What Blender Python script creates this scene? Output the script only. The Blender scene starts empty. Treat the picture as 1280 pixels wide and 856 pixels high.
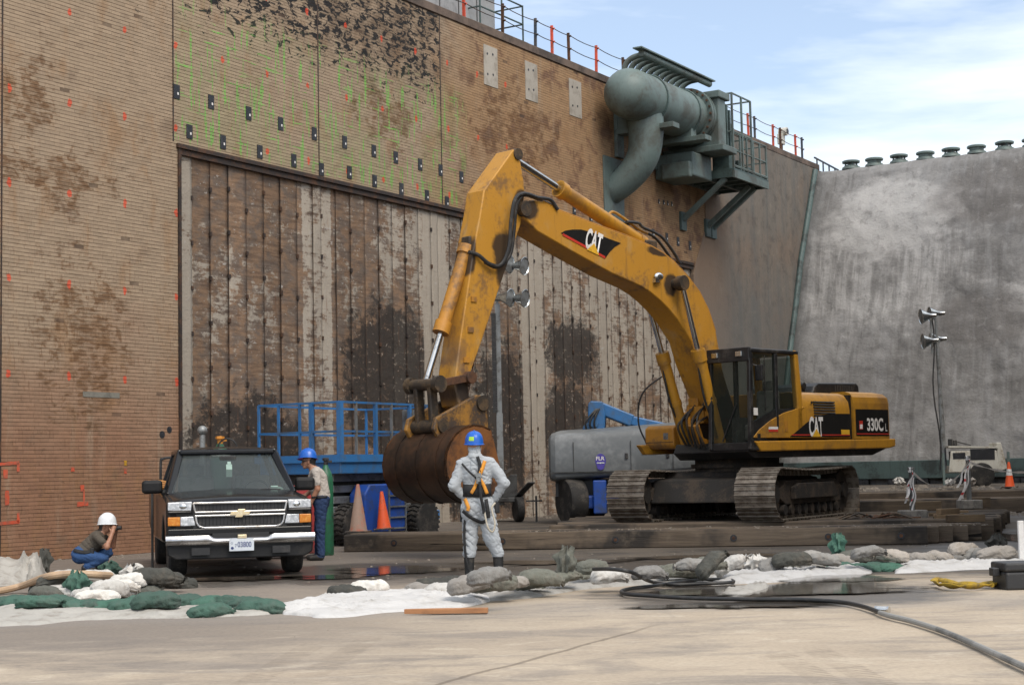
import bpy, bmesh, math, random
import numpy as np
from mathutils import Vector, Matrix, noise as mnoise
from mathutils.geometry import tessellate_polygon
random.seed(7)
scene = bpy.context.scene
COL = scene.collection
PI = math.pi
R = math.radians

# ------------------------------------------------------------------ camera
F_PX, CAM_H, PITCH, ROLL = 2000.0, 1.4, math.atan(162/2000.0), R(1.2)
cam = bpy.data.cameras.new('camera')
cam.sensor_width = 36.0
cam.lens = F_PX/1280*36
cam.clip_end = 3000
camo = bpy.data.objects.new('camera', cam)
COL.objects.link(camo)
camo.matrix_world = Matrix.Translation((0, 0, CAM_H)) @ Matrix.Rotation(PI/2+PITCH, 4, 'X') @ Matrix.Rotation(-ROLL, 4, 'Z')
scene.camera = camo

# ------------------------------------------------------------------ sky, sun, exposure
SUN = Vector((0.30, -0.52, 0.80)).normalized()
world = bpy.data.worlds.new('World')
scene.world = world
world.use_nodes = True
wn = world.node_tree.nodes; wl_ = world.node_tree.links
wn.clear()
wo = wn.new('ShaderNodeOutputWorld'); bg = wn.new('ShaderNodeBackground')
sky = wn.new('ShaderNodeTexSky'); sky.sky_type = 'NISHITA'; sky.sun_disc = False
sky.sun_elevation = math.asin(SUN.z); sky.sun_rotation = math.atan2(SUN.x, SUN.y)
sky.air_density = 1.0; sky.dust_density = 2.0; sky.ozone_density = 1.5
tc = wn.new('ShaderNodeTexCoord')
mp = wn.new('ShaderNodeMapping'); mp.inputs['Scale'].default_value = (1.0, 1.0, 4.2)
mp.inputs['Rotation'].default_value = (0, R(14), 0); mp.inputs['Location'].default_value = (0.52, 0.3, 0.14)
ns = wn.new('ShaderNodeTexNoise'); ns.inputs['Scale'].default_value = 1.75; ns.inputs['Detail'].default_value = 7
ns.inputs['Roughness'].default_value = 0.55; ns.inputs['Distortion'].default_value = 0.35
rp = wn.new('ShaderNodeValToRGB')
rp.color_ramp.elements[0].position = 0.42; rp.color_ramp.elements[0].color = (0.16, 0.16, 0.16, 1)
rp.color_ramp.elements[1].position = 0.60; rp.color_ramp.elements[1].color = (1, 1, 1, 1)
mx = wn.new('ShaderNodeMix'); mx.data_type = 'RGBA'
mx.inputs['B'].default_value = (6.6, 6.8, 6.9, 1)
bg.inputs['Strength'].default_value = 0.13
wl_.new(tc.outputs['Generated'], mp.inputs['Vector']); wl_.new(mp.outputs[0], ns.inputs['Vector'])
wl_.new(ns.outputs['Fac'], rp.inputs['Fac']); wl_.new(rp.outputs['Color'], mx.inputs['Factor'])
wl_.new(sky.outputs[0], mx.inputs['A']); wl_.new(mx.outputs['Result'], bg.inputs['Color'])
wl_.new(bg.outputs[0], wo.inputs['Surface'])
sl = bpy.data.lights.new('sun', 'SUN'); sl.energy = 1.5; sl.angle = R(30); sl.color = (1.0, 0.92, 0.80)
so = bpy.data.objects.new('sun', sl); COL.objects.link(so)
so.rotation_euler = SUN.to_track_quat('Z', 'Y').to_euler()
vs = scene.view_settings
vs.view_transform = 'Standard'; vs.look = 'None'; vs.gamma = 1.0; vs.use_curve_mapping = False
vs.exposure = 0.68
cy_ = scene.cycles
cy_.max_bounces = 5; cy_.diffuse_bounces = 2; cy_.glossy_bounces = 2; cy_.transmission_bounces = 2; cy_.transparent_max_bounces = 8
cy_.caustics_reflective = False; cy_.caustics_refractive = False

# ------------------------------------------------------------------ measuring helpers: turn a sight line into a place in the world
_fw = Vector((0, math.cos(PITCH), math.sin(PITCH))); _up = Vector((0, -math.sin(PITCH), math.cos(PITCH))); _r = Vector((1, 0, 0))
_R = math.cos(ROLL)*_r - math.sin(ROLL)*_up; _U = math.sin(ROLL)*_r + math.cos(ROLL)*_up
CAMP = Vector((0, 0, CAM_H))
def ray(x, y): return _fw + _R*((x-640)/F_PX) + _U*((428-y)/F_PX)
def at(x, y, d):
    v = ray(x, y); return CAMP + v*(d/v.y)
def gnd(x, y, z=0.0):
    v = ray(x, y); return CAMP + v*((z-CAM_H)/v.z)
def sstep(a, b, t):
    t = max(0, min(1, (t-a)/(b-a))); return t*t*(3-2*t)
def gz(x, y):   # ground level
    return 0.2*sstep(30.5, 37, y) + 0.5*sstep(41, 46.5, y)*sstep(5, 9, x)
# the long brick wall: a vertical plane, its own axes are u (along), y (into the wall) and z
_w = ray(1880, 566); WD = Vector((_w.x, _w.y, 0)).normalized(); WN = Vector((WD.y, -WD.x, 0)); W0 = gnd(168, 692)
WM = Matrix(((WD.x, -WN.x, 0, W0.x), (WD.y, -WN.y, 0, W0.y), (0, 0, 1, 0), (0, 0, 0, 1)))
def W(px, py, off=0.0):
    v = ray(px, py); P0 = W0 + WN*off
    P = CAMP + v*((P0-CAMP).dot(WN)/v.dot(WN)); q = P-W0
    return Vector((q.dot(WD), -off, P.z))

# ------------------------------------------------------------------ mesh helpers
class MB:
    def __init__(s): s.v = []; s.f = []; s.m = []; s.mi = 0
    def add(s, vs, fs):
        n = len(s.v); s.v += [tuple(v) for v in vs]
        for f in fs: s.f.append(tuple(i+n for i in f)); s.m.append(s.mi)
        return s
    def box(s, c, d, M=None):
        x, y, z = d[0]/2, d[1]/2, d[2]/2
        vs = [Vector((sx*x, sy*y, sz*z)) for sz in (-1, 1) for sy in (-1, 1) for sx in (-1, 1)]
        if M is not None: vs = [M @ v for v in vs]
        c = Vector(c); vs = [v+c for v in vs]
        return s.add(vs, [(0, 2, 3, 1), (4, 5, 7, 6), (0, 1, 5, 4), (2, 6, 7, 3), (0, 4, 6, 2), (1, 3, 7, 5)])
    def bb(s, a, b):
        return s.box([(a[i]+b[i])/2 for i in range(3)], [abs(b[i]-a[i]) for i in range(3)])
    def bar(s, a, b, w, h, up=(0, 0, 1)):
        a = Vector(a); b = Vector(b); d = b-a; L = d.length; d.normalize()
        u = Vector(up); r = d.cross(u)
        if r.length < 1e-4: r = d.cross(Vector((1, 0, 0)))
        r.normalize(); u = r.cross(d)
        M = Matrix((d, r, u)).transposed()
        return s.box((a+b)/2, (L, w, h), M)
    def tube(s, pts, r, n=10, caps=True, closed=False):
        pts = [Vector(p) for p in pts]; N = len(pts); rs = r if isinstance(r, (list, tuple)) else [r]*N
        nrm = None; rings = []
        for i, p in enumerate(pts):
            if closed: t = pts[(i+1) % N]-pts[i-1]
            else: t = pts[min(i+1, N-1)]-pts[max(i-1, 0)]
            t.normalize()
            if nrm is None:
                nrm = t.orthogonal().normalized()
            else:
                nrm = nrm - t*nrm.dot(t)
                nrm = nrm.normalized() if nrm.length > 1e-5 else t.orthogonal().normalized()
            bn = t.cross(nrm)
            rings.append([p + (nrm*math.cos(2*PI*k/n)+bn*math.sin(2*PI*k/n))*rs[i] for k in range(n)])
        vs = [v for rg in rings for v in rg]; fs = []
        for i in range(N if closed else N-1):
            j = (i+1) % N
            for k in range(n): fs.append((i*n+k, i*n+(k+1) % n, j*n+(k+1) % n, j*n+k))
        if caps and not closed:
            fs.append(tuple(range(n-1, -1, -1))); fs.append(tuple((N-1)*n+k for k in range(n)))
        return s.add(vs, fs)
    def cyl(s, a, b, r, n=20, r2=None): return s.tube([a, b], [r, r if r2 is None else r2], n)
    def lathe(s, prof, n=24, M=None):   # prof = [(radius, height)]
        vs = []; fs = []
        for r, h in prof:
            for k in range(n): vs.append(Vector((r*math.cos(2*PI*k/n), r*math.sin(2*PI*k/n), h)))
        for i in range(len(prof)-1):
            for k in range(n): fs.append((i*n+k, i*n+(k+1) % n, (i+1)*n+(k+1) % n, (i+1)*n+k))
        if prof[0][0] > 1e-4: fs.append(tuple(range(n-1, -1, -1)))
        if prof[-1][0] > 1e-4: fs.append(tuple((len(prof)-1)*n+k for k in range(n)))
        if M is not None: vs = [M @ v for v in vs]
        return s.add(vs, fs)
    def prism(s, poly, a, b, f):        # poly of 2D points; f(p, q, t) -> 3D with t = a or b
        n = len(poly)
        vs = [f(p[0], p[1], a) for p in poly] + [f(p[0], p[1], b) for p in poly]
        fs = [tuple(range(n)), tuple(range(2*n-1, n-1, -1))]
        for i in range(n): fs.append((i, i+n, (i+1) % n+n, (i+1) % n))
        return s.add(vs, fs)
    def grid(s, fn, nu, nv):
        vs = [fn(i/nu, j/nv) for j in range(nv+1) for i in range(nu+1)]
        fs = [(j*(nu+1)+i, j*(nu+1)+i+1, (j+1)*(nu+1)+i+1, (j+1)*(nu+1)+i) for j in range(nv) for i in range(nu)]
        return s.add(vs, fs)
    def sphere(s, c, r, nu=20, nv=12, sc=(1, 1, 1)):
        c = Vector(c); vs = []; fs = []
        for j in range(nv+1):
            t = PI*j/nv
            for k in range(nu):
                vs.append(c+Vector((r*sc[0]*math.sin(t)*math.cos(2*PI*k/nu), r*sc[1]*math.sin(t)*math.sin(2*PI*k/nu), r*sc[2]*math.cos(t))))
        for j in range(nv):
            for k in range(nu):
                fs.append((j*nu+k, (j+1)*nu+k, (j+1)*nu+(k+1) % nu, j*nu+(k+1) % nu))
        return s.add(vs, fs)

def mesh_of(name, mb, mats, smooth=35, fixn=True):
    me = bpy.data.meshes.new(name)
    me.from_pydata(mb.v, [], mb.f); me.update()
    if fixn:
        bm = bmesh.new(); bm.from_mesh(me)
        bmesh.ops.recalc_face_normals(bm, faces=bm.faces); bm.to_mesh(me); bm.free()
    for m in (mats if isinstance(mats, (list, tuple)) else [mats]): me.materials.append(m)
    if any(mb.m): me.polygons.foreach_set('material_index', mb.m)
    if smooth:
        me.polygons.foreach_set('use_smooth', [True]*len(me.polygons))
        me.set_sharp_from_angle(angle=R(smooth))
    return me
def obj(name, mb, mat, parent=None, smooth=35, bevel=0, seg=2, fixn=True):
    me = mb if isinstance(mb, bpy.types.Mesh) else mesh_of(name, mb, mat, smooth, fixn)
    o = bpy.data.objects.new(name, me); COL.objects.link(o)
    if parent is not None: o.parent = parent
    if bevel:
        b = o.modifiers.new('bevel', 'BEVEL'); b.width = bevel; b.segments = seg; b.limit_method = 'ANGLE'; b.angle_limit = R(35)
        b.harden_normals = False
    return o
def tag(o, label, cat, group=None):
    o['label'] = label; o['category'] = cat
    if group: o['group'] = group
    return o
def thing(name, label, cat, loc=(0, 0, 0), rotz=0, group=None, M=None):
    o = bpy.data.objects.new(name, None); COL.objects.link(o); o.empty_display_size = 0.2
    if M is not None: o.matrix_world = M
    else: o.location = loc; o.rotation_euler = (0, 0, rotz)
    return tag(o, label, cat, group)
def catmull(pts, per=8):
    pts = [Vector(p) for p in pts]; P = [pts[0]*2-pts[1]]+pts+[pts[-1]*2-pts[-2]]; out = []
    for i in range(1, len(P)-2):
        for k in range(per):
            t = k/per
            out.append(0.5*((2*P[i])+(P[i+1]-P[i-1])*t+(2*P[i-1]-5*P[i]+4*P[i+1]-P[i+2])*t*t+(3*P[i]-P[i-1]-3*P[i+1]+P[i+2])*t**3))
    out.append(pts[-1]); return out
def text_mesh(name, body, w, h, org, right, up, mat, bold=0.02, parent=None, shear=0):
    cu = bpy.data.curves.new(name, 'FONT'); cu.body = body; cu.size = 1; cu.offset = bold; cu.extrude = 0.0; cu.shear = shear
    o = bpy.data.objects.new(name, cu); COL.objects.link(o)
    dg = bpy.context.evaluated_depsgraph_get(); me = bpy.data.meshes.new_from_object(o.evaluated_get(dg))
    bpy.data.objects.remove(o); bpy.data.curves.remove(cu)
    xs = [v.co.x for v in me.vertices]; ys = [v.co.y for v in me.vertices]
    x0, x1, y0, y1 = min(xs), max(xs), min(ys), max(ys)
    org, right, up = Vector(org), Vector(right).normalized(), Vector(up).normalized()
    for v in me.vertices:
        v.co = org + right*((v.co.x-x0)/(x1-x0)*w) + up*((v.co.y-y0)/(y1-y0)*h)
    me.materials.clear(); me.materials.append(mat); me.name = name
    o = bpy.data.objects.new(name, me); COL.objects.link(o)
    if parent is not None: o.parent = parent
    return o

# ------------------------------------------------------------------ materials
class NT:
    def __init__(s, name):
        s.mat = bpy.data.materials.new(name); s.mat.use_nodes = True
        s.t = s.mat.node_tree; s.b = s.t.nodes['Principled BSDF']; s.out = s.t.nodes['Material Output']
    def n(s, typ, **kw):
        nd = s.t.nodes.new(typ)
        for k, v in kw.items(): setattr(nd, k, v)
        return nd
    def put(s, sock, val):
        if isinstance(val, bpy.types.NodeSocket): s.t.links.new(val, sock)
        elif isinstance(val, (tuple, list)) and sock.type == 'RGBA' and len(val) == 3: sock.default_value = (*val, 1)
        else: sock.default_value = val
    def math(s, op, a, b=0.0, c=None, clamp=False):
        nd = s.n('ShaderNodeMath', operation=op, use_clamp=clamp); s.put(nd.inputs[0], a); s.put(nd.inputs[1], b)
        if c is not None: s.put(nd.inputs[2], c)
        return nd.outputs[0]
    def mix(s, f, a, b, mode='MIX'):
        nd = s.n('ShaderNodeMix', data_type='RGBA', blend_type=mode)
        s.put(nd.inputs['Factor'], f); s.put(nd.inputs['A'], a); s.put(nd.inputs['B'], b); return nd.outputs['Result']
    def coords(s, ob=None, sock='Object'):
        nd = s.n('ShaderNodeTexCoord')
        if ob is not None: nd.object = ob
        return nd.outputs[sock]
    def pos(s): return s.n('ShaderNodeNewGeometry').outputs['Position']
    def scale(s, v, sc, loc=(0, 0, 0)):
        nd = s.n('ShaderNodeMapping'); s.put(nd.inputs['Vector'], v); nd.inputs['Scale'].default_value = sc; nd.inputs['Location'].default_value = loc
        return nd.outputs[0]
    def sep(s, v):
        nd = s.n('ShaderNodeSeparateXYZ'); s.put(nd.inputs[0], v); return nd.outputs
    def noise(s, v, sc, det=4, rough=0.55, dist=0.0):
        nd = s.n('ShaderNodeTexNoise'); s.put(nd.inputs['Vector'], v); nd.inputs['Scale'].default_value = sc
        nd.inputs['Detail'].default_value = det; nd.inputs['Roughness'].default_value = rough; nd.inputs['Distortion'].default_value = dist
        return nd.outputs['Fac']
    def step(s, x, a, b, lo=0.0, hi=1.0):
        nd = s.n('ShaderNodeMapRange', interpolation_type='SMOOTHSTEP'); s.put(nd.inputs['Value'], x)
        s.put(nd.inputs['From Min'], a); s.put(nd.inputs['From Max'], b); s.put(nd.inputs['To Min'], lo); s.put(nd.inputs['To Max'], hi)
        return nd.outputs[0]
    def blob(s, u, z, u0, z0, ru, rz, nz=None, amp=0.6):
        a = s.math('POWER', s.math('ABSOLUTE', s.math('DIVIDE', s.math('SUBTRACT', u, u0), ru)), 2)
        b = s.math('POWER', s.math('ABSOLUTE', s.math('DIVIDE', s.math('SUBTRACT', z, z0), rz)), 2)
        d = s.math('SQRT', s.math('ADD', a, b))
        if nz is not None: d = s.math('ADD', d, s.math('MULTIPLY', s.math('SUBTRACT', nz, 0.5), amp*2))
        return s.step(d, 1.15, 0.8)
    def bump(s, h, strength=0.4, dist=0.02, prev=None):
        nd = s.n('ShaderNodeBump'); nd.inputs['Strength'].default_value = strength; nd.inputs['Distance'].default_value = dist
        s.put(nd.inputs['Height'], h)
        if prev is not None: s.put(nd.inputs['Normal'], prev)
        return nd.outputs[0]
    def done(s, col=None, rough=None, metal=None, normal=None, spec=None):
        if col is not None: s.put(s.b.inputs['Base Color'], col)
        if rough is not None: s.put(s.b.inputs['Roughness'], rough)
        if metal is not None: s.put(s.b.inputs['Metallic'], metal)
        if normal is not None: s.put(s.b.inputs['Normal'], normal)
        if spec is not None: s.put(s.b.inputs['Specular IOR Level'], spec)
        return s.mat

def pm(name, base, dirt=None, amt=0.5, scale=3.0, rough=0.6, metal=0.0, bump=0.15, bdist=0.01, bscale=None, stretch=(1, 1, 1), rnd=0.12, spec=0.5, streak=0, coat=0):
    """painted or worn surface: base colour, uneven patches of a second colour, fine grain, a little per-object variation"""
    t = NT(name); v = t.scale(t.coords(), stretch)
    n1 = t.noise(v, scale, 4, 0.62, 0.3); n2 = t.noise(v, scale*9, 2, 0.6)
    dirt = dirt or tuple(c*0.55 for c in base)
    f = t.step(t.math('ADD', n1, t.math('MULTIPLY', t.math('SUBTRACT', n2, 0.5), 0.35)), 0.62-amt*0.35, 0.80-amt*0.2)
    if streak:
        vv = t.scale(t.coords(), (14, 14, 0.8)); f = t.math('MAXIMUM', f, t.math('MULTIPLY', t.step(t.noise(vv, 1.0, 4), 0.52, 0.72), streak))
    c = t.mix(f, base, dirt)
    oi = t.n('ShaderNodeObjectInfo').outputs['Random']
    k = t.math('ADD', t.math('MULTIPLY', oi, rnd*2), 1-rnd)
    k = t.math('MULTIPLY', k, t.math('ADD', t.math('MULTIPLY', n2, 0.3), 0.85))
    hs = t.n('ShaderNodeHueSaturation'); t.put(hs.inputs['Color'], c); t.put(hs.inputs['Value'], k)
    rr = t.math('ADD', rough, t.math('MULTIPLY', t.math('SUBTRACT', n1, 0.5), 0.25), clamp=True)
    nb = t.noise(v, bscale or scale*6, 3, 0.6) if bump else None
    m = t.done(hs.outputs[0], rr, metal, t.bump(nb, bump, bdist) if bump else None, spec)
    if coat: t.b.inputs['Coat Weight'].default_value = coat; t.b.inputs['Coat Roughness'].default_value = 0.12
    return m
def glass(name, tint=(0.02, 0.025, 0.025), clear=0.5, rough=0.03):
    t = NT(name); nt = t.t
    tr = t.n('ShaderNodeBsdfTransparent'); tr.inputs[0].default_value = (0.75, 0.8, 0.78, 1)
    t.b.inputs['Base Color'].default_value = (*tint, 1); t.b.inputs['Roughness'].default_value = rough
    m = t.n('ShaderNodeMixShader'); m.inputs[0].default_value = clear
    nt.links.new(t.b.outputs[0], m.inputs[1]); nt.links.new(tr.outputs[0], m.inputs[2]); nt.links.new(m.outputs[0], t.out.inputs[0])
    return t.mat
M = {}
M['yellow'] = pm('machine_yellow_paint', (0.46, 0.222, 0.020), (0.27, 0.135, 0.03), 0.55, 1.8, 0.45, bump=0.06, rnd=0.03, streak=0.5)
M['yellow_worn'] = pm('worn_yellow_paint', (0.45, 0.20, 0.022), (0.17, 0.09, 0.035), 0.45, 1.5, 0.55, bump=0.1, rnd=0.03, streak=0.35)
M['black_paint'] = pm('black_machine_paint', (0.012, 0.012, 0.013), (0.05, 0.045, 0.04), 0.4, 3, 0.45, bump=0.05)
M['decal_black'] = pm('decal_black', (0.010, 0.0095, 0.009), (0.02, 0.018, 0.016), 0.3, 4, 0.6, bump=0, spec=0.2)
M['decal_white'] = pm('decal_white', (0.75, 0.73, 0.70), (0.5, 0.47, 0.43), 0.3, 6, 0.5, bump=0, rnd=0)
M['decal_red'] = pm('decal_red', (0.50, 0.035, 0.02), None, 0.2, 5, 0.5, bump=0, rnd=0)
M['decal_yellow'] = pm('decal_yellow', (0.75, 0.42, 0.03), None, 0.2, 5, 0.5, bump=0, rnd=0)
M['chrome'] = pm('chrome_rod', (0.62, 0.62, 0.60), (0.3, 0.29, 0.27), 0.3, 3, 0.18, 1.0, bump=0.02)
def stick_material(name, blobs, low):
    t = NT(name); p = t.coords(); x, y, z = t.sep(p)
    n1 = t.noise(p, 1.6, 4, 0.62, 0.3); n2 = t.noise(p, 13, 3, 0.6); n3 = t.noise(t.scale(p, (9, 9, 0.9)), 1.0, 4)
    c = t.mix(t.step(t.math('ADD', n1, t.math('MULTIPLY', t.math('SUBTRACT', n2, 0.5), 0.4)), 0.50, 0.72), (0.45, 0.215, 0.022), (0.21, 0.11, 0.035))
    c = t.mix(t.step(n3, 0.56, 0.74, 0, 0.4), c, (0.12, 0.065, 0.03))
    c = t.mix(t.math('MULTIPLY', t.step(z, low+0.7, low-0.7), t.step(n1, 0.40, 0.56)), c, (0.15, 0.085, 0.045))
    n4 = t.noise(p, 34, 3, 0.7); c = t.mix(t.step(n4, 0.62, 0.70, 0, 0.55), c, (0.10, 0.055, 0.025))
    n5 = t.noise(t.scale(p, (3, 3, 1.5)), 1.0, 4, 0.6); c = t.mix(t.step(n5, 0.52, 0.72, 0, 0.35), c, (0.42, 0.30, 0.15))
    g = None
    for q in blobs:
        b = t.blob(x, z, *q, n1, 0.7); g = b if g is None else t.math('MAXIMUM', g, b)
    c = t.mix(t.math('MULTIPLY', g, 0.92), c, (0.018, 0.014, 0.012))
    return t.done(c, t.math('ADD', 0.42, t.math('MULTIPLY', n1, 0.25)), 0, t.bump(n2, 0.1, 0.01))
M['stick'] = stick_material('greasy_yellow_stick', ((6.70, 4.72, 0.30, 0.52), (7.55, 4.9, 0.12, 0.5), (6.25, 5.75, 0.2, 0.25), (7.7, 2.4, 0.3, 0.25)), 3.2)
M['boom'] = stick_material('boom_yellow', ((6.15, 5.65, 0.22, 0.20), (2.30, 4.55, 0.20, 0.22), (0.6, 2.0, 0.5, 0.5), (2.6, 5.2, 0.35, 0.10)), 2.4)
M['yellow_dirty'] = pm('dirt_caked_yellow', (0.30, 0.145, 0.025), (0.05, 0.034, 0.024), 0.8, 3.0, 0.6, bump=0.2)
M['greasy'] = pm('greasy_dark_steel', (0.035, 0.028, 0.022), (0.10, 0.065, 0.035), 0.6, 4, 0.6, 0.2, bump=0.3)
M['track'] = pm('worn_track_steel', (0.23, 0.20, 0.165), (0.10, 0.078, 0.058), 0.75, 5, 0.55, 0.4, bump=0.25, rnd=0.25)
M['frame'] = pm('muddy_track_frame', (0.015, 0.013, 0.011), (0.055, 0.040, 0.028), 0.6, 3, 0.8, 0.0, bump=0.3)
M['bucket'] = pm('rusty_bucket_steel', (0.060, 0.030, 0.016), (0.020, 0.012, 0.008), 0.75, 1.4, 0.45, 0.3, bump=0.25, streak=0.5)
M['bucket_side'] = pm('rust_orange_steel', (0.19, 0.075, 0.022), (0.05, 0.025, 0.014), 0.7, 1.5, 0.6, 0.15, bump=0.2)
M['rubber'] = pm('tyre_rubber', (0.017, 0.016, 0.015), (0.06, 0.052, 0.044), 0.5, 4, 0.85, bump=0.2)
M['hose'] = pm('black_hose', (0.018, 0.018, 0.018), (0.05, 0.045, 0.04), 0.4, 8, 0.5, bump=0.05)
M['glass_cab'] = glass('cab_glass', (0.03, 0.04, 0.036), 0.68)
M['glass_car'] = glass('windscreen_glass', (0.09, 0.105, 0.105), 0.52, 0.02)
M['interior'] = pm('dark_interior', (0.03, 0.03, 0.03), (0.06, 0.06, 0.055), 0.4, 5, 0.8, bump=0.1)
M['seat'] = pm('grey_seat_cloth', (0.22, 0.20, 0.18), None, 0.4, 6, 0.9, bump=0.1)
M['blue'] = pm('lift_blue_paint', (0.030, 0.150, 0.37), (0.06, 0.11, 0.19), 0.55, 2.5, 0.45, bump=0.05, streak=0.3)
M['blue_dark'] = pm('lift_blue_panel', (0.012, 0.06, 0.30), (0.03, 0.05, 0.12), 0.5, 2.5, 0.5, bump=0.05)
M['lift_grey'] = pm('lift_grey_cover', (0.125, 0.135, 0.14), (0.19, 0.20, 0.205), 0.5, 0.9, 0.42, bump=0.02, rnd=0.02)
M['steel_grey'] = pm('galvanised_steel', (0.24, 0.25, 0.25), (0.12, 0.115, 0.105), 0.5, 4, 0.5, 0.5, bump=0.1)
M['steel_dark'] = pm('dark_scissor_steel', (0.06, 0.06, 0.058), (0.025, 0.022, 0.02), 0.5, 3, 0.6, 0.3, bump=0.1)
M['teal'] = pm('grey_green_paint', (0.115, 0.155, 0.145), (0.075, 0.082, 0.070), 0.6, 1.2, 0.55, 0.0, bump=0.08, streak=0.4)
M['teal_dark'] = pm('dark_grey_green_paint', (0.068, 0.105, 0.10), (0.03, 0.04, 0.038), 0.5, 1.5, 0.6, bump=0.08, streak=0.4)
M['rust'] = pm('rusty_steel', (0.11, 0.048, 0.022), (0.05, 0.026, 0.016), 0.7, 5, 0.8, 0.1, bump=0.3)
M['dark_steel'] = pm('dark_weathered_steel', (0.03, 0.022, 0.018), (0.09, 0.042, 0.02), 0.55, 3, 0.7, 0.1, bump=0.25)
M['orange_post'] = pm('orange_red_post_paint', (0.62, 0.075, 0.03), (0.32, 0.09, 0.05), 0.5, 4, 0.6, bump=0.05)
M['blue_post'] = pm('dark_blue_post_paint', (0.03, 0.05, 0.075), (0.1, 0.08, 0.07), 0.5, 4, 0.6, bump=0.05)
M['white_paint'] = pm('dirty_white_paint', (0.55, 0.53, 0.46), (0.26, 0.20, 0.14), 0.4, 2.0, 0.5, bump=0.05, streak=0.35)
M['reflector'] = pm('aluminium_reflector', (0.6, 0.62, 0.62), (0.35, 0.36, 0.36), 0.4, 6, 0.25, 1.0, bump=0.05)
M['concrete_block'] = pm('concrete_block', (0.22, 0.205, 0.18), (0.12, 0.11, 0.10), 0.5, 6, 0.9, bump=0.4)
M['cone_orange'] = pm('cone_orange_plastic', (0.78, 0.10, 0.02), (0.4, 0.10, 0.04), 0.35, 6, 0.55, bump=0.03)
M['cone_dusty'] = pm('dusty_faded_cone_plastic', (0.34, 0.235, 0.18), (0.45, 0.13, 0.08), 0.5, 2.5, 0.75, bump=0.05)
M['cone_base'] = pm('cone_base_rubber', (0.05, 0.045, 0.04), (0.2, 0.12, 0.08), 0.5, 6, 0.8, bump=0.1)
M['gas_green'] = pm('gas_cylinder_green', (0.02, 0.13, 0.065), (0.03, 0.06, 0.04), 0.5, 4, 0.45, bump=0.03)
M['red'] = pm('red_tool_box_paint', (0.38, 0.045, 0.045), (0.18, 0.05, 0.045), 0.5, 4, 0.5, bump=0.03)
M['yellow_strap'] = pm('yellow_webbing', (0.42, 0.27, 0.02), (0.20, 0.14, 0.04), 0.5, 12, 0.8, bump=0.2)
M['tape'] = pm('white_barrier_tape', (0.72, 0.70, 0.68), (0.5, 0.48, 0.46), 0.4, 6, 0.5, bump=0.1)
M['tape_red'] = pm('red_barrier_tape', (0.52, 0.06, 0.06), None, 0.4, 6, 0.5, bump=0.1)
def fabric(name, base, dirt, amt=0.5, bs=0.55):
    t = NT(name); v = t.coords()
    n1 = t.noise(v, 5, 5, 0.6); n2 = t.noise(v, 60, 2, 0.5); n3 = t.noise(t.scale(v, (1, 2.2, 1)), 11, 3, 0.55, 0.8)
    oi = t.n('ShaderNodeObjectInfo').outputs['Random']
    c = t.mix(t.step(n1, 0.62-amt*0.35, 0.85-amt*0.15), base, dirt)
    hs = t.n('ShaderNodeHueSaturation'); t.put(hs.inputs['Color'], c)
    t.put(hs.inputs['Value'], t.math('ADD', t.math('MULTIPLY', oi, 0.4), 0.8)); t.put(hs.inputs['Saturation'], t.math('ADD', t.math('MULTIPLY', oi, 0.3), 0.85))
    b2 = t.bump(t.math('ADD', n3, t.math('MULTIPLY', n2, 0.12)), bs, 0.03)
    return t.done(hs.outputs[0], 0.9, 0, b2, 0.25)
M['bag_grey'] = fabric('grey_sandbag_cloth', (0.26, 0.25, 0.232), (0.19, 0.172, 0.15))
M['bag_olive'] = fabric('olive_sandbag_cloth', (0.135, 0.137, 0.115), (0.17, 0.155, 0.13))
M['bag_dark'] = fabric('dark_wet_sandbag_cloth', (0.062, 0.062, 0.055), (0.10, 0.09, 0.075))
M['bag_white'] = fabric('white_sandbag_cloth', (0.56, 0.54, 0.50), (0.36, 0.32, 0.28), 0.45)
M['bag_tan'] = fabric('tan_sandbag_cloth', (0.34, 0.31, 0.275), (0.25, 0.22, 0.185))
M['bag_green'] = fabric('green_sandbag_cloth', (0.062, 0.122, 0.094), (0.09, 0.12, 0.10))
M['tarp'] = fabric('white_sheet', (0.50, 0.49, 0.475), (0.36, 0.34, 0.31), 0.4)
M['tarp_dirty'] = fabric('dirty_grey_sheet', (0.36, 0.345, 0.315), (0.22, 0.20, 0.175), 0.5)
M['coverall'] = fabric('white_coverall', (0.45, 0.48, 0.505), (0.40, 0.425, 0.445), 0.35, 0.16)
M['jeans'] = fabric('blue_denim', (0.03, 0.048, 0.10), (0.038, 0.055, 0.105), 0.4, 0.15)
M['jeans_light'] = fabric('mid_blue_denim', (0.035, 0.085, 0.21), (0.04, 0.085, 0.19), 0.4, 0.15)
M['shirt_grey'] = fabric('light_grey_shirt', (0.38, 0.345, 0.31), (0.34, 0.31, 0.28), 0.3, 0.15)
M['shirt_brown'] = fabric('grey_brown_shirt', (0.10, 0.085, 0.068), (0.09, 0.076, 0.062), 0.3, 0.15)
M['skin'] = pm('skin', (0.40, 0.20, 0.125), (0.33, 0.15, 0.09), 0.4, 8, 0.55, bump=0.05, rnd=0)
M['hair'] = pm('dark_hair', (0.018, 0.012, 0.009), None, 0.4, 20, 0.6, bump=0.3)
M['boot'] = pm('black_boot_rubber', (0.018, 0.018, 0.018), (0.06, 0.05, 0.04), 0.4, 8, 0.6, bump=0.1)
M['helmet_blue'] = pm('blue_helmet_plastic', (0.012, 0.11, 0.48), (0.012, 0.09, 0.40), 0.3, 6, 0.3, bump=0, rnd=0)
M['helmet_white'] = pm('white_helmet_plastic', (0.72, 0.74, 0.76), (0.6, 0.61, 0.62), 0.3, 6, 0.3, bump=0, rnd=0)
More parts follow.
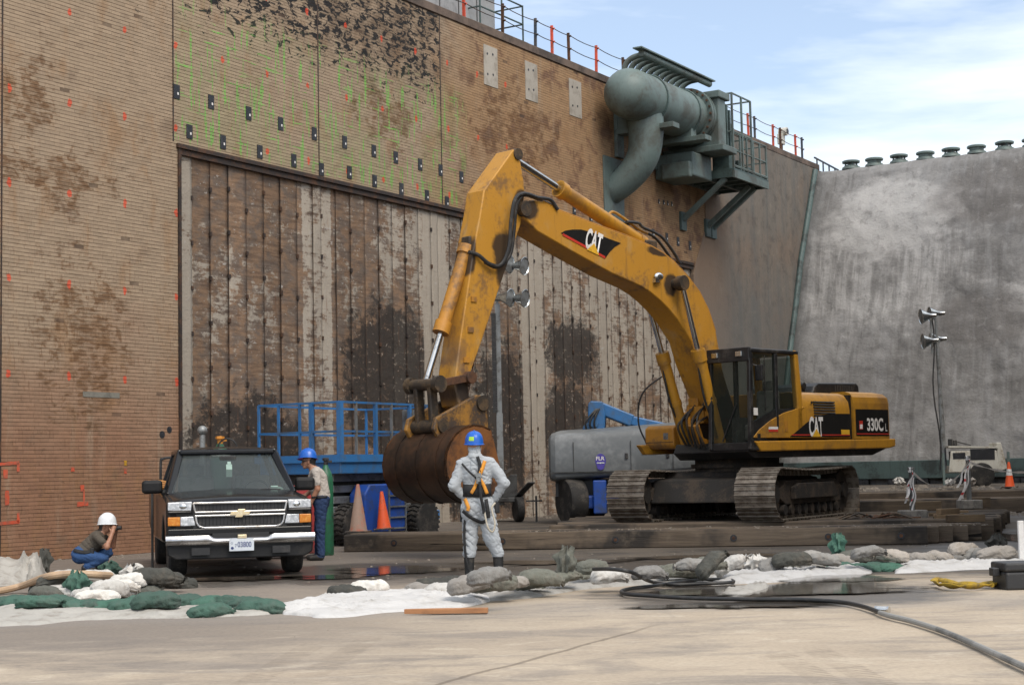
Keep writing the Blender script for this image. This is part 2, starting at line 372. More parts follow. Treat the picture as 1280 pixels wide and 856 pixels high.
M['sticker'] = pm('yellow_green_sticker', (0.35, 0.62, 0.05), None, 0.1, 6, 0.5, bump=0, rnd=0)
M['strap_orange'] = pm('orange_webbing', (0.62, 0.26, 0.03), (0.4, 0.17, 0.04), 0.4, 12, 0.8, bump=0.1)
M['strap_black'] = pm('black_webbing', (0.016, 0.016, 0.017), None, 0.3, 12, 0.8, bump=0.1)
M['rope'] = pm('pale_rope', (0.5, 0.45, 0.36), (0.35, 0.3, 0.22), 0.4, 12, 0.9, bump=0.2)
M['hose_tan'] = pm('tan_hose', (0.46, 0.32, 0.20), (0.36, 0.25, 0.17), 0.4, 4, 0.6, bump=0.05)
M['hose_grey'] = pm('grey_canvas_hose', (0.24, 0.235, 0.22), (0.10, 0.10, 0.095), 0.5, 1.0, 0.7, bump=0.1)
M['car_black'] = pm('black_car_paint', (0.006, 0.007, 0.009), (0.012, 0.012, 0.013), 0.4, 2, 0.22, bump=0.0, spec=0.35)
M['car_plastic'] = pm('black_bumper_plastic', (0.010, 0.010, 0.0105), (0.022, 0.020, 0.018), 0.4, 4, 0.55, bump=0.05, spec=0.3)
M['car_chrome'] = pm('car_chrome', (0.50, 0.50, 0.51), (0.34, 0.32, 0.30), 0.5, 4, 0.22, 1.0, bump=0.0)
M['lamp_clear'] = pm('clear_lamp_lens', (0.42, 0.44, 0.46), (0.75, 0.76, 0.78), 0.6, 25, 0.12, 0.3, bump=0.3)
M['lamp_amber'] = pm('amber_lamp_lens', (0.62, 0.20, 0.02), (0.75, 0.34, 0.06), 0.5, 25, 0.18, bump=0.2)
M['emblem'] = pm('gold_emblem', (0.66, 0.54, 0.34), (0.75, 0.68, 0.52), 0.4, 10, 0.3, 0.4, bump=0)
M['plate'] = pm('licence_plate', (0.62, 0.66, 0.70), (0.5, 0.53, 0.57), 0.3, 8, 0.4, bump=0, rnd=0)
M['plate_ink'] = pm('plate_blue_ink', (0.02, 0.04, 0.16), None, 0.2, 8, 0.5, bump=0, rnd=0)
M['purple'] = pm('purple_badge', (0.07, 0.05, 0.32), None, 0.2, 8, 0.5, bump=0, rnd=0)
M['pale_tag'] = pm('pale_green_card', (0.42, 0.58, 0.50), None, 0.2, 8, 0.7, bump=0, rnd=0)
M['grout'] = pm('pale_grout_patch', (0.36, 0.325, 0.275), (0.25, 0.22, 0.18), 0.5, 2.5, 0.9, bump=0.3)
M['plate_black'] = pm('black_anchor_plate', (0.016, 0.017, 0.02), (0.05, 0.05, 0.055), 0.3, 6, 0.5, bump=0.05)
M['spray_orange'] = pm('orange_spray_paint', (0.55, 0.08, 0.032), (0.30, 0.10, 0.06), 0.7, 9, 0.8, bump=0)
M['spray_yellow'] = pm('yellow_spray_paint', (0.55, 0.30, 0.02), None, 0.5, 7, 0.8, bump=0)
M['grey_panel'] = pm('grey_equipment_panel', (0.30, 0.30, 0.30), (0.2, 0.2, 0.2), 0.4, 2, 0.6, bump=0.05)
M['pvc'] = pm('orange_plastic', (0.55, 0.22, 0.03), None, 0.3, 6, 0.5, bump=0)
M['stake'] = pm('sawn_stake', (0.36, 0.17, 0.075), (0.24, 0.115, 0.055), 0.5, 6, 0.8, bump=0.2, stretch=(0.4, 5, 5))
M['plastic_black'] = pm('black_plastic', (0.02, 0.02, 0.021), (0.06, 0.055, 0.05), 0.4, 5, 0.5, bump=0.05)
def wood(name, a, b, c):
    t = NT(name); v = t.coords(); oi = t.n('ShaderNodeObjectInfo').outputs['Random']
    ad = t.n('ShaderNodeVectorMath', operation='ADD'); t.put(ad.inputs[0], v)
    cb = t.n('ShaderNodeCombineXYZ'); t.put(cb.inputs[0], t.math('MULTIPLY', oi, 37)); t.t.links.new(cb.outputs[0], ad.inputs[1]); v = ad.outputs[0]
    g = t.noise(t.scale(v, (0.9, 14, 14)), 1.0, 5, 0.65, 0.4); st = t.noise(v, 0.8, 4, 0.6); mud = t.noise(v, 2.6, 5, 0.65)
    col = t.mix(t.step(g, 0.35, 0.7), a, b); col = t.mix(t.step(st, 0.46, 0.62), col, c); col = t.mix(t.step(mud, 0.57, 0.74, 0, 0.5), col, (0.17, 0.135, 0.10))
    crack = t.step(t.noise(t.scale(v, (0.5, 9, 9), (3, 2, 1)), 1.0, 3, 0.5, 0.3), 0.335, 0.30)
    col = t.mix(crack, col, (0.015, 0.012, 0.01))
    hs = t.n('ShaderNodeHueSaturation'); t.put(hs.inputs['Color'], col); t.put(hs.inputs['Value'], t.math('ADD', t.math('MULTIPLY', oi, 0.5), 0.72))
    h = t.math('SUBTRACT', g, t.math('MULTIPLY', crack, 0.8))
    return t.done(hs.outputs[0], 0.85, 0, t.bump(h, 0.6, 0.02), 0.3)
M['timber'] = wood('weathered_timber', (0.095, 0.073, 0.054), (0.150, 0.115, 0.082), (0.036, 0.031, 0.027))
M['timber_end'] = wood('dark_timber_end', (0.06, 0.035, 0.024), (0.10, 0.065, 0.045), (0.03, 0.02, 0.016))
M['timber_pale'] = wood('pale_old_timber', (0.17, 0.125, 0.08), (0.13, 0.095, 0.062), (0.08, 0.06, 0.042))
M['lumber'] = wood('fresh_lumber', (0.24, 0.165, 0.095), (0.18, 0.12, 0.07), (0.11, 0.078, 0.05))

# ================================================================== the setting: ground, walls
def ground_material():
    t = NT('concrete_ground'); p = t.pos(); x, y, z = t.sep(p)
    n1 = t.noise(p, 0.35, 4, 0.6, 0.4); n2 = t.noise(p, 1.7, 4, 0.65, 0.5); n3 = t.noise(p, 22, 4, 0.6); n4 = t.noise(t.scale(p, (0.5, 1.1, 1)), 1.0, 4, 0.65, 0.8)
    n5 = t.noise(t.scale(p, (2.2, 0.35, 1), (4, 1, 0)), 1.0, 5, 0.6, 0.4)
    col = t.mix(t.step(n1, 0.35, 0.65), (0.425, 0.352, 0.265), (0.36, 0.295, 0.222))
    col = t.mix(t.step(n4, 0.46, 0.66, 0, 0.7), col, (0.225, 0.195, 0.165)); n6 = t.noise(t.scale(p, (1.1, 2.0, 1), (3, 7, 0)), 1.0, 5, 0.70, 0.5); col = t.mix(t.step(n6, 0.52, 0.68, 0, 0.5), col, (0.21, 0.18, 0.15)); col = t.mix(t.step(n6, 0.44, 0.34, 0, 0.5), col, (0.50, 0.43, 0.335))
    col = t.mix(t.step(n2, 0.60, 0.74, 0, 0.55), col, (0.50, 0.44, 0.35))
    col = t.mix(t.step(n5, 0.60, 0.76, 0, 0.5), col, (0.25, 0.215, 0.175))
    # dried mud and silt behind the row of sandbags, darker still where it is wet
    e = t.math('ADD', y, t.math('ADD', t.math('MULTIPLY', x, 0.10), t.math('MULTIPLY', t.math('SUBTRACT', n2, 0.5), 2.6)))
    mud = t.step(e, 19.6, 21.6)
    mudc = t.mix(t.step(n4, 0.42, 0.60), (0.082, 0.067, 0.052), (0.034, 0.029, 0.025))
    col = t.mix(t.math('MULTIPLY', mud, 0.92), col, mudc)
    # thin grey silt left in a band on the near side
    left = t.math('MULTIPLY', t.step(x, 1.5, -4.0), t.step(t.math('ADD', y, t.math('MULTIPLY', n6, 5)), 13.2, 17.0))
    col = t.mix(t.math('MULTIPLY', left, 0.85), col, (0.175, 0.15, 0.128))
    band = t.math('MULTIPLY', t.step(t.math('ADD', y, n4), 16.0, 16.6), t.step(t.math('ADD', y, n4), 18.2, 17.2))
    col = t.mix(t.math('MULTIPLY', band, 0.35), col, (0.24, 0.22, 0.20))
    wet = t.blob(x, y, 2.85, 17.75, 2.0, 1.7, n6, 0.45)
    wet = t.math('MAXIMUM', wet, t.blob(x, y, -1.6, 24.2, 2.6, 1.6, n4, 0.6))
    wet = t.math('MAXIMUM', wet, t.blob(x, y, -3.8, 22.8, 3.2, 2.0, n2, 0.7))
    wet = t.math('MAXIMUM', wet, t.blob(x, y, 2.6, 23.6, 4.2, 1.3, n4, 0.9))
    wet = t.math('MAXIMUM', wet, t.blob(x, y, 8.6, 25.0, 2.2, 3.4, n4, 0.6))
    col = t.mix(t.math('MULTIPLY', wet, 0.85), col, (0.062, 0.052, 0.042))
    # crack in the slab
    a = gnd(560, 852); b = gnd(838, 776); d = (b-a).normalized()
    s_ = t.math('ADD', t.math('MULTIPLY', t.math('SUBTRACT', x, a.x), d.x), t.math('MULTIPLY', t.math('SUBTRACT', y, a.y), d.y))
    q_ = t.math('SUBTRACT', t.math('MULTIPLY', t.math('SUBTRACT', x, a.x), -d.y), t.math('MULTIPLY', t.math('SUBTRACT', y, a.y), -d.x))
    q_ = t.math('ABSOLUTE', t.math('ADD', q_, t.math('MULTIPLY', t.math('SUBTRACT', n2, 0.5), 0.10)))
    cr = t.math('MULTIPLY', t.step(q_, 0.035, 0.016), t.math('MULTIPLY', t.step(s_, -2.5, -1.5), t.step(s_, (b-a).length, (b-a).length-1.2)))
    col = t.mix(t.math('MULTIPLY', cr, 0.6), col, (0.11, 0.085, 0.06))
    for (x0, y0, x1, y1) in ((965, 812, 1065, 870), (1010, 806, 1120, 866), (380, 850, 470, 792), (300, 860, 400, 800)):
        a2 = gnd(x0, y0); b2_ = gnd(x1, y1); d2 = (b2_-a2).normalized(); ln = (b2_-a2).length
        s2 = t.math('ADD', t.math('MULTIPLY', t.math('SUBTRACT', x, a2.x), d2.x), t.math('MULTIPLY', t.math('SUBTRACT', y, a2.y), d2.y))
        q2 = t.math('ABSOLUTE', t.math('SUBTRACT', t.math('MULTIPLY', t.math('SUBTRACT', x, a2.x), -d2.y), t.math('MULTIPLY', t.math('SUBTRACT', y, a2.y), -d2.x)))
        lug = t.step(t.math('ABSOLUTE', t.math('SUBTRACT', t.math('FRACT', t.math('DIVIDE', t.math('ADD', s2, t.math('MULTIPLY', q2, 0.5)), 0.085)), 0.5)), 0.18, 0.30)
        mk = t.math('MULTIPLY', t.math('MULTIPLY', lug, t.step(q2, 0.13, 0.10)), t.math('MULTIPLY', t.math('MULTIPLY', t.step(s2, 0, 0.5), t.step(s2, ln, ln-0.5)), t.step(n6, 0.38, 0.56, 0.1, 0.5)))
        col = t.mix(mk, col, (0.17, 0.135, 0.10))
    col = t.mix(t.math('MULTIPLY', t.step(n3, 0.62, 0.72), 0.45), col, (0.17, 0.135, 0.10))
    hs = t.n('ShaderNodeHueSaturation'); t.put(hs.inputs['Color'], col); t.put(hs.inputs['Value'], t.math('ADD', t.math('MULTIPLY', n3, 0.62), 0.69))
    rough = t.math('SUBTRACT', 0.92, t.math('MAXIMUM', t.math('MULTIPLY', wet, 0.55), t.math('MULTIPLY', mud, t.step(n4, 0.42, 0.6, 0.05, 0.42))))
    b2 = t.bump(t.math('ADD', n2, t.math('MULTIPLY', n3, 0.3)), 0.35, 0.05)
    return t.done(hs.outputs[0], rough, 0, b2, 0.4)
def axis(lo, hi, a, b, fine, coarse):
    v = []; p = lo
    while p < a: v.append(p); p += max(coarse*min(1, (a-p)/60), fine)
    p = a
    while p < b: v.append(p); p += fine
    while p < hi: v.append(p); p += max(coarse*min(1, (p-b)/60), fine)
    v.append(hi); return v
mb = MB(); xs = axis(-400, 400, -8, 20, 0.5, 60); ys = axis(-120, 500, 8, 50, 0.5, 60)
mb.v = [(x, y, gz(x, y) + 0.012*mnoise.noise((x*0.7, y*0.7, 0))) for y in ys for x in xs]
nx = len(xs); mb.f = [(j*nx+i, j*nx+i+1, (j+1)*nx+i+1, (j+1)*nx+i) for j in range(len(ys)-1) for i in range(nx-1)]; mb.m = [0]*len(mb.f)
GM = ground_material()
o = obj('ground', mb, GM, smooth=180, fixn=False); o['kind'] = 'structure'

def puddle_material():
    t = NT('standing_water'); p = t.pos(); n = t.noise(p, 3, 3); n2 = t.noise(p, 9, 2)
    rim = t.n('ShaderNodeAttribute', attribute_name='rim').outputs['Fac']; n4 = t.noise(t.scale(p, (0.9, 2.2, 1)), 1.6, 5, 0.62, 0.6)
    a = t.step(t.math('ADD', rim, t.math('MULTIPLY', t.math('SUBTRACT', n4, 0.5), 1.3)), 1.0, 0.72)
    m = t.done(t.mix(n, (0.040, 0.033, 0.026), (0.075, 0.063, 0.050)), t.math('ADD', 0.04, t.math('MULTIPLY', n, 0.08)), 0, t.bump(n2, 0.05, 0.01), 0.5)
    tr = t.n('ShaderNodeBsdfTransparent'); mxs = t.n('ShaderNodeMixShader'); t.put(mxs.inputs[0], a)
    t.t.links.new(tr.outputs[0], mxs.inputs[1]); t.t.links.new(t.b.outputs[0], mxs.inputs[2]); t.t.links.new(mxs.outputs[0], t.out.inputs[0]); return m
PUD = puddle_material()
def puddle(cx, cy, rx, ry, seed, rot=0, amp=0.35, n=90):
    mb = MB(); vs = [(cx, cy, gz(cx, cy)+0.016)]
    for k in range(n):
        a = 2*PI*k/n
        r = 1+amp*1.3*mnoise.noise((math.cos(a)*1.6+seed, math.sin(a)*1.6, seed*1.7))+amp*0.7*mnoise.noise((math.cos(a)*5+seed, math.sin(a)*5, 3))+amp*0.3*mnoise.noise((math.cos(a)*14+seed, math.sin(a)*14, 9))
        dx, dy = rx*r*math.cos(a), ry*r*math.sin(a)
        x, y = cx+dx*math.cos(rot)-dy*math.sin(rot), cy+dx*math.sin(rot)+dy*math.cos(rot)
        vs.append((x, y, gz(cx, cy)+0.016))
    mb.add(vs, [(0, 1+k, 1+(k+1) % n) for k in range(n)])
    me = mesh_of('puddle', mb, PUD, 0, False); me.attributes.new('rim', 'FLOAT', 'POINT').data.foreach_set('value', [0.0]+[1.0]*n)
    o = obj('puddle', me, None); o['kind'] = 'structure'; return o
def pud_px(x, y, rx, ry, seed, rot=0, amp=0.35):
    g = gnd(x, y); return puddle(g.x, g.y, rx, ry, seed, rot, amp)
pud_px(985, 737, 1.5, 1.1, 1.3); pud_px(930, 757, 1.1, 0.45, 4.1); pud_px(1040, 724, 0.9, 0.7, 8.3)
pud_px(505, 713, 1.25, 1.15, 2.2); pud_px(405, 722, 0.75, 0.55, 6.6); pud_px(300, 724, 1.0, 0.5, 9.2)
pud_px(700, 703, 1.4, 0.6, 3.4, 0, 0.5); pud_px(860, 697, 1.2, 0.5, 5.4, 0, 0.5); pud_px(1258, 672, 1.0, 2.4, 7.7, 0, 0.25); pud_px(955, 694, 0.9, 0.5, 11.4, 0, 0.4)

# ------------------------------------------------------------------ long brick wall with exposed concrete strips
wall = thing('trench_wall', 'tall weathered brick trench wall with a large panel of exposed vertical concrete strips', 'wall', M=WM)
TOP, PZ, PU0, PU1, U0, U1 = 13.0, 8.05, 1.22, 25.2, -9.0, 26.4
def brick_material(per_object, mortar=False):
    t = NT('mortar' if mortar else 'fire_brick_piece' if per_object else 'fire_brick'); p = t.coords(wall); u, yy, z = t.sep(p)
    if per_object: tint = t.n('ShaderNodeObjectInfo').outputs['Random']
    else:
        at_ = t.n('ShaderNodeAttribute', attribute_name='tint'); tint = at_.outputs['Fac']
    big = t.noise(p, 0.33, 4, 0.6, 0.6); mid = t.noise(p, 1.5, 4, 0.65, 0.4); fine = t.noise(p, 26, 4, 0.6)
    fl = t.noise(t.scale(p, (1.0, 1, 2.0)), 3.6, 5, 0.70, 0.7)
    vst = t.noise(t.scale(p, (2.4, 1, 0.22)), 1.0, 5, 0.6, 0.3)
    buff, red, ora = (0.335, 0.252, 0.174), (0.255, 0.138, 0.084), (0.305, 0.180, 0.088)
    col = t.mix(t.step(t.math('ADD', z, t.math('MULTIPLY', big, 4)), 7.2, 3.2), buff, red)
    farr = t.step(t.math('ADD', u, t.math('MULTIPLY', t.math('SUBTRACT', big, 0.5), 10)), 9.2, 13.0)
    col = t.mix(t.math('MULTIPLY', farr, 0.8), col, ora)
    col = t.mix(t.math('MULTIPLY', farr, t.step(mid, 0.48, 0.66)), col, (0.17, 0.088, 0.052))
    col = t.mix(t.step(vst, 0.52, 0.75, 0, 0.55), col, (0.325, 0.252, 0.18))
    col = t.mix(t.step(t.noise(t.scale(p, (1.3, 1, 0.8), (7, 0, 3)), 0.9, 5, 0.66, 0.3), 0.50, 0.70, 0, 0.55), col, (0.27, 0.150, 0.070))
    joint = t.step(t.noise(t.scale(p, (4.2, 1, 1)), 5.0, 3, 0.6), 0.56, 0.66); col = t.mix(t.math('MULTIPLY', joint, t.step(z, 8, 3, 0.12, 0.5)), col, (0.16, 0.085, 0.048))
    # rust and dirt
    mf = t.math('ADD', t.math('MULTIPLY', t.math('SUBTRACT', mid, 0.5), 3.4), t.math('MULTIPLY', t.math('SUBTRACT', fl, 0.5), 2.6))
    def stain(u0, z0, ru, rz):
        a = t.math('POWER', t.math('DIVIDE', t.math('SUBTRACT', u, u0), ru), 2); b = t.math('POWER', t.math('DIVIDE', t.math('SUBTRACT', z, z0), rz), 2)
        return t.step(t.math('ADD', t.math('SUBTRACT', 1.0, t.math('SQRT', t.math('ADD', a, b))), mf), 0.15, 0.85)
    st = t.math('MAXIMUM', stain(-1.9, 7.0, 1.7, 0.7), stain(-1.3, 4.0, 1.3, 1.9)); st = t.math('MAXIMUM', st, stain(-2.6, 8.3, 0.7, 1.0))
    st = t.math('MAXIMUM', st, stain(8.4, 10.0, 1.7, 0.9)); st = t.math('MAXIMUM', st, stain(14.4, 10.6, 2.8, 1.5))
    col = t.mix(t.math('MULTIPLY', st, t.step(fl, 0.38, 0.60, 0.25, 0.85)), col, (0.15, 0.078, 0.036))
    col = t.mix(t.step(mid, 0.54, 0.74, 0, 0.5), col, (0.185, 0.130, 0.09))
    col = t.mix(t.math('MULTIPLY', t.step(fl, 0.58, 0.72), t.step(z, 1.5, 5.5, 0.5, 0.05)), col, (0.07, 0.045, 0.035))
    col = t.mix(t.math('MULTIPLY', t.math('MULTIPLY', t.step(z, 10.0, 12.0), t.step(u, 2.0, 8.0)), t.math('MULTIPLY', t.step(u, 11.2, 10.4), t.step(mid, 0.36, 0.60, 0.15, 0.75))), col, (0.13, 0.088, 0.058))
    # scorched and flaking black near the top, thickest between the joints at 2 m and 11 m
    zone = t.math('MULTIPLY', t.step(z, 8.9, 11.6), t.math('MULTIPLY', t.step(u, -4.5, 4.0, 0.40, 1.0), t.step(u, 11.6, 10.2)))
    zone = t.math('MAXIMUM', zone, t.math('MULTIPLY', t.step(z, 8.6, 11.5), 0.22))
    fac = t.step(fl, t.math('SUBTRACT', 0.80, t.math('MULTIPLY', zone, 0.31)), t.math('SUBTRACT', 0.83, t.math('MULTIPLY', zone, 0.30)))
    col = t.mix(t.math('MULTIPLY', fac, t.step(z, 7.0, 9.0)), col, (0.022, 0.021, 0.021))
    # survey marks: green hatching above the panel, orange dabs on a grid
    gzone = t.math('MULTIPLY', t.math('MULTIPLY', t.step(u, 1.0, 1.3), t.step(u, 12.2, 11.0)), t.math('MULTIPLY', t.step(z, 8.1, 8.3), t.step(z, 11.5, 10.6)))
    gv = t.step(t.noise(t.scale(p, (9.5, 1, 0.9), (1.3, 0, 2)), 1.0, 2, 0.5), 0.575, 0.62)
    gh = t.step(t.noise(t.scale(p, (1.1, 1, 11), (5, 0, 1)), 1.0, 2, 0.5), 0.62, 0.68)
    gl = t.math('MULTIPLY', t.math('MAXIMUM', gv, gh), t.math('MULTIPLY', gzone, t.step(fine, 0.36, 0.52)))
    col = t.mix(t.math('MULTIPLY', gzone, t.step(big, 0.42, 0.62, 0.0, 0.16)), col, (0.20, 0.29, 0.11))
    col = t.mix(t.math('MULTIPLY', gl, 0.8), col, (0.15, 0.42, 0.075))
    gu = t.math('DIVIDE', t.math('ADD', u, 3.06+0.7), 1.405); gz_ = t.math('DIVIDE', t.math('SUBTRACT', z, 3.32-0.85), 1.70)
    fu = t.math('SUBTRACT', t.math('FRACT', gu), 0.5); fz = t.math('SUBTRACT', t.math('FRACT', gz_), 0.5)
    dd = t.math('SQRT', t.math('ADD', t.math('POWER', t.math('MULTIPLY', fu, 24.0), 2), t.math('POWER', t.math('MULTIPLY', fz, 18.0), 2)))
    dd = t.math('ADD', dd, t.math('MULTIPLY', t.math('SUBTRACT', t.noise(p, 9, 2), 0.5), 1.7))
    om = t.math('MULTIPLY', t.step(dd, 0.95, 0.75), t.math('MULTIPLY', t.step(z, 3.0, 3.05), t.step(u, 14.5, 14.4)))
    col = t.mix(t.math('MULTIPLY', om, 0.8), col, (0.62, 0.075, 0.035))
    if mortar: col = t.mix(t.step(mid, 0.35, 0.62, 0.50, 0.82), col, (0.070, 0.046, 0.033))
    hs = t.n('ShaderNodeHueSaturation'); t.put(hs.inputs['Color'], col)
    t.put(hs.inputs['Value'], t.math('MULTIPLY', 1.0 if mortar else t.math('ADD', t.math('MULTIPLY', tint, 0.18), 0.91), t.math('ADD', t.math('MULTIPLY', fine, 0.35), 0.82)))
    return t.done(hs.outputs[0], 0.88, 0, t.bump(fine, 0.3, 0.008), 0.25)
MBR = brick_material(False); MBRP = brick_material(True)
def mortar_material():
    t = NT('dark_mortar'); p = t.coords(wall); n = t.noise(p, 2.0, 5); n2 = t.noise(p, 30, 3)
    return t.done(t.mix(t.math('MULTIPLY', n, n2), (0.20, 0.15, 0.11), (0.13, 0.095, 0.07)), 0.95, 0, t.bump(n2, 0.4, 0.01), 0.2)
BL, BH = 0.236, 0.0705
def in_panel(u0, u1, z): return z < PZ and u1 > PU0 and u0 < PU1
rng = np.random.default_rng(3); bricks = []
nrow = int(TOP/BH)
for r_ in range(nrow):
    z0 = r_*BH; off = (r_ % 2)*BL/2; zc = z0+BH/2
    spans = [(U0, U1)] if zc > PZ else [(U0, PU0)]
    for a, b in spans:
        k = math.floor((a-off)/BL); 
        while True:
            u0, u1 = off+k*BL, off+(k+1)*BL; k += 1
            if u0 >= b: break
            u0, u1 = max(u0, a), min(u1, b)
            if u1-u0 > 0.03: bricks.append((u0, u1, z0))
bricks = np.array(bricks)
# the 300 that show largest: the nearest courses at the left of the photograph
key = np.where((bricks[:, 0] > -3.1) & (bricks[:, 1] < PU0-0.3) & (bricks[:, 2] > 1.3) & (bricks[:, 1]-bricks[:, 0] > BL-0.001), bricks[:, 0]+bricks[:, 2]*1.2, 1e9)
near = np.argsort(key)[:300]; mask = np.ones(len(bricks), bool); mask[near] = False
bf = bricks[mask]; n = len(bf); g = 0.0036
dep = np.clip(rng.normal(0, 0.0011, n), -0.0025, 0.0025); miss = rng.random(n) < 0.003; dep[miss] += 0.02
jz = rng.normal(0, 0.0012, n)
u0, u1 = bf[:, 0]+0.0006, bf[:, 1]-0.0006; z0, z1 = bf[:, 2]+g+jz, bf[:, 2]+BH-g+jz
c = 0.0018; cu_ = 0.0005
def vv(u, y, z): return np.stack([u, y, z], 1)
fr = dep-0.011; bk = np.full(n, 0.03)
V = np.stack([vv(u0+cu_, fr, z0+c), vv(u1-cu_, fr, z0+c), vv(u1-cu_, fr, z1-c), vv(u0+cu_, fr, z1-c), vv(u0, bk, z0), vv(u1, bk, z0), vv(u1, bk, z1), vv(u0, bk, z1)], 1).reshape(-1, 3)
base = np.arange(n)[:, None, None]*8
FQ = (np.array([[0, 1, 2, 3], [4, 5, 1, 0], [5, 6, 2, 1], [6, 7, 3, 2], [7, 4, 0, 3]])[None]+base).reshape(-1, 4)
def np_mesh(name, V, Q, mat):
    me = bpy.data.meshes.new(name); me.vertices.add(len(V)); me.vertices.foreach_set('co', V.astype(np.float32).ravel())
    me.loops.add(Q.size); me.loops.foreach_set('vertex_index', Q.astype(np.int32).ravel())
    me.polygons.add(len(Q)); me.polygons.foreach_set('loop_start', np.arange(0, Q.size, Q.shape[1], dtype=np.int32))
    me.update(calc_edges=True); me.validate(); me.polygons.foreach_set('use_smooth', [False]*len(Q)); me.materials.append(mat); return me
me = np_mesh('brick_courses', V, FQ, MBR)
at_ = me.attributes.new('tint', 'FLOAT', 'POINT'); at_.data.foreach_set('value', np.repeat(rng.random(n), 8).astype(np.float32))
o = obj('brick_courses', me, None, wall); o['kind'] = 'stuff'
hl, hh = BL/2-0.0006, BH/2-g
mb = MB(); mb.add([(-hl+cu_, -0.011, -hh+c), (hl-cu_, -0.011, -hh+c), (hl-cu_, -0.011, hh-c), (-hl+cu_, -0.011, hh-c), (-hl, 0.03, -hh), (hl, 0.03, -hh), (hl, 0.03, hh), (-hl, 0.03, hh)],
                  [(0, 1, 2, 3), (4, 5, 1, 0), (5, 6, 2, 1), (6, 7, 3, 2), (7, 4, 0, 3)])
bme = mesh_of('brick', mb, MBRP, 0, False)
for i in near:
    a, b, z = bricks[i]; o = bpy.data.objects.new('brick', bme); COL.objects.link(o); o.parent = wall
    o.location = ((a+b)/2, max(-0.0025, min(0.0025, random.gauss(0, 0.0011))), z+BH/2)
# mortar bed behind the bricks, and the backing of the panel
mb = MB(); mb.bb((U0, -0.0065, -0.3), (PU0, 0.6, TOP)); mb.bb((PU0, -0.0065, PZ), (U1, 0.6, TOP)); obj('mortar_bed', mb, brick_material(False, True), wall, 0)
mb = MB(); mb.bb((PU0, 0.10, -0.3), (PU1+0.2, 0.5, PZ-0.002)); obj('panel_backing', mb, M['dark_steel'], wall, 0)

def strip_material():
    t = NT('exposed_concrete_strip'); p = t.coords(wall); u, yy, z = t.sep(p)
    big = t.noise(t.scale(p, (1, 1, 0.55)), 0.62, 4, 0.62, 0.5); mid = t.noise(t.scale(p, (1.3, 1, 1.6)), 1.7, 6, 0.74, 0.3); lay = t.noise(t.scale(p, (1.2, 1, 13)), 1.3, 5, 0.68, 0.2); fine = t.noise(p, 24, 4, 0.65)
    flk = t.noise(t.scale(p, (1, 1, 1.7)), 5.5, 5, 0.72, 0.3)
    pale, dark = (0.345, 0.302, 0.248), (0.036, 0.030, 0.026); hue = t.noise(t.scale(p, (1.6, 1, 2.4)), 1.3, 4, 0.65, 0.3); brown = t.mix(t.step(hue, 0.40, 0.60), (0.225, 0.145, 0.092), (0.150, 0.116, 0.092))
    bi = t.step(u, 3.0, 12.0, 0.15, -0.025)
    bi = t.math('ADD', bi, t.step(z, 5.0, 1.5, 0, 0.11))
    f = t.math('ADD', t.math('ADD', big, bi), t.math('MULTIPLY', t.math('SUBTRACT', mid, 0.5), 0.85))
    # flat pale jambs
    jamb = None
    for c0, hw in ((5.72, 0.52), (10.35, 0.5), (15.05, 0.55), (19.5, 0.5), (24.0, 0.5)):
        m = t.step(t.math('ABSOLUTE', t.math('SUBTRACT', u, c0)), hw+0.03, hw-0.03); jamb = m if jamb is None else t.math('MAXIMUM', jamb, m)
    f = t.math('SUBTRACT', f, t.math('MULTIPLY', jamb, t.step(u, 5, 20, 0.24, 0.10)))
    f = t.math('SUBTRACT', f, t.step(u, 1.72, 1.66, 0, 0.3)); f = t.math('ADD', f, t.math('MULTIPLY', t.math('SUBTRACT', flk, 0.5), 0.55)); f = t.math('ADD', f, t.math('MULTIPLY', t.math('SUBTRACT', lay, 0.5), 0.35))
    col = t.mix(t.step(f, 0.43, 0.57), pale, brown)
    col = t.mix(t.math('MULTIPLY', t.step(lay, 0.45, 0.62), t.step(f, 0.40, 0.56, 0.05, 0.55)), col, (0.085, 0.055, 0.04))
    sp = t.step(flk, 0.63, 0.67); col = t.mix(t.math('MULTIPLY', sp, 0.8), col, (0.40, 0.375, 0.34))
    dk = t.blob(u, z, 8.5, 3.6, 1.9, 1.9, mid, 1.1)
    for q in ((13.6, 2.7, 1.7, 2.0), (17.25, 4.75, 1.45, 1.0), (16.9, 2.4, 1.5, 1.7), (3.4, 1.6, 2.0, 1.5), (9.5, 1.5, 2.2, 1.6)):
        dk = t.math('MAXIMUM', dk, t.blob(u, z, *q, mid, 1.2))
    dk = t.math('MULTIPLY', dk, t.math('SUBTRACT', 1.0, t.math('MULTIPLY', jamb, 0.92)))
    col = t.mix(t.math('MULTIPLY', dk, t.math('SUBTRACT', 0.94, t.math('MULTIPLY', t.step(flk, 0.55, 0.66), 0.75))), col, dark)
    rs = t.step(t.noise(t.scale(p, (9, 1, 0.9)), 1.0, 4, 0.6), 0.60, 0.75); col = t.mix(t.math('MULTIPLY', rs, 0.5), col, (0.14, 0.062, 0.03))
    hs = t.n('ShaderNodeHueSaturation'); t.put(hs.inputs['Color'], col); oi = t.n('ShaderNodeObjectInfo').outputs['Random']
    t.put(hs.inputs['Value'], t.math('MULTIPLY', t.math('ADD', t.math('MULTIPLY', oi, 0.22), 0.88), t.math('ADD', t.math('MULTIPLY', fine, 0.4), 0.8)))
    return t.done(hs.outputs[0], 0.9, 0, t.bump(t.math('ADD', flk, fine), 0.5, 0.025), 0.25)
SM = strip_material()
edges = [1.30, 1.66]
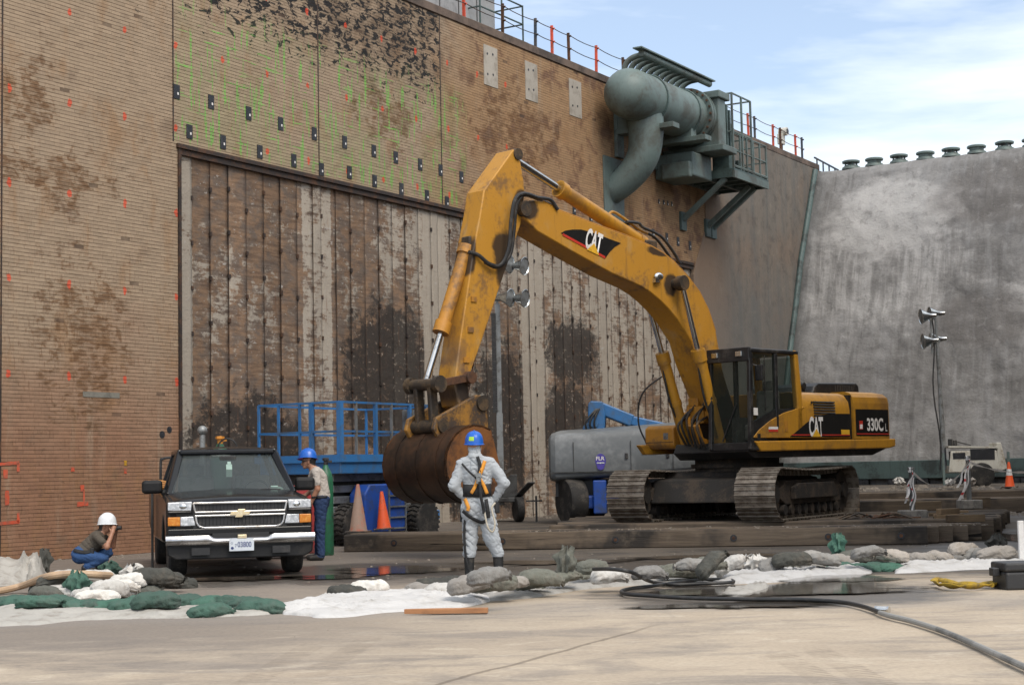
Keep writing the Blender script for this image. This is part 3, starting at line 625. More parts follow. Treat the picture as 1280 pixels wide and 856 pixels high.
for j0 in (5.57, 10.22, 14.9, 19.36, 23.85):
    k0 = edges[-1]; nseg = max(1, round((j0-k0)/0.555))
    edges += [k0+(j0-k0)*(q+1)/nseg for q in range(nseg)] + [j0+0.29]
edges += [24.7, 25.2]
for a, b in zip(edges[:-1], edges[1:]):
    narrow = (b-a) < 0.4; mb = MB(); nn = 26; w = b-a-0.011
    yf = (0.045 if narrow else 0.06)+random.uniform(-0.012, 0.012)
    sd = random.uniform(0, 50); cu = (a+b)/2
    def f(s, q):
        zz = -0.1+q*(PZ-0.05+0.1); xx = cu+(s-0.5)*w
        return (xx+0.006*mnoise.noise((xx*3, zz*5, sd)), yf+0.014*mnoise.noise((xx*4+sd, zz*3.1, 2)) + (0.0), zz)
    mb.grid(f, 5, 60); o = obj('concrete_strip', mb, SM, wall, 180, fixn=False); sm_ = o.modifiers.new('thick', 'SOLIDIFY'); sm_.thickness = 0.03; sm_.offset = -1
# iron rails in the joints with clips
for i, e in enumerate(edges[1:-1]):
    mb = MB(); mb.bb((e-0.006, 0.052, 0), (e+0.006, 0.11, PZ-0.06))
    if i % 2 == 0 or e < 5:
        for q in range(8):
            zz = 0.8+q*0.92+0.25*math.sin(e*7); mb.bb((e-0.03, 0.022, zz), (e+0.03, 0.06, zz+0.09))
    obj('joint_rail', mb, M['dark_steel'], wall, 0)
# steel frame round the panel
mb = MB(); mb.bb((PU0-0.02, -0.05, -0.1), (PU0+0.055, 0.12, PZ+0.0)); obj('frame_jamb', mb, M['dark_steel'], wall, 0)
mb = MB(); mb.bb((PU0-0.06, -0.075, PZ-0.015), (PU1+0.1, 0.10, PZ+0.07)); mb.bb((PU0, -0.03, PZ-0.14), (PU1+0.1, 0.09, PZ-0.02)); obj('frame_head', mb, M['dark_steel'], wall, 0)
# vertical expansion joints
for uj, za, zb in ((1.08, PZ+0.1, TOP), (5.74, PZ+0.1, TOP), (10.67, PZ+0.1, TOP), (-3.23, 0, TOP)):
    mb = MB(); mb.bb((uj-0.018, -0.0165, za), (uj+0.018, 0.02, zb)); obj('expansion_joint', mb, M['dark_steel'], wall, 0)
# coping
def coping_material():
    t = NT('coping_concrete'); p = t.coords(wall); n = t.noise(p, 0.9, 4, 0.65); n2 = t.noise(p, 14, 4)
    return t.done(t.mix(t.step(n, 0.4, 0.62), (0.155, 0.115, 0.092), (0.075, 0.06, 0.052)), 0.9, 0, t.bump(n2, 0.5, 0.02), 0.2)
CPM = coping_material()
mb = MB(); u = U0
while u < 37.2:
    v2 = min(u+3.0, 37.2); mb.bb((u+0.006, -0.05, TOP-0.002), (v2-0.006, 0.7, TOP+0.22+random.uniform(-0.006, 0.006))); u = v2
obj('coping', mb, CPM, wall, 0, bevel=0.015)
# smooth concrete end of the wall beyond the bricks
def cheek_material():
    t = NT('streaked_concrete'); p = t.coords(wall); u, yy, z = t.sep(p)
    s1 = t.noise(t.scale(p, (1.5, 1, 0.10)), 1.0, 4, 0.62, 0.3); s2 = t.noise(t.scale(p, (5, 1, 0.35)), 1.0, 5, 0.62); b_ = t.noise(p, 0.4, 5, 0.6); f_ = t.noise(p, 14, 4)
    col = t.mix(t.step(s1, 0.38, 0.66), (0.175, 0.150, 0.124), (0.130, 0.124, 0.114))
    col = t.mix(t.step(b_, 0.45, 0.65, 0, 0.6), col, (0.185, 0.135, 0.10)); mo = t.noise(p, 1.8, 5, 0.72, 0.2); col = t.mix(t.step(mo, 0.48, 0.66, 0, 0.6), col, (0.085, 0.076, 0.066)); col = t.mix(t.step(mo, 0.44, 0.30, 0, 0.5), col, (0.25, 0.215, 0.175))
    col = t.mix(t.math('MULTIPLY', t.step(u, 29, 26.2), 0.75), col, (0.27, 0.175, 0.11))
    col = t.mix(t.step(s2, 0.56, 0.74, 0, 0.45), col, (0.20, 0.17, 0.15))
    col = t.mix(t.math('MULTIPLY', t.step(z, 9, 6), 0.5), col, (0.135, 0.135, 0.13))
    return t.done(t.mix(t.math('MULTIPLY', f_, 0.25), col, (0.06, 0.055, 0.05)), 0.9, 0, t.bump(t.math('ADD', s2, f_), 0.35, 0.02), 0.25)
CKM = cheek_material()
mb = MB()
poly = [(25.3, -0.3), (25.3, 7.75), (25.6, 8.3), (26.35, 9.4), (26.45, TOP), (38, TOP), (38, -0.3)]
mb.prism(poly, -0.035, 0.6, lambda p, q, s: Vector((p, s, q))); obj('concrete_end', mb, CKM, wall, 0, bevel=0.02)
# the opposite side of the trench, just outside the picture on the right: it shades the floor of the trench
opp = thing('opposite_trench_wall', 'plain concrete wall on the right side of the trench, outside the picture', 'wall', M=WM)
mb = MB(); mb.bb((-0.6, -19.4, -0.3), (42.0, -18.7, TOP)); obj('wall_face', mb, CKM, opp, 0, bevel=0.02)
mb = MB(); mb.bb((-0.7, -19.5, TOP+0.002), (42.0, -18.6, TOP+0.22)); obj('coping', mb, CPM, opp, 0, bevel=0.015)
# anchor plates
def plate_at(u, z, s=1.0):
    mb = MB(); mb.bb((u-0.085*s, -0.026, z-0.145*s), (u+0.085*s, 0.0, z+0.145*s))
    o = obj('anchor_plate', mb, M['plate_black'], wall, 0)
    mb = MB(); mb.bb((u+0.01, -0.0285, z-0.06), (u+0.05, -0.0262, z-0.01)); obj('paint_dot', mb, M['decal_white'], o, 0)
for x, y in [(220, 115), (263, 128), (310, 142), (350, 155), (392, 167.5), (430, 178), (466.5, 189), (494, 197), (524.5, 206), (550, 213), (576, 221.5),
             (236, 165), (278, 178), (324, 190), (366.5, 201), (401, 212), (436, 216), (467.5, 226.5), (501, 236.5), (533, 245), (558, 253), (717, 262), (738, 273), (816, 292), (833, 297), (847, 302), (862, 307)]:
    q = W(x, y); plate_at(q.x, q.z)
for x, y, s in ((823, 252, 0.5), (829, 253, 0.5), (834, 254, 0.5), (839, 255, 0.5), (895, 288, 1.0), (217, 538, 0.0)):
    if s: q = W(x, y); plate_at(q.x, q.z, s)
# pale grout pads with bolt holes
for x0, x1, y0, y1 in ((604, 621, 57, 107), (656, 671, 81, 129), (711, 726, 106, 152)):
    a = W(x0, (y0+y1)/2); b = W(x1, (y0+y1)/2); mb = MB(); mb.bb((a.x, -0.028, 11.62), (b.x, 0.01, 12.70)); o = obj('grout_pad', mb, M['grout'], wall, 0)
    for su in (0.25, 0.65):
        for zz in (11.9, 12.45):
            mb = MB(); q = a.x+(b.x-a.x)*su; mb.cyl((q, -0.034, zz+su*0.08), (q, -0.02, zz+su*0.08), 0.035, 8); obj('bolt', mb, M['plate_black'], o, 0)
a = W(103, 492.5); mb = MB(); mb.bb((a.x, -0.02, a.z-0.05), (a.x+0.92, 0.0, a.z+0.05)); obj('patch_brick', mb, pm('grey_patch_brick', (0.20, 0.19, 0.16), None, 0.4, 5, 0.9, bump=0.2), wall, 0)
for x, y, w_, h_ in ((211, 537, 0.11, 0.13), (202, 543, 0.12, 0.14)):
    q = W(x, y); mb = MB(); mb.cyl((q.x, -0.02, q.z), (q.x, 0.0, q.z), w_*0.6, 12); obj('bolt_plate', mb, M['plate_black'], wall, 0)
# sprayed survey strokes low on the wall: (pixel polyline, width)
def stroke(pts, w, mat):
    mb = MB(); P = [W(*p) for p in pts]
    for a, b in zip(P[:-1], P[1:]):
        d = (b-a).normalized(); nn = Vector((-d.z, 0, d.x))*w/2; e = d*w*0.35; k = 7; row = []
        for i in range(k+1):
            c_ = a-e+(b-a+2*e)*(i/k); ww = 1+0.35*mnoise.noise((c_.x*17, c_.z*17, w))
            row += [c_+nn*ww, c_-nn*ww]
        mb.add([(v.x, -0.0195, v.z) for v in row], [(2*i, 2*i+1, 2*i+3, 2*i+2) for i in range(k)])
    obj('paint_mark', mb, mat, wall, 0, fixn=False)
for pts, w, m in (([(0, 580), (22, 578)], 0.055, 'spray_orange'), ([(22, 580), (22, 588)], 0.06, 'spray_orange'), ([(6, 589), (6, 595)], 0.10, 'spray_orange'), ([(8, 615), (8, 629)], 0.085, 'spray_orange'),
                  ([(0, 654), (22, 652)], 0.06, 'spray_orange'), ([(22, 652), (22, 642)], 0.06, 'spray_orange'), ([(102, 608), (102, 612)], 0.09, 'spray_orange'), ([(104, 612), (104, 626)], 0.035, 'spray_orange'),
                  ([(97, 630), (108, 629)], 0.08, 'spray_orange'), ([(90, 586), (90, 587)], 0.09, 'spray_orange'), ([(156, 577), (156, 580)], 0.07, 'spray_yellow'), ([(156, 587), (156, 590)], 0.07, 'spray_orange')):
    stroke(pts, w, M[m])

# ------------------------------------------------------------------ grey shotcrete deflector wall closing the trench
def defl_material():
    t = NT('sprayed_concrete'); p = t.coords(wall); u, yy, z = t.sep(p); d = t.math('MULTIPLY', yy, -1.0)
    b_ = t.noise(t.scale(p, (1, 1, 1.3)), 0.22, 4, 0.6, 0.8); m_ = t.noise(t.scale(p, (1, 0.7, 1.5)), 1.1, 5, 0.62, 0.15); f_ = t.noise(p, 9, 5, 0.65); s_ = t.noise(t.scale(p, (1, 3.4, 0.16)), 1.0, 5, 0.66, 0.25)
    col = t.mix(t.step(b_, 0.36, 0.62), (0.165, 0.158, 0.150), (0.235, 0.228, 0.22))
    col = t.mix(t.step(s_, 0.46, 0.66, 0, 0.6), col, (0.26, 0.255, 0.25)); col = t.mix(t.step(s_, 0.44, 0.32, 0, 0.5), col, (0.11, 0.105, 0.10))
    pal = t.math('MAXIMUM', t.blob(d, z, 3.4, 10.6, 2.4, 1.7, m_, 0.5), t.blob(d, z, 10.0, 7.0, 2.2, 1.0, m_, 0.8))
    pal = t.math('MAXIMUM', pal, t.math('MULTIPLY', t.blob(d, z, 3.0, 8.6, 3.4, 2.3, m_, 0.8), t.step(s_, 0.40, 0.62, 0.25, 0.8)))
    col = t.mix(t.math('MULTIPLY', pal, 0.75), col, (0.42, 0.405, 0.385))
    dkk = t.math('MAXIMUM', t.blob(d, z, 8.2, 11.2, 3.5, 1.2, b_, 0.5), t.blob(d, z, 7.4, 6.4, 2.0, 1.0, m_, 0.6))
    col = t.mix(t.math('MULTIPLY', dkk, 0.55), col, (0.115, 0.104, 0.096))
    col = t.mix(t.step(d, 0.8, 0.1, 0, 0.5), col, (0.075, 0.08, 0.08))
    col = t.mix(t.step(f_, 0.60, 0.75, 0, 0.35), col, (0.06, 0.055, 0.05))
    mo = t.noise(p, 2.6, 5, 0.72, 0.2); col = t.mix(t.step(mo, 0.50, 0.70, 0, 0.45), col, (0.10, 0.095, 0.09)); col = t.mix(t.step(mo, 0.46, 0.32, 0, 0.4), col, (0.30, 0.29, 0.28))
    return t.done(col, t.math('SUBTRACT', 0.88, t.math('MULTIPLY', pal, 0.34)), 0, t.bump(t.math('ADD', t.math('MULTIPLY', t.math('ADD', m_, mo), 1.4), t.math('MULTIPLY', f_, 0.7)), 0.40, 0.07), 0.25)
DPROF = [(31.6, -0.4), (32.1, 1.6), (33.0, 4.2), (33.8, 6.3), (34.75, 8.8), (35.6, 10.8), (36.55, 12.55), (36.85, 12.85), (37.3, 12.95), (40.5, 12.95)]
cum = [0]
for a, b in zip(DPROF[:-1], DPROF[1:]): cum.append(cum[-1]+math.dist(a, b))
def dprof(s):
    L = s*cum[-1]
    for i in range(len(cum)-1):
        if L <= cum[i+1]+1e-9:
            q = (L-cum[i])/(cum[i+1]-cum[i]); return (DPROF[i][0]*(1-q)+DPROF[i+1][0]*q, DPROF[i][1]*(1-q)+DPROF[i+1][1]*q)
    return DPROF[-1]
defl = thing('deflector_wall', 'grey rough sprayed concrete sloping wall closing the far end of the trench', 'wall', M=WM)
mb = MB()
def f(s, q):
    d = s*26-0.5; uu, zz = dprof(q)
    nn = 0.13*mnoise.fractal((d*0.40, zz*0.45, 3.1), 1.0, 2.0, 5) + 0.04*mnoise.noise((d*2.3, zz*2.3, 8))+0.022*mnoise.noise((d*6, zz*6, 1))
    w_ = 1 if zz < 12.5 else 0.45
    return (uu-nn*w_, -d, zz+(0 if zz < 12 else nn*0.4))
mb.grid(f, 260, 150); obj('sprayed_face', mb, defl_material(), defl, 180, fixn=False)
mb = MB(); mb.bb((32.2, -25.5, 0.90), (32.05-0.5, -0.05, 1.52)); obj('base_beam', mb, M['teal_dark'], defl, 0, bevel=0.02)
for k in range(9):
    mb = MB(); d0 = -(2.2+k*2.1)
    for q in range(5): mb.bb((31.45, d0-q*0.24-0.2, 0.56), (31.62, d0-q*0.24, 0.86))
    mb.bb((31.58, d0-1.3, 0.5), (31.75, d0+0.1, 0.9)); obj('drain_grate', mb, M['plate_black'], defl, 0)
mb = MB(); mb.tube([W(1019, 213, 0.12), W(1010, 270, 0.12), W(1001, 325, 0.12), W(995, 380, 0.12), W(989, 425, 0.12), W(981, 500, 0.12), W(973, 570, 0.12)], 0.11, 10); obj('corner_pipe', mb, M['teal_dark'], defl)
# mushroom vents along the top of the deflector
for i, (x, y) in enumerate(((1064, 211), (1093, 209), (1124, 206), (1157, 202), (1189, 198), (1221, 194), (1256, 190), (1290, 187))):
    v = ray(x, y); uq = 37.35; P0 = W0+WD*uq; P = CAMP+v*((P0-CAMP).dot(WD)/v.dot(WD)); loc = WM.inverted() @ P
    low = i % 2 == 0
    order = ['first', 'second', 'third', 'fourth', 'fifth', 'sixth', 'seventh', 'last'][i]
    t_ = thing('roof_vent', f'grey-green mushroom vent on top of the grey wall, {order} from the corner', 'vent', group='vents along the top of the grey wall', M=WM @ Matrix.Translation((loc.x, loc.y, 12.90)) @ Matrix.Diagonal((0.74, 0.74, 0.66, 1)))
    mb = MB(); mb.lathe([(0.50, 0), (0.46, 0.14), (0.36, 0.2), (0.36, 0.24)], 18); obj('curb', mb, M['teal'], t_)
    mb = MB()
    if low:
        for a in range(4): mb = MB(); mb.box((0.30*math.cos(a*PI/2+0.6), 0.30*math.sin(a*PI/2+0.6), 0.32), (0.06, 0.06, 0.20)); obj('leg', mb, M['teal_dark'], t_)
        mb = MB(); mb.lathe([(0.30, 0.40), (0.46, 0.40), (0.47, 0.50), (0.40, 0.535), (0.0, 0.55)], 18); obj('cap', mb, M['teal'], t_)
    else:
        mb.lathe([(0.36, 0.22), (0.36, 0.36), (0.47, 0.37), (0.48, 0.46), (0.42, 0.51), (0.0, 0.53)], 18); obj('cap', mb, M['teal'], t_)

# ------------------------------------------------------------------ post and cable railing along the wall top
rail = thing('cable_railing', 'orange and dark posts with two cables along the top of the brick wall', 'railing', M=WM)
posts = [(-4.0, 'o', 0), (1.0, 'o', 0), (5.5, 'b', 0), (9.0, 'o', 0)] + [(W(x, y).x, k, 0) for x, y, k in ((586, 16, 'o'), (634, 38, 'r'), (675, 58, 'b'), (696, 68, 'o'), (717, 78, 'r'), (751, 95, 'o'), (785, 110, 'r'), (907, 168, 'r'), (941, 184, 'o'), (949, 188, 'b'), (972, 199, 'o'), (981, 203, 'r'), (1000, 211, 'o'), (1008, 214, 'b'))]
ztop = TOP+0.22
for u, k, _ in posts:
    mb = MB(); ln = random.uniform(-0.03, 0.03); mb.bar((u, 0.15, ztop-0.02), (u+ln, 0.15, ztop+0.90), 0.075, 0.05, (1, 0, 0))
    for q in (0.42, 0.80): mb.cyl((u+ln*q, 0.10, ztop+q), (u+ln*q, 0.06, ztop+q), 0.03, 8)
    obj('post', mb, {'o': M['orange_post'], 'b': M['blue_post'], 'r': M['rust']}[k], rail, 0)
us = [p[0] for p in posts]
for q in (0.42, 0.80):
    pts = []
    for a, b in zip(us[:-1], us[1:]):
        for k in range(4):
            s = k/4; pts.append((a+(b-a)*s, 0.08, ztop+q-0.05*min(1, (b-a)/2)*4*s*(1-s)))
    pts.append((us[-1], 0.08, ztop+q)); mb = MB(); mb.tube(pts, 0.013, 5); obj('cable', mb, M['dark_steel'], rail)
# small stair rail beyond
mb = MB(); base = Vector((36.0, 0.5, ztop))
sr = thing('stair_handrail', 'dark sloping handrail at the corner beyond the last railing posts', 'handrail', M=WM)
a = W(1018, 197, -0.5); b = W(1048, 213, -0.5)
mb.bar(a, b, 0.06, 0.05); obj('top_rail', mb, M['blue_post'], sr, 0)
for k in range(4):
    p = a+(b-a)*((k+0.4)/4); mb = MB(); mb.bar(p, (p.x, p.y, ztop-0.4), 0.05, 0.05, (1, 0, 0)); obj('baluster', mb, M['blue_post'], sr, 0)
# camera or lamp on the post
q = W(983, 183, -0.1); t_ = thing('security_camera', 'pale camera on a bracket clamped to a railing post near the corner', 'camera', M=WM @ Matrix.Translation((q.x, 0.3, ztop)))
mb = MB(); mb.bb((-0.16, -0.1, 0.35), (0.16, 0.1, 0.75)); obj('housing', mb, M['white_paint'], t_, 0, bevel=0.02)
mb = MB(); mb.cyl((0.1, 0.1, 0.85), (0.1, -0.22, 0.85), 0.16, 14); obj('lens_barrel', mb, M['white_paint'], t_); mb = MB(); mb.cyl((0.1, -0.21, 0.85), (0.1, -0.235, 0.85), 0.10, 14); obj('lens', mb, M['plate_black'], t_)
mb = MB(); mb.bb((-0.05, -0.04, -0.02), (0.05, 0.04, 0.4)); obj('bracket', mb, M['rust'], t_, 0)
# equipment cabinet and landing with rails on the wall top
q = W(557, 0, -0.9); cab_ = thing('equipment_cabinet', 'grey metal cabinet with a dark rim standing on top of the brick wall', 'cabinet', M=WM @ Matrix.Translation((q.x-0.2, 0, ztop)))
mb = MB(); mb.bb((-1.5, 0.7, -0.2), (2.35, 2.6, 1.25)); obj('body', mb, M['grey_panel'], cab_, 0, bevel=0.03)
mb = MB(); mb.bb((-1.6, 0.62, 1.26), (2.45, 2.7, 1.42)); obj('rim', mb, M['dark_steel'], cab_, 0)
for k in range(4): mb = MB(); mb.bb((-1.3+k*0.9, 0.682, 0.1), (-1.28+k*0.9, 0.70, 1.2)); obj('seam', mb, M['steel_dark'], cab_, 0)
q = W(604, 20, -0.2); ld = thing('rail_landing', 'grey-green landing with pipe guardrail on the wall top beside the cabinet', 'landing', M=WM @ Matrix.Translation((q.x, 0.3, ztop)))
LW = W(660, 47, -0.2).x-q.x
mb = MB(); mb.bb((0, 0, 0.0), (LW, 1.2, 0.14)); obj('deck', mb, M['teal'], ld, 0)
for (x, y) in ((0.05, 0.03), (LW*0.5, 0.03), (LW-0.05, 0.03), (0.05, 1.17), (LW*0.5, 1.17), (LW-0.05, 1.17)):
    mb = MB(); mb.cyl((x, y, 0.13), (x, y, 1.2), 0.026, 8); obj('rail_post', mb, M['teal_dark'], ld)
for zz in (0.66, 1.18):
    mb = MB(); mb.tube([(0.05, 1.17, zz), (LW-0.05, 1.17, zz), (LW-0.05, 0.03, zz), (0.05, 0.03, zz), (0.05, 1.17, zz)], 0.024, 8); obj('guard_rail', mb, M['teal_dark'], ld)

# ------------------------------------------------------------------ big pipe header and valve platform hanging on the wall
pipe = thing('pipe_header', 'grey-green pipe header with domed end, curved outlet and row of bent tubes on the wall', 'pipework', M=WM)
OFF = 1.0
c0 = W(786, 117, OFF); c1 = W(858, 148, OFF); c1 = Vector((c1.x, c1.y, c0.z)); rad = 0.74
ax = (c1-c0).normalized()
pts = [c0-ax*rad*math.cos(k*PI/16) for k in range(9)]; rs = [max(0.02, rad*math.sin(k*PI/16)) for k in range(9)]
mb = MB(); mb.tube(pts+[c0+(c1-c0)*s for s in (0.3, 0.6, 1.0)], rs+[rad]*3, 30); obj('header_pipe', mb, M['teal'], pipe, 50)
mb = MB()
fl0 = c1
mb.tube([fl0-ax*0.02, fl0+ax*0.12], rad+0.17, 30); mb.tube([fl0+ax*0.16, fl0+ax*0.30], rad+0.17, 30); o = obj('flange', mb, M['teal'], pipe, 30)
mb = MB()
for k in range(24):
    a = 2*PI*k/24; d_ = Vector((0, math.cos(a), math.sin(a)))*(rad+0.11); mb.cyl(fl0+d_-ax*0.07, fl0+d_+ax*0.36, 0.035, 6)
obj('flange_bolts', mb, M['rust'], pipe)
# curved outlet: leaves the pipe downwards, bends back into the wall
q0 = W(806, 150, OFF); ob = [Vector((q0.x, -OFF, c0.z-0.3)), Vector((q0.x, -OFF-0.02, c0.z-1.1)), Vector((q0.x-0.03, -OFF+0.08, c0.z-1.7)), Vector((q0.x-0.1, -OFF+0.42, c0.z-2.2)), Vector((q0.x-0.2, -OFF+0.95, c0.z-2.62)), Vector((q0.x-0.28, 0.6, c0.z-2.9))]
mb = MB(); mb.tube(catmull(ob, 6), [0.56-0.18*k/30 for k in range(31)], 26); obj('outlet_elbow', mb, M['teal'], pipe, 60)
q = ob[-1]; mb = MB(); mb.bb((q.x-0.62, -0.06, q.z-0.75), (q.x+0.62, 0, q.z+1.2)); obj('wall_plate', mb, M['teal'], pipe, 0, bevel=0.01)
mb = MB(); mb.bar((q.x, -0.04, q.z-0.6), (q.x, -0.04, q.z-2.2), 0.40, 0.04, (0, 1, 0)); obj('stain_plate', mb, M['concrete_block'], pipe, 0)
# saddles, straps
for s in (0.28, 0.86):
    p = c0+(c1-c0)*s; mb = MB(); mb.bb((p.x-0.22, -OFF-rad-0.25, p.z-rad-0.22), (p.x+0.22, 0, p.z-rad-0.06)); mb.bb((p.x-0.18, -OFF-0.5, p.z-rad-0.08), (p.x+0.18, -0.05, p.z-rad+0.35)); mb.bb((p.x-0.22, -0.12, p.z-rad-0.9), (p.x+0.22, 0, p.z+0.4))
    obj('saddle', mb, M['teal'], pipe, 0, bevel=0.015)
    mb = MB(); mb.tube([p+Vector((0, math.cos(a)*(rad+0.02), math.sin(a)*(rad+0.02))) for a in [2*PI*k/28 for k in range(28)]], 0.035, 6, closed=True); obj('strap', mb, M['teal_dark'], pipe)
# row of bent tubes on top and the rail pipe they reach
nb = 11; ua = c0.x+0.55; ub = c1.x+0.45
for k in range(nb):
    u = ua+(ub-ua)*k/(nb-1); b0 = Vector((u, -OFF+0.40, c0.z+rad-0.22)); r_ = 0.088
    pp = [b0, b0+Vector((0, 0.02, 0.34)), b0+Vector((0.02, -0.08, 0.58)), b0+Vector((0.06, -0.30, 0.72)), b0+Vector((0.1, -0.62, 0.76))]
    mb = MB(); mb.tube(catmull(pp, 5), r_, 12); obj('bent_tube', mb, M['teal'], pipe, 60)
mb = MB(); zt = c0.z+rad+0.54; mb.tube([(ua-0.1, -OFF-0.22, zt), (ub+0.9, -OFF-0.22, zt)], 0.10, 14); mb.box(((ua+ub)/2+0.3, -OFF-0.24, zt+0.10), (ub-ua+1.4, 0.3, 0.04)); obj('top_manifold', mb, M['teal'], pipe, 40)
# valve assembly
vx = fl0.x+0.35; vz = c0.z
mb = MB(); mb.bb((vx, -OFF-0.95, vz-0.95), (vx+0.55, -0.15, vz+0.62)); mb.bb((vx-0.12, -OFF-1.05, vz+0.55), (vx+0.7, -0.1, vz+0.78)); mb.bb((vx-0.15, -OFF-1.15, vz-1.15), (vx+0.9, -0.02, vz-0.95)); obj('valve_body', mb, M['teal'], pipe, 0, bevel=0.03)
mb = MB()
for k in range(4): mb.bb((vx+0.75+k*0.22, -OFF-0.7, vz-0.9), (vx+0.85+k*0.22, -OFF+0.2, vz+0.75-0.1*k))
mb.cyl((vx+0.55, -OFF-0.1, vz-0.1), (vx+2.2, -OFF-0.1, vz-0.1), 0.42, 18); obj('actuator', mb, M['teal_dark'], pipe, 30)
mb = MB(); mb.bb((vx-0.7, -OFF-0.35, vz-1.95), (vx+0.7, -0.02, vz-1.18)); mb.bb((vx-0.85, -OFF-0.3, vz-2.0), (vx-0.65, -0.3, vz-1.5)); obj('lower_housing', mb, M['teal'], pipe, 0, bevel=0.05)
# access platform with guardrail and wall braces
plat = thing('access_platform', 'grey-green steel access platform with guardrails and diagonal braces under the valve', 'platform', M=WM)
pd = 1.9; pu0 = 24.6; pu1 = 27.4; pz = W(921, 211, pd).z
mb = MB(); mb.bb((pu0, -pd, pz-0.06), (pu1, 0, pz)); obj('deck_grating', mb, M['teal_dark'], plat, 0)
for y in (-pd+0.03, -0.1, -pd/2):
    mb = MB(); mb.bb((pu0, y-0.04, pz-0.30), (pu1, y+0.04, pz-0.062)); obj('edge_beam', mb, M['teal'], plat, 0)
for k in range(5):
    u = pu0+0.05+(pu1-pu0-0.1)*k/4; mb = MB(); mb.bb((u-0.05, -pd+0.08, pz-0.28), (u+0.05, -0.15, pz-0.065)); obj('cross_beam', mb, M['teal_dark'], plat, 0)
for k in range(6):
    u = pu0+0.05+(pu1-pu0-0.1)*k/5; mb = MB(); mb.bar((u, -pd+0.04, pz), (u, -pd+0.04, pz+(1.15 if k else 2.1)), 0.055, 0.055, (1, 0, 0)); obj('rail_post', mb, M['teal'], plat, 0)
for y in (-1.4, -0.3):
    mb = MB(); mb.bar((pu1-0.03, y, pz), (pu1-0.03, y, pz+1.15), 0.055, 0.055, (1, 0, 0)); obj('rail_post', mb, M['teal'], plat, 0)
for zz in (0.08, 0.6, 1.15):
    mb = MB(); mb.tube([(pu0+0.05, -pd+0.04, pz+zz), (pu1-0.03, -pd+0.04, pz+zz), (pu1-0.03, -0.3, pz+zz)], 0.028 if zz > 0.1 else 0.05, 6); obj('guard_rail', mb, M['teal'], plat, 0)
# tall cage frame
cu0, cu1 = pu0+0.05, pu0+1.55
for (u, y) in ((cu0, -pd+0.04), (cu1, -pd+0.04), (cu0, -1.0), (cu1, -1.0), ((cu0+cu1)/2, -pd+0.04)):
    mb = MB(); mb.bar((u, y, pz), (u, y, pz+2.45), 0.06, 0.06, (1, 0, 0)); obj('cage_post', mb, M['teal'], plat, 0)
for zz in (1.2, 2.45):
    mb = MB(); mb.tube([(cu0, -pd+0.04, pz+zz), (cu1, -pd+0.04, pz+zz), (cu1, -1.0, pz+zz), (cu0, -1.0, pz+zz), (cu0, -pd+0.04, pz+zz)], 0.032, 6); obj('cage_rail', mb, M['teal'], plat, 0)
for u in (pu0+0.1, pu0+2.0, pu0+2.45):
    mb = MB(); mb.bar((u, -pd+0.35, pz-0.28), (u-0.15, -0.06, pz-1.5), 0.16, 0.12, (1, 0, 0)); obj('brace', mb, M['teal'], plat, 0)
    mb = MB(); mb.bb((u-0.33, -0.10, pz-1.85), (u+0.05, 0, pz-1.25)); obj('brace_plate', mb, M['teal_dark'], plat, 0)
for k in range(3):
    mb = MB(); u = pu0+0.3+k*0.75; mb.bb((u, -pd+0.3, pz+0.002), (u+0.5, -pd+0.9, pz+0.55-0.1*k)); obj('valve_box', mb, M['teal_dark'], plat, 0, bevel=0.02)

# ================================================================== timber mats
ma = gnd(430, 690); mb_ = gnd(1160, 680); MT = (mb_-ma); MLEN = MT.length; MT.normalize(); MNv = Vector((-MT.y, MT.x, 0)); MROT = math.atan2(MT.y, MT.x)
def timber_mesh(L, w, h, seed):
    mb = MB(); n = 24
    def sec(x):
        j = lambda a: 0.008*mnoise.noise((x*1.3, seed+a, 0.5)); c = 0.02
        return [(x, -w/2+j(1), c), (x, -w/2+c+j(2), 0), (x, w/2-c+j(3), 0), (x, w/2+j(4), c), (x, w/2+j(5), h-c), (x, w/2-c+j(6), h+j(7)), (x, -w/2+c+j(8), h+j(9)), (x, -w/2+j(10), h-c)]
    vs = [v for i in range(n+1) for v in sec(L*i/n)]; fs = []
    for i in range(n):
        for k in range(8): fs.append((i*8+k, i*8+(k+1) % 8, (i+1)*8+(k+1) % 8, (i+1)*8+k))
    mb.add(vs, fs); mb.mi = 1; mb.add([vs[k] for k in range(8)], [tuple(range(7, -1, -1))]); mb.add([vs[n*8+k] for k in range(8)], [tuple(range(8))])
    return mesh_of('timber', mb, [M['timber'], M['timber_end']], 40)
def timber_mat(label, org, n, L, w, h, z0, stag, holes=False, jit=0.1):
    t_ = thing('timber_mat', label, 'timber mat', (org.x, org.y, z0), MROT, 'timber mats under the machines')
    for k in range(n):
        a = stag*k*0.0+random.uniform(-jit, jit)*(k > 0); LL = L+stag*k+random.uniform(-jit, jit)*(k > 0)*0.4
        o = obj('timber', timber_mesh(LL-a, w-0.012, h+random.uniform(-0.012, 0.004)*(k > 0), k*3.3+L), None, t_); o.location = (a, w/2+k*w, 0)
        if holes and k == 0:
            for q in (0.94, 2.95, 5.0, 7.1, 8.75, 10.0):
                mb = MB(); mb.tube([(q, -w/2-0.004, h*0.5), (q, -w/2+0.02, h*0.5)], 0.06, 14); mb.mi = 1; mb.tube([(q, -w/2-0.016, h*0.5), (q, -w/2-0.0045, h*0.5)], 0.032, 10); obj('bolt_hole', mb, [M['plate_black'], M['rust']], o)
    return t_
timber_mat('long weathered timber mat with bolt holes along its front face, nearest the sandbags', ma, 5, MLEN, 0.30, 0.315, 0.0, 0.26, True)
o2 = ma+MNv*1.62+MT*3.6
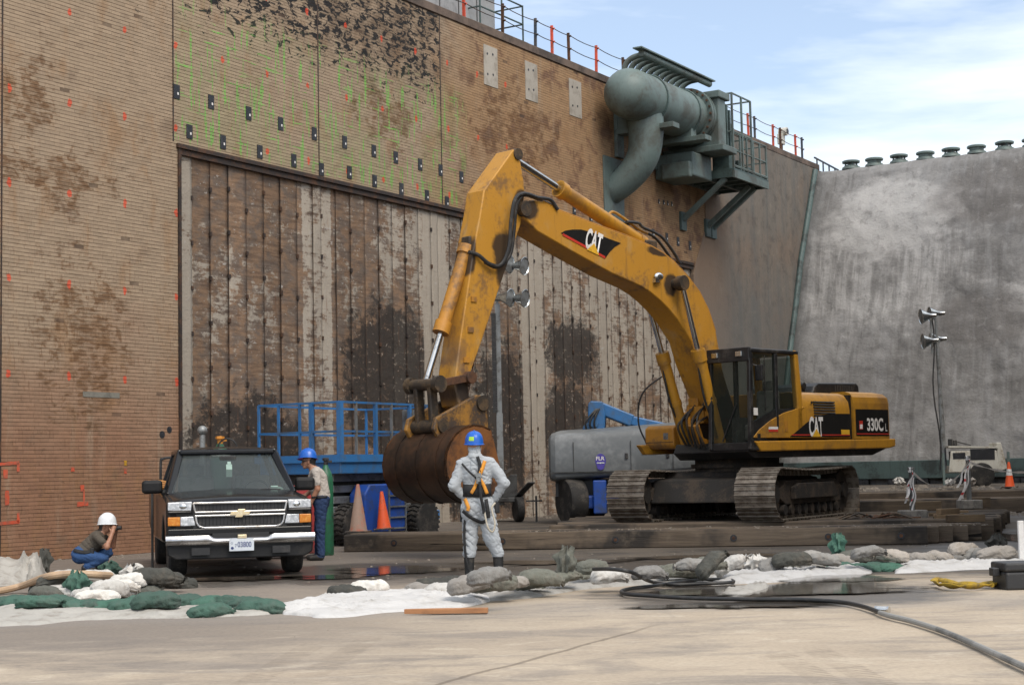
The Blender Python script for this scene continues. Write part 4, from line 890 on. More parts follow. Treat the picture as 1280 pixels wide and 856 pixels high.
timber_mat('broad timber deck under the excavator tracks', o2, 18, 8.2, 0.31, 0.38, 0.0, 0.06, False, 0.25)
o3 = gnd(1075, 640, 0.0); o3 = at(1075, 620, 38.5)
timber_mat('lower timber mat stacked at the right behind the excavator', Vector((o3.x, o3.y, 0)), 8, 5.6, 0.31, 0.34, 0.2, 0.05, False, 0.3)
o4 = at(1062, 612, 40.4)
timber_mat('raised timber mat in front of the white light tower trailer', Vector((o4.x, o4.y, 0)), 7, 6.6, 0.31, 0.30, 0.40, 0.05, False, 0.3)

# ================================================================== excavator
EA, EB, DZ = R(45), R(60), 0.38
fbv = Vector((-math.cos(EB), -math.sin(EB), 0)); lbv = Vector((math.sin(EB), -math.cos(EB), 0))
EO = gnd(797, 652, DZ)-fbv*1.95+lbv*1.33; EO.z = DZ
efw = Vector((-math.cos(EA), -math.sin(EA), 0)); elf = Vector((math.sin(EA), -math.cos(EA), 0))
exc = thing('excavator', 'yellow tracked excavator with raised boom and rusty bucket standing on timber', 'excavator', EO, math.atan2(efw.y, efw.x))
def E(px, py, lat):
    v = ray(px, py); P0 = EO+elf*lat; P = CAMP+v*((P0-CAMP).dot(elf)/v.dot(elf))-EO
    return (P.dot(efw), P.z)
def lat_(p, q, t): return Vector((p, t, q))
RT = Matrix.Rotation(EB-EA, 3, 'Z')      # undercarriage turned against the house
def tl(v): return RT @ Vector(v)
# shoes
SP, SW = 0.2165, 0.80
def shoe_mesh():
    mb = MB(); y = SW/2
    prof = [(-0.112, 0.0), (-0.108, 0.034), (-0.088, 0.036), (-0.078, 0.014), (-0.012, 0.014), (-0.004, 0.034), (0.012, 0.034), (0.020, 0.014), (0.080, 0.014), (0.088, 0.034), (0.104, 0.030), (0.106, 0.0)]
    mb.prism(prof, -y, y, lambda p, q, s: Vector((p, s, q))); mb.box((0, 0.12, -0.05), (0.17, 0.05, 0.10)); mb.box((0, -0.12, -0.05), (0.17, 0.05, 0.10))
    return mesh_of('track_shoe', mb, M['track'], 30)
SHM = shoe_mesh()
TL, TR = 3.98, 0.47; per = 2*TL+2*PI*TR; NS = round(per/SP)
def track_pos(s):
    s %= per
    if s < TL: return (-TL/2+s, 0.0), (0, -1), (1, 0)       # bottom run (heading forward)
    s -= TL
    if s < PI*TR: a = -PI/2+s/TR; return (TL/2+TR*math.cos(a), TR+TR*math.sin(a)), (math.cos(a), math.sin(a)), (-math.sin(a), math.cos(a))
    s -= PI*TR
    if s < TL:
        sag = 0.045*math.sin(PI*s/TL); return (TL/2-s, 2*TR-sag), (0, 1), (-1, 0)
    s -= TL
    a = PI/2+s/TR; return (-TL/2+TR*math.cos(a), TR+TR*math.sin(a)), (math.cos(a), math.sin(a)), (-math.sin(a), math.cos(a))
for sgn, nm in ((1, 'near'), (-1, 'far')):
    y0 = sgn*1.33
    tr = bpy.data.objects.new('track', None); COL.objects.link(tr); tr.parent = exc; tr.location = tl((0, y0, 0)); tr.rotation_euler = (0, 0, EB-EA)
    for k in range(NS):
        (x, z), nrm, tan = track_pos(k*per/NS)
        o = bpy.data.objects.new('track_shoe', SHM); COL.objects.link(o); o.parent = tr
        X = Vector((tan[0], 0, tan[1])); Z = Vector((nrm[0], 0, nrm[1])); Y = Z.cross(X)
        mm = Matrix((X, Y, Z)).transposed().to_4x4(); mm.translation = Vector((x, 0, z+0.04))
        o.matrix_local = mm
    fm = MB(); w = 0.23
    poly = [(-1.75, 0.30), (1.45, 0.30), (1.75, 0.42), (1.75, 0.60), (1.35, 0.76), (-1.45, 0.76), (-1.8, 0.62)]
    fm.prism(poly, -w, w, lambda p, q, s: Vector((p, s, q)))
    fm.prism([(-1.3, 0.40), (1.2, 0.40), (1.2, 0.63), (0.9, 0.70), (-1.1, 0.70)], w, w+0.10, lambda p, q, s: Vector((p, s, q)))
    fm.prism([(-1.3, 0.40), (1.2, 0.40), (1.2, 0.63), (0.9, 0.70), (-1.1, 0.70)], -w-0.10, -w, lambda p, q, s: Vector((p, s, q)))
    obj('track_frame', fm, M['frame'], tr, 0, bevel=0.015)
    for x, r_ in ((TL/2, 0.40), (-TL/2, 0.40)):
        mb = MB(); mb.tube([(x, -0.17, TR+0.04), (x, 0.17, TR+0.04)], r_, 28); mb.tube([(x, -0.26, TR+0.04), (x, 0.26, TR+0.04)], 0.16, 16); obj('idler_wheel' if x > 0 else 'sprocket', mb, M['frame'], tr, 30)
    for k in range(9):
        x = -1.5+k*0.375; mb = MB(); mb.tube([(x, -0.24, 0.20), (x, 0.24, 0.20)], 0.105, 14); obj('roller', mb, M['frame'], tr, 30)
# car body between the tracks
mb = MB()
mb.prism([(-1.0, 0.42), (1.0, 0.42), (1.15, 0.62), (0.9, 0.95), (-0.9, 0.95), (-1.15, 0.62)], -1.12, 1.12, lambda p, q, s: tl((p, s, q)))
for sx in (-1, 1): mb.prism([(sx*0.55, 0.35), (sx*1.75, 0.35), (sx*1.55, 0.80), (sx*0.35, 0.90)], -1.15, 1.15, lambda p, q, s: tl((p, s, q)))
obj('car_body', mb, M['frame'], exc, 0, bevel=0.03)
mb = MB(); mb.tube([(0, 0, 0.93), (0, 0, 1.22)], 0.85, 36); mb.tube([(0, 0, 1.02), (0, 0, 1.10)], 0.93, 36); obj('slew_ring', mb, M['frame'], exc, 30)
# revolving frame and side skirts
mb = MB(); mb.prism([(0.0, 1.22), (0.0, 1.50), (-3.35, 1.52), (-3.45, 1.36), (-2.9, 1.22)], -1.36, 1.36, lat_); mb.prism([(1.25, 1.20), (1.45, 1.32), (1.40, 1.50), (-0.02, 1.505), (-0.02, 1.2)], 0.40, 1.37, lat_); mb.prism([(1.10, 1.18), (1.30, 1.32), (1.20, 1.50), (-0.02, 1.503), (-0.02, 1.19)], -0.60, 0.399, lat_); obj('revolving_frame', mb, M['black_paint'], exc, 0, bevel=0.02)
mb = MB(); mb.prism([E(943.6, 551, 1.5), E(1119.7, 548, 1.5), E(1119.7, 557.7, 1.5), E(1112, 560, 1.5), E(952, 564, 1.5)], 1.38, 1.50, lat_); obj('side_skirt', mb, M['yellow'], exc, 0, bevel=0.025)
mb = MB(); mb.prism([E(943.6, 551, 1.5), E(1119.7, 548, 1.5), E(1119.7, 557.7, 1.5), E(1112, 560, 1.5), E(952, 564, 1.5)], -1.50, -1.38, lat_); obj('side_skirt', mb, M['yellow'], exc, 0, bevel=0.025)
# engine house, left side
top = 2.50; x0, x1 = -0.22, -1.92
mb = MB()
prof = [(1.47, 1.57), (1.47, 2.15), (1.44, 2.32), (1.34, 2.45), (1.2, top), (-1.2, top), (-1.34, 2.45), (-1.44, 2.32), (-1.47, 2.15), (-1.47, 1.57)]
mb.prism(prof, x0, x1, lambda p, q, s: Vector((s, p, q))); obj('engine_housing', mb, M['yellow'], exc, 30, bevel=0.015)
# low curved door below the cab window line
cp = [E(943.6, 545.6, 1.5), E(950, 537, 1.5), E(963.8, 525.4, 1.5), E(980, 516, 1.5), E(997, 510.6, 1.5), E(1008, 508, 1.5)]
xr = x0+0.004
mb = MB(); mb.prism([(1.40, 1.575)]+cp+[(xr, 2.15), (xr, 1.575)], 1.40, 1.485, lat_); o = obj('side_door', mb, M['yellow'], exc, 0, bevel=0.012)
mb = MB(); q = E(949, 546, 1.49); mb.box((q[0], 1.487, q[1]), (0.10, 0.006, 0.13)); obj('latch', mb, M['black_paint'], o, 0, bevel=0.02)
mb = MB(); q = E(965, 538, 1.49); mb.box((q[0]-0.05, 1.487, q[1]), (0.30, 0.006, 0.045)); obj('name_strip', mb, M['decal_red'], o, 0)
mb = MB(); mb.box((q[0]-0.05, 1.487, q[1]+0.05), (0.30, 0.006, 0.05)); obj('name_strip', mb, M['decal_white'], o, 0)
mb = MB(); q = E(983, 533, 1.49); mb.box((q[0], 1.488, q[1]), (0.10, 0.01, 0.20)); obj('handle', mb, M['yellow_worn'], o, 0)
mb = MB(); mb.tube([(-0.55, 1.478, 2.28), (-0.55, 1.484, 2.28)], 0.03, 10); obj('lock', mb, M['black_paint'], o)
# louvres
for k in range(6):
    mb = MB(); z = 2.02+k*0.055; mb.box((-1.0-0.0*k, 1.472-0.004*max(0, k-3), z), (0.75, 0.03, 0.022), Matrix.Rotation(R(25), 3, 'X')); obj('louvre', mb, M['steel_dark'], exc, 0)
# decal with lettering
def side_patch(name, pts, y, mat, parent): 
    mb = MB(); mb.prism(pts, y-0.006, y, lat_); return obj(name, mb, mat, parent, 0)
dp = [E(988, 548, 1.5), E(994, 541, 1.5), E(1001, 535, 1.5), E(1009, 528, 1.5), E(1018, 522.5, 1.5), E(1028, 518.7, 1.5), E(1037, 517, 1.5), E(1062.5, 517, 1.5), E(1063.5, 547, 1.5)]
dp = [(p, max(q, 1.60)) for p, q in dp]
dec = side_patch('decal', dp, 1.494, M['decal_black'], exc)
a = E(989, 547, 1.5); b = E(1063.5, 546.5, 1.5); mb = MB(); mb.box(((a[0]+b[0])/2, 1.4965, 1.635), (a[0]-b[0]-0.05, 0.004, 0.022)); obj('red_stripe', mb, M['decal_red'], dec, 0)
L0 = E(1012, 546, 1.5); L1 = E(1029, 532, 1.5)
text_mesh('lettering', 'CAT', L0[0]-L1[0], 0.40, (L0[0], 1.499, 1.60), (-1, 0, 0), (0, 0, 1), M['decal_white'], 0.035, dec)
mb = MB(); cxm = (L0[0]+L1[0])/2; mb.add([(cxm+0.15, 1.502, 1.60), (cxm-0.15, 1.502, 1.60), (cxm, 1.502, 1.76)], [(0, 1, 2)]); obj('triangle_mark', mb, M['decal_yellow'], dec, 0)
mb = MB(); q = E(1057, 540, 1.5); mb.box((q[0], 1.4965, q[1]), (0.30, 0.004, 0.10)); obj('warning_label', mb, M['decal_yellow'], dec, 0)
# counterweight with rounded tail
mb = MB(); ns_ = 14
def tailx(y): return -3.62+0.22*(abs(y)/1.5)**6
pl = [(-2.02, 1.485), (-3.34, 1.485)]+[(tailx(1.47*math.cos(a_)), 1.47*math.cos(a_)) for a_ in [PI*k/ns_ for k in range(1, ns_)]]+[(-3.34, -1.485), (-2.02, -1.485)]
for (za, zb, sc) in ((1.56, 2.30, 1.0),):
    mb.prism(pl, za, zb, lambda p, q, s: Vector((p, q, s)))
    pl2 = [(-2.02 if p > -2.1 else p+0.10, q*0.985) for p, q in pl]
    vs1 = [Vector((p, q, 2.30)) for p, q in pl]; vs2 = [Vector((p+(0.02 if p < -2.1 else 0), q*0.99, 2.42)) for p, q in pl]; vs3 = [Vector((p+(0.10 if p < -2.1 else 0), q*0.95, 2.50)) for p, q in pl]; vs4 = [Vector((p+(0.26 if p < -2.1 else 0), q*0.87, 2.535)) for p, q in pl]
    nn = len(pl)
    for A, B in ((vs1, vs2), (vs2, vs3), (vs3, vs4)): mb.add(A+B, [(i, (i+1) % nn, (i+1) % nn+nn, i+nn) for i in range(nn)])
    mb.add(vs4, [tuple(range(nn))])
cw = obj('counterweight', mb, M['yellow'], exc, 40)
dl = [(-2.10, 1.62), (-2.10, 2.17), (-3.335, 2.17), (-3.335, 1.62)]
d2 = side_patch('decal', dl, 1.491, M['decal_black'], cw)
mb = MB(); mb.box((-2.72, 1.4935, 1.66), (1.21, 0.004, 0.022)); obj('red_stripe', mb, M['decal_red'], d2, 0)
text_mesh('lettering', '330C', 0.62, 0.27, (-2.50, 1.496, 1.72), (-1, 0, 0), (0, 0, 1), M['decal_white'], 0.03, d2)
text_mesh('lettering', 'L', 0.07, 0.16, (-3.20, 1.496, 1.72), (-1, 0, 0), (0, 0, 1), M['decal_white'], 0.0, d2)
mb = MB(); mb.box((-2.28, 1.4935, 1.84), (0.13, 0.004, 0.18)); obj('warning_label', mb, M['decal_red'], d2, 0); mb = MB(); mb.box((-2.28, 1.4965, 1.81), (0.10, 0.002, 0.09)); obj('warning_text', mb, M['decal_white'], d2, 0)
mb = MB(); mb.bb((-2.015, -1.44, 1.56), (-1.925, 1.44, 2.46)); obj('cooling_gap', mb, M['black_paint'], exc, 0)
# engine hood on top with grille
mb = MB(); mb.prism([(-1.35, 2.49), (-1.45, 2.66), (-1.60, 2.73), (-3.02, 2.76), (-3.10, 2.70), (-3.12, 2.49)], -0.75, 0.95, lat_); hd = obj('engine_hood', mb, M['black_paint'], exc, 0, bevel=0.04, seg=3)
for k in range(9): mb = MB(); mb.box((-2.2-k*0.085, 0.952, 2.63), (0.03, 0.012, 0.13)); obj('grille_bar', mb, M['steel_dark'], hd, 0)
mb = MB(); mb.tube([(-1.25, 0.75, 2.48), (-1.25, 0.75, 2.72)], 0.09, 14); mb.tube([(-1.22, 0.66, 2.66), (-1.22, 0.86, 2.66)], 0.07, 14); obj('precleaner', mb, M['black_paint'], exc)
# tool box at the right front
mb = MB(); mb.prism([(1.05, 1.42), (1.12, 1.50), (1.12, 1.84), (1.02, 1.90), (0.0, 1.90), (0.0, 1.42)], -1.48, -0.72, lat_); tb = obj('tool_box', mb, M['yellow_worn'], exc, 0, bevel=0.035, seg=3)
mb = MB(); mb.box((1.123, -0.92, 1.68), (0.01, 0.12, 0.13)); obj('latch', mb, M['steel_grey'], tb, 0); mb = MB(); mb.box((1.121, -1.1, 1.56), (0.01, 0.72, 0.012)); obj('seam', mb, M['black_paint'], tb, 0)
mb = MB(); mb.bb((-0.1, -1.47, 1.5), (-1.2, -0.7, 2.2)); obj('fuel_tank', mb, M['yellow'], exc, 0, bevel=0.04)
mb = MB(); mb.tube(catmull([(1.06, -1.46, 1.5), (1.14, -1.62, 2.0), (1.1, -1.5, 2.6), (0.75, -1.0, 3.05)], 8), 0.018, 8); obj('hand_rail', mb, M['black_paint'], exc)
# cab
CX0, CX1, CY0, CY1, CZ0, CZ1 = -0.17, 1.44, 0.46, 1.48, 1.36, 3.27
def bars(name, segs, mat, parent, w=0.07):
    mb = MB()
    for a_, b_ in segs: mb.bar(a_, b_, w, w)
    return obj(name, mb, mat, parent, 0, bevel=0.01)
mb = MB(); mb.bb((CX0, CY0, CZ0-0.02), (CX1+0.03, CY1, CZ0+0.14)); cab = obj('cab', mb, M['black_paint'], exc, 0, bevel=0.02)
fx = CX1+0.02
pil = [((fx, CY0+0.04, CZ0), (fx-0.06, CY0+0.04, CZ1-0.05)), ((fx, CY1-0.04, CZ0), (fx-0.06, CY1-0.04, CZ1-0.05)), ((0.62, CY1-0.035, 1.75), (0.60, CY1-0.035, CZ1-0.05)), ((0.62, CY0+0.035, 1.5), (0.60, CY0+0.035, CZ1-0.05)),
       ((CX0+0.05, CY0+0.04, CZ0), (CX0+0.05, CY0+0.04, CZ1-0.05))]
for a_, b_ in pil: mb = MB(); mb.bar(a_, b_, 0.085, 0.085, (1, 0, 0)); obj('pillar', mb, M['black_paint'], cab, 0, bevel=0.015)
mb = MB(); mb.prism([(-0.22, 1.58), (-0.22, 2.45), (-0.14, 3.2), (-0.08, 3.30), (0.03, 3.30), (-0.02, 3.15), (-0.08, 2.2), (-0.02, 1.58)], CY1-0.12, CY1+0.005, lat_); obj('rear_pillar', mb, M['yellow'], cab, 0, bevel=0.015)
mb = MB(); mb.prism([(-0.22, 1.58), (-0.22, 2.45), (-0.14, 3.2), (-0.08, 3.28), (0.02, 3.28), (-0.08, 2.2)], CY0, CY0+0.1, lat_); obj('rear_pillar', mb, M['yellow'], cab, 0, bevel=0.015)
mb = MB(); mb.bb((CX0+0.02, CY0-0.02, CZ1-0.06), (fx-0.02, CY1+0.012, CZ1+0.03)); obj('roof', mb, M['black_paint'], cab, 0, bevel=0.035, seg=3)
mb = MB(); mb.bb((fx-0.06, CY0-0.0, CZ1-0.22), (fx+0.02, CY1, CZ1+0.045)); vis = obj('visor', mb, M['black_paint'], cab, 0, bevel=0.015)
for y in (CY0+0.22, CY1-0.22): mb = MB(); mb.box((fx+0.035, y, CZ1-0.08), (0.05, 0.15, 0.10)); obj('work_light', mb, M['reflector'], cab, 0, bevel=0.01)
def pane(name, quad, mat, parent):
    mb = MB(); mb.add(quad, [(0, 1, 2, 3)]); return obj(name, mb, mat, parent, 0, fixn=False)
pane('front_window', [(fx+0.012, CY0+0.07, CZ0+0.14), (fx+0.012, CY1-0.07, CZ0+0.14), (fx-0.04, CY1-0.07, CZ1-0.2), (fx-0.04, CY0+0.07, CZ1-0.2)], M['glass_cab'], cab)
yg = CY1-0.02
pane('door_window', [(fx-0.02, yg, 1.86), (0.64, yg, 2.12), (0.62, yg, CZ1-0.08), (fx-0.05, yg, CZ1-0.08)], M['glass_cab'], cab)
pane('rear_side_window', [(0.58, yg, 2.12), (-0.06, yg, 2.16), (0.0, yg, CZ1-0.10), (0.57, yg, CZ1-0.08)], M['glass_cab'], cab)
pane('far_window', [(fx-0.02, CY0+0.03, 1.6), (CX0+0.1, CY0+0.03, 1.6), (CX0+0.1, CY0+0.03, CZ1-0.1), (fx-0.05, CY0+0.03, CZ1-0.1)], M['glass_cab'], cab)
pane('back_window', [(CX0+0.03, CY0+0.08, 2.0), (CX0+0.03, CY1-0.12, 2.0), (CX0+0.06, CY1-0.12, CZ1-0.1), (CX0+0.06, CY0+0.08, CZ1-0.1)], M['glass_cab'], cab)
mb = MB(); mb.prism([(fx-0.03, 1.50), (fx-0.03, 1.87), (0.66, 2.13), (0.58, 2.13), (0.0, 2.17), (0.0, 1.9), (0.9, 1.6), (1.2, 1.5)], CY1-0.06, CY1-0.01, lat_); obj('door_panel', mb, M['black_paint'], cab, 0)
mb = MB(); mb.bar((1.0, CY1-0.005, 2.1), (0.98, CY1-0.005, CZ1-0.1), 0.012, 0.02, (1, 0, 0)); obj('window_divider', mb, M['black_paint'], cab, 0)
mb = MB(); mb.box((fx-0.14, CY1+0.002, 2.08), (0.13, 0.006, 0.14)); obj('notice', mb, M['decal_white'], cab, 0)
mb = MB(); mb.box((1.30, CY1+0.10, 2.82), (0.05, 0.17, 0.30)); mb.bar((1.38, CY1, 2.98), (1.31, CY1+0.08, 2.95), 0.02, 0.02); obj('mirror', mb, M['black_paint'], cab, 0, bevel=0.02)
mb = MB(); mb.tube(catmull([(fx+0.03, CY1-0.02, 1.5), (fx+0.07, CY1+0.02, 1.8), (fx+0.04, CY1+0.02, 2.6), (fx, CY1, 3.1)], 6), 0.017, 8); obj('grab_rail', mb, M['black_paint'], cab)
mb = MB(); mb.bar((fx+0.03, 0.8, 1.52), (fx+0.01, 1.15, 2.25), 0.02, 0.02); obj('wiper', mb, M['black_paint'], cab, 0)
mb = MB(); mb.bb((0.15, 0.68, 1.55), (0.65, 1.22, 1.86)); mb.box((0.18, 0.95, 2.18), (0.14, 0.50, 0.70)); mb.box((0.16, 0.95, 2.62), (0.10, 0.26, 0.20)); obj('operator_seat', mb, M['seat'], cab, 0, bevel=0.05, seg=3)
mb = MB(); mb.bb((0.5, 0.55, 1.5), (0.85, 0.68, 2.0)); mb.bb((0.5, 1.24, 1.5), (0.85, 1.38, 2.0)); mb.bar((1.0, 0.75, 1.5), (0.92, 0.78, 2.05), 0.03, 0.03); mb.bar((1.0, 1.1, 1.5), (0.92, 1.1, 2.05), 0.03, 0.03); obj('control_console', mb, M['interior'], cab, 0)
# boom
topb = [E(*p, 0.28) for p in ((657, 252), (668, 250), (680, 252), (700, 263), (747.5, 281.5), (785, 295), (815, 308), (829, 316), (842, 326), (860, 345), (875, 365), (886, 387), (895, 414))]
botb = [E(*p, 0.28) for p in ((864, 426), (847, 399), (836, 386), (825, 375), (813, 365), (800, 357), (765, 341.5), (715, 314), (672, 289), (655, 272), (651, 262))]
poly = topb+[(0.72, 2.9), (0.30, 2.0), (0.22, 1.75), (0.40, 1.55), (0.72, 1.62), (0.95, 2.1)]+[(1.52, 3.05)]+botb
mb = MB(); mb.prism(poly, -0.28, 0.28, lat_); boom = obj('boom', mb, M['boom'], exc, 25, bevel=0.02)
for a_, b_ in zip(topb[2:-1], topb[3:]):
    pass
mb = MB(); mb.tube([(p, 0.262, q+0.004) for p, q in topb[2:]], 0.018, 6); mb.tube([(p, -0.262, q+0.004) for p, q in topb[2:]], 0.018, 6); obj('weld_edge', mb, M['yellow_worn'], boom)
bt = E(657.8, 260.4, 0.0); bt = E(655, 261, 0.28)
mb = MB(); mb.tube([(bt[0], -0.34, bt[1]), (bt[0], 0.34, bt[1])], 0.14, 20); obj('tip_pin', mb, M['greasy'], boom)
# boom decal and lettering on the near face
def bp(px, py, y): q = E(px, py, 0.28); return Vector((q[0], y, q[1]))
dcl = [(701, 291.5), (706, 288.5), (715, 287), (726, 287), (738, 290), (752, 295), (766, 300.5), (776, 304), (768, 309), (762, 315), (756, 323.5), (740, 315), (720, 303)]
mb = MB(); mb.prism([E(*p, 0.28) for p in dcl], 0.279, 0.287, lat_); bd = obj('decal', mb, M['decal_black'], boom, 0)
mb = MB(); A_ = bp(703, 293, 0.2885); B_ = bp(756, 322, 0.2885); mb.bar(A_, B_, 0.004, 0.045, (0, 0, 1)); obj('red_stripe', mb, M['decal_red'], bd, 0)
o0 = bp(730, 309.5, 0.291); o1 = bp(749.5, 318.5, 0.291); rgt = (o1-o0); upv = Vector((0, 1, 0)).cross(rgt).normalized(); upv = upv if upv.z > 0 else -upv
text_mesh('lettering', 'CAT', rgt.length, 0.40, o0, rgt, bp(733, 292.5, 0.291)-o0, M['decal_white'], 0.035, bd)
mm_ = o0+rgt*0.55; mb = MB(); u_ = rgt.normalized(); mb.add([mm_-u_*0.17+upv*-0.02, mm_+u_*0.17+upv*-0.02, mm_+upv*0.16], [(0, 1, 2)])
mb.v = [(v[0], 0.294, v[2]) for v in mb.v]; obj('triangle_mark', mb, M['decal_yellow'], bd, 0)
q = E(820, 346, 0.28); mb = MB(); mb.sphere((q[0], 0.35, q[1]), 0.10, 14, 8, (1.2, 0.6, 0.8)); mb.bar((q[0]+0.05, 0.28, q[1]-0.08), (q[0]+0.05, 0.36, q[1]-0.08), 0.12, 0.08); obj('work_light', mb, M['reflector'], boom)
q = E(851, 354, 0.45); CYT = Vector((q[0], 0, q[1])); 
mb = MB(); mb.tube([(q[0], -0.52, q[1]), (q[0], 0.52, q[1])], 0.10, 18); mb.tube([(q[0], 0.40, q[1]), (q[0], 0.55, q[1])], 0.145, 18); mb.tube([(q[0], -0.55, q[1]), (q[0], -0.40, q[1])], 0.145, 18); obj('cylinder_pin', mb, M['greasy'], boom)
# boom cylinders
for s in (1, -1):
    y = 0.47*s; top_ = Vector((CYT.x, y, CYT.z)); bot = Vector((1.05, y*0.9, 1.42)); d = bot-top_; mid = top_+d*0.40
    mb = MB(); mb.tube([mid, bot], 0.115, 18); mb.tube([mid, mid+d*0.07], 0.14, 18); mb.tube([mid+d*0.30, mid+d*0.33], 0.13, 18); cy = obj('boom_cylinder', mb, M['yellow'], exc, 40)
    mb = MB(); mb.tube([top_, mid], 0.052, 14); obj('rod', mb, M['chrome'], cy)
    mb = MB(); mb.tube(catmull([mid+d*0.06+Vector((0.1, 0, 0.1)), mid+d*0.3+Vector((0.16, 0, 0)), bot+Vector((0.05, 0.0, 0.2))], 6), 0.022, 8); obj('hose', mb, M['hose'], cy)
# hydraulic block, hoses at the boom foot
mb = MB(); mb.bb((0.9, -0.22, 1.9), (1.2, 0.12, 2.25)); mb.bb((0.95, -0.3, 2.25), (1.15, -0.05, 2.42)); mb.bb((1.0, 0.1, 2.0), (1.15, 0.3, 2.15)); obj('valve_block', mb, M['yellow_worn'], exc, 0, bevel=0.02)
for k in range(7):
    a_ = Vector((1.15+0.03*k, -0.35+k*0.1, 1.42)); b_ = Vector((1.1+0.05*math.sin(k*2), -0.30+k*0.09, 2.1+0.12*(k % 3))); c_ = (a_+b_)/2+Vector((0.28+0.05*math.cos(k), 0.05*math.sin(k*3), 0.1))
    mb = MB(); mb.tube(catmull([a_, c_, b_, b_+Vector((-0.15, 0, 0.3))], 6), 0.024, 8); obj('hose', mb, M['hose'] if k % 2 else M['greasy'], exc)
# stick
sk = [(642, 186.5), (605, 238), (600, 270), (592, 311), (575, 428), (568, 480), (574, 508), (584, 512), (587, 500), (585, 475), (602.5, 426), (624, 361), (635, 329), (651, 281), (656, 242), (655, 227), (651, 204), (649, 190)]
mb = MB(); mb.prism([E(*p, 0.22) for p in sk], -0.22, 0.22, lat_); stick = obj('stick', mb, M['stick'], exc, 25, bevel=0.02)
q = E(648, 192, 0.0); q = E(647, 193, 0.22); SA = Vector((q[0], 0, q[1])); mb = MB(); mb.tube([(q[0], -0.25, q[1]), (q[0], 0.25, q[1])], 0.105, 18); obj('top_pin', mb, M['greasy'], stick)
for px, py in ((592, 374), (583, 450), (588, 412)):
    q = E(px, py, 0.225); mb = MB(); mb.box((q[0], 0.232, q[1]), (0.13, 0.022, 0.09)); obj('bracket', mb, M['yellow_worn'], stick, 0)
# stick cylinder over the boom
q1 = E(700, 233, 0.0); q2 = E(806, 300, 0.0); B1 = Vector((SA.x, 0, SA.z)); B3 = Vector((q2[0], 0, q2[1]-0.10)); B2 = B1+(B3-B1)*0.345
mb = MB(); dd = B3-B2; mb.tube([B2, B2+dd*0.94], 0.135, 18); mb.tube([B2, B2+dd*0.06], 0.165, 18); mb.tube([B2+dd*0.90, B2+dd*0.97], 0.15, 18); cy = obj('stick_cylinder', mb, M['yellow'], exc, 40)
mb = MB(); mb.tube([B1, B2], 0.07, 16); obj('rod', mb, M['chrome'], cy)
mb = MB(); mb.box(B3-Vector((0, 0, 0.05)), (0.36, 0.34, 0.26)); obj('mount', mb, M['greasy'], cy, 0, bevel=0.03)
dn = dd.normalized(); up_ = Vector((-dn.z, 0, dn.x)); up_ = up_ if up_.z > 0 else -up_
mb = MB(); mb.tube(catmull([B2+dd*0.55+up_*0.13, B2+dd*0.62+up_*0.24, B2+dd*0.9+up_*0.22, B3+up_*0.25], 6), 0.028, 8); obj('pressure_pipe', mb, M['yellow'], cy)
for y in (-0.08, 0.08):
    pp = [B2+dd*0.72+up_*0.16, B2+dd*0.85+up_*0.28]+[Vector((E(px, py, 0)[0], y, E(px, py, 0)[1])) for px, py in ((800, 285), (822, 296), (838, 316), (846, 330))]
    for p in pp: p.y = y
    mb = MB(); mb.tube(catmull(pp, 6), 0.03, 8); obj('hose', mb, M['hose'], cy)
# hoses from boom tip to stick
def hose3(pts, r_, parent):   # pts = (px, py, lateral)
    P = [Vector((E(x, y, l)[0], l, E(x, y, l)[1])) for x, y, l in pts]; mb = MB(); mb.tube(catmull(P, 8), r_, 8); obj('hose', mb, M['hose'], parent)
hose3([(697, 262, 0.3), (688, 250, 0.3), (672, 247, 0.32), (655, 242, 0.36), (644, 249, 0.42), (639, 275, 0.40), (636, 310, 0.38), (626, 331, 0.32), (612, 330, 0.30), (598, 319, 0.27), (586, 315, 0.24)], 0.034, stick)
hose3([(690, 256, 0.1), (672, 249, 0.15), (656, 244, 0.30), (646, 255, 0.36), (643, 285, 0.34), (638, 318, 0.32), (622, 334, 0.29), (606, 328, 0.27)], 0.03, stick)
# bucket cylinder in front of the stick
a_ = E(578, 313, 0.0); c_ = E(531, 481, 0.0); A_ = Vector((a_[0]-0.1, 0, a_[1]+0.05)); C_ = Vector((c_[0], 0, c_[1])); d = C_-A_
mb = MB(); mb.tube([A_, A_+d*0.60], 0.115, 18); mb.tube([A_+d*0.55, A_+d*0.63], 0.145, 18); mb.tube([A_-d*0.01, A_+d*0.05], 0.15, 18); cy = obj('bucket_cylinder', mb, M['yellow_worn'], exc, 40)
mb = MB(); mb.tube([A_+d*0.6, C_], 0.06, 16); obj('rod', mb, M['chrome'], cy)
mb = MB(); mb.box(A_+Vector((-0.12, 0, 0.08)), (0.3, 0.22, 0.24)); obj('mount', mb, M['greasy'], cy, 0, bevel=0.03)
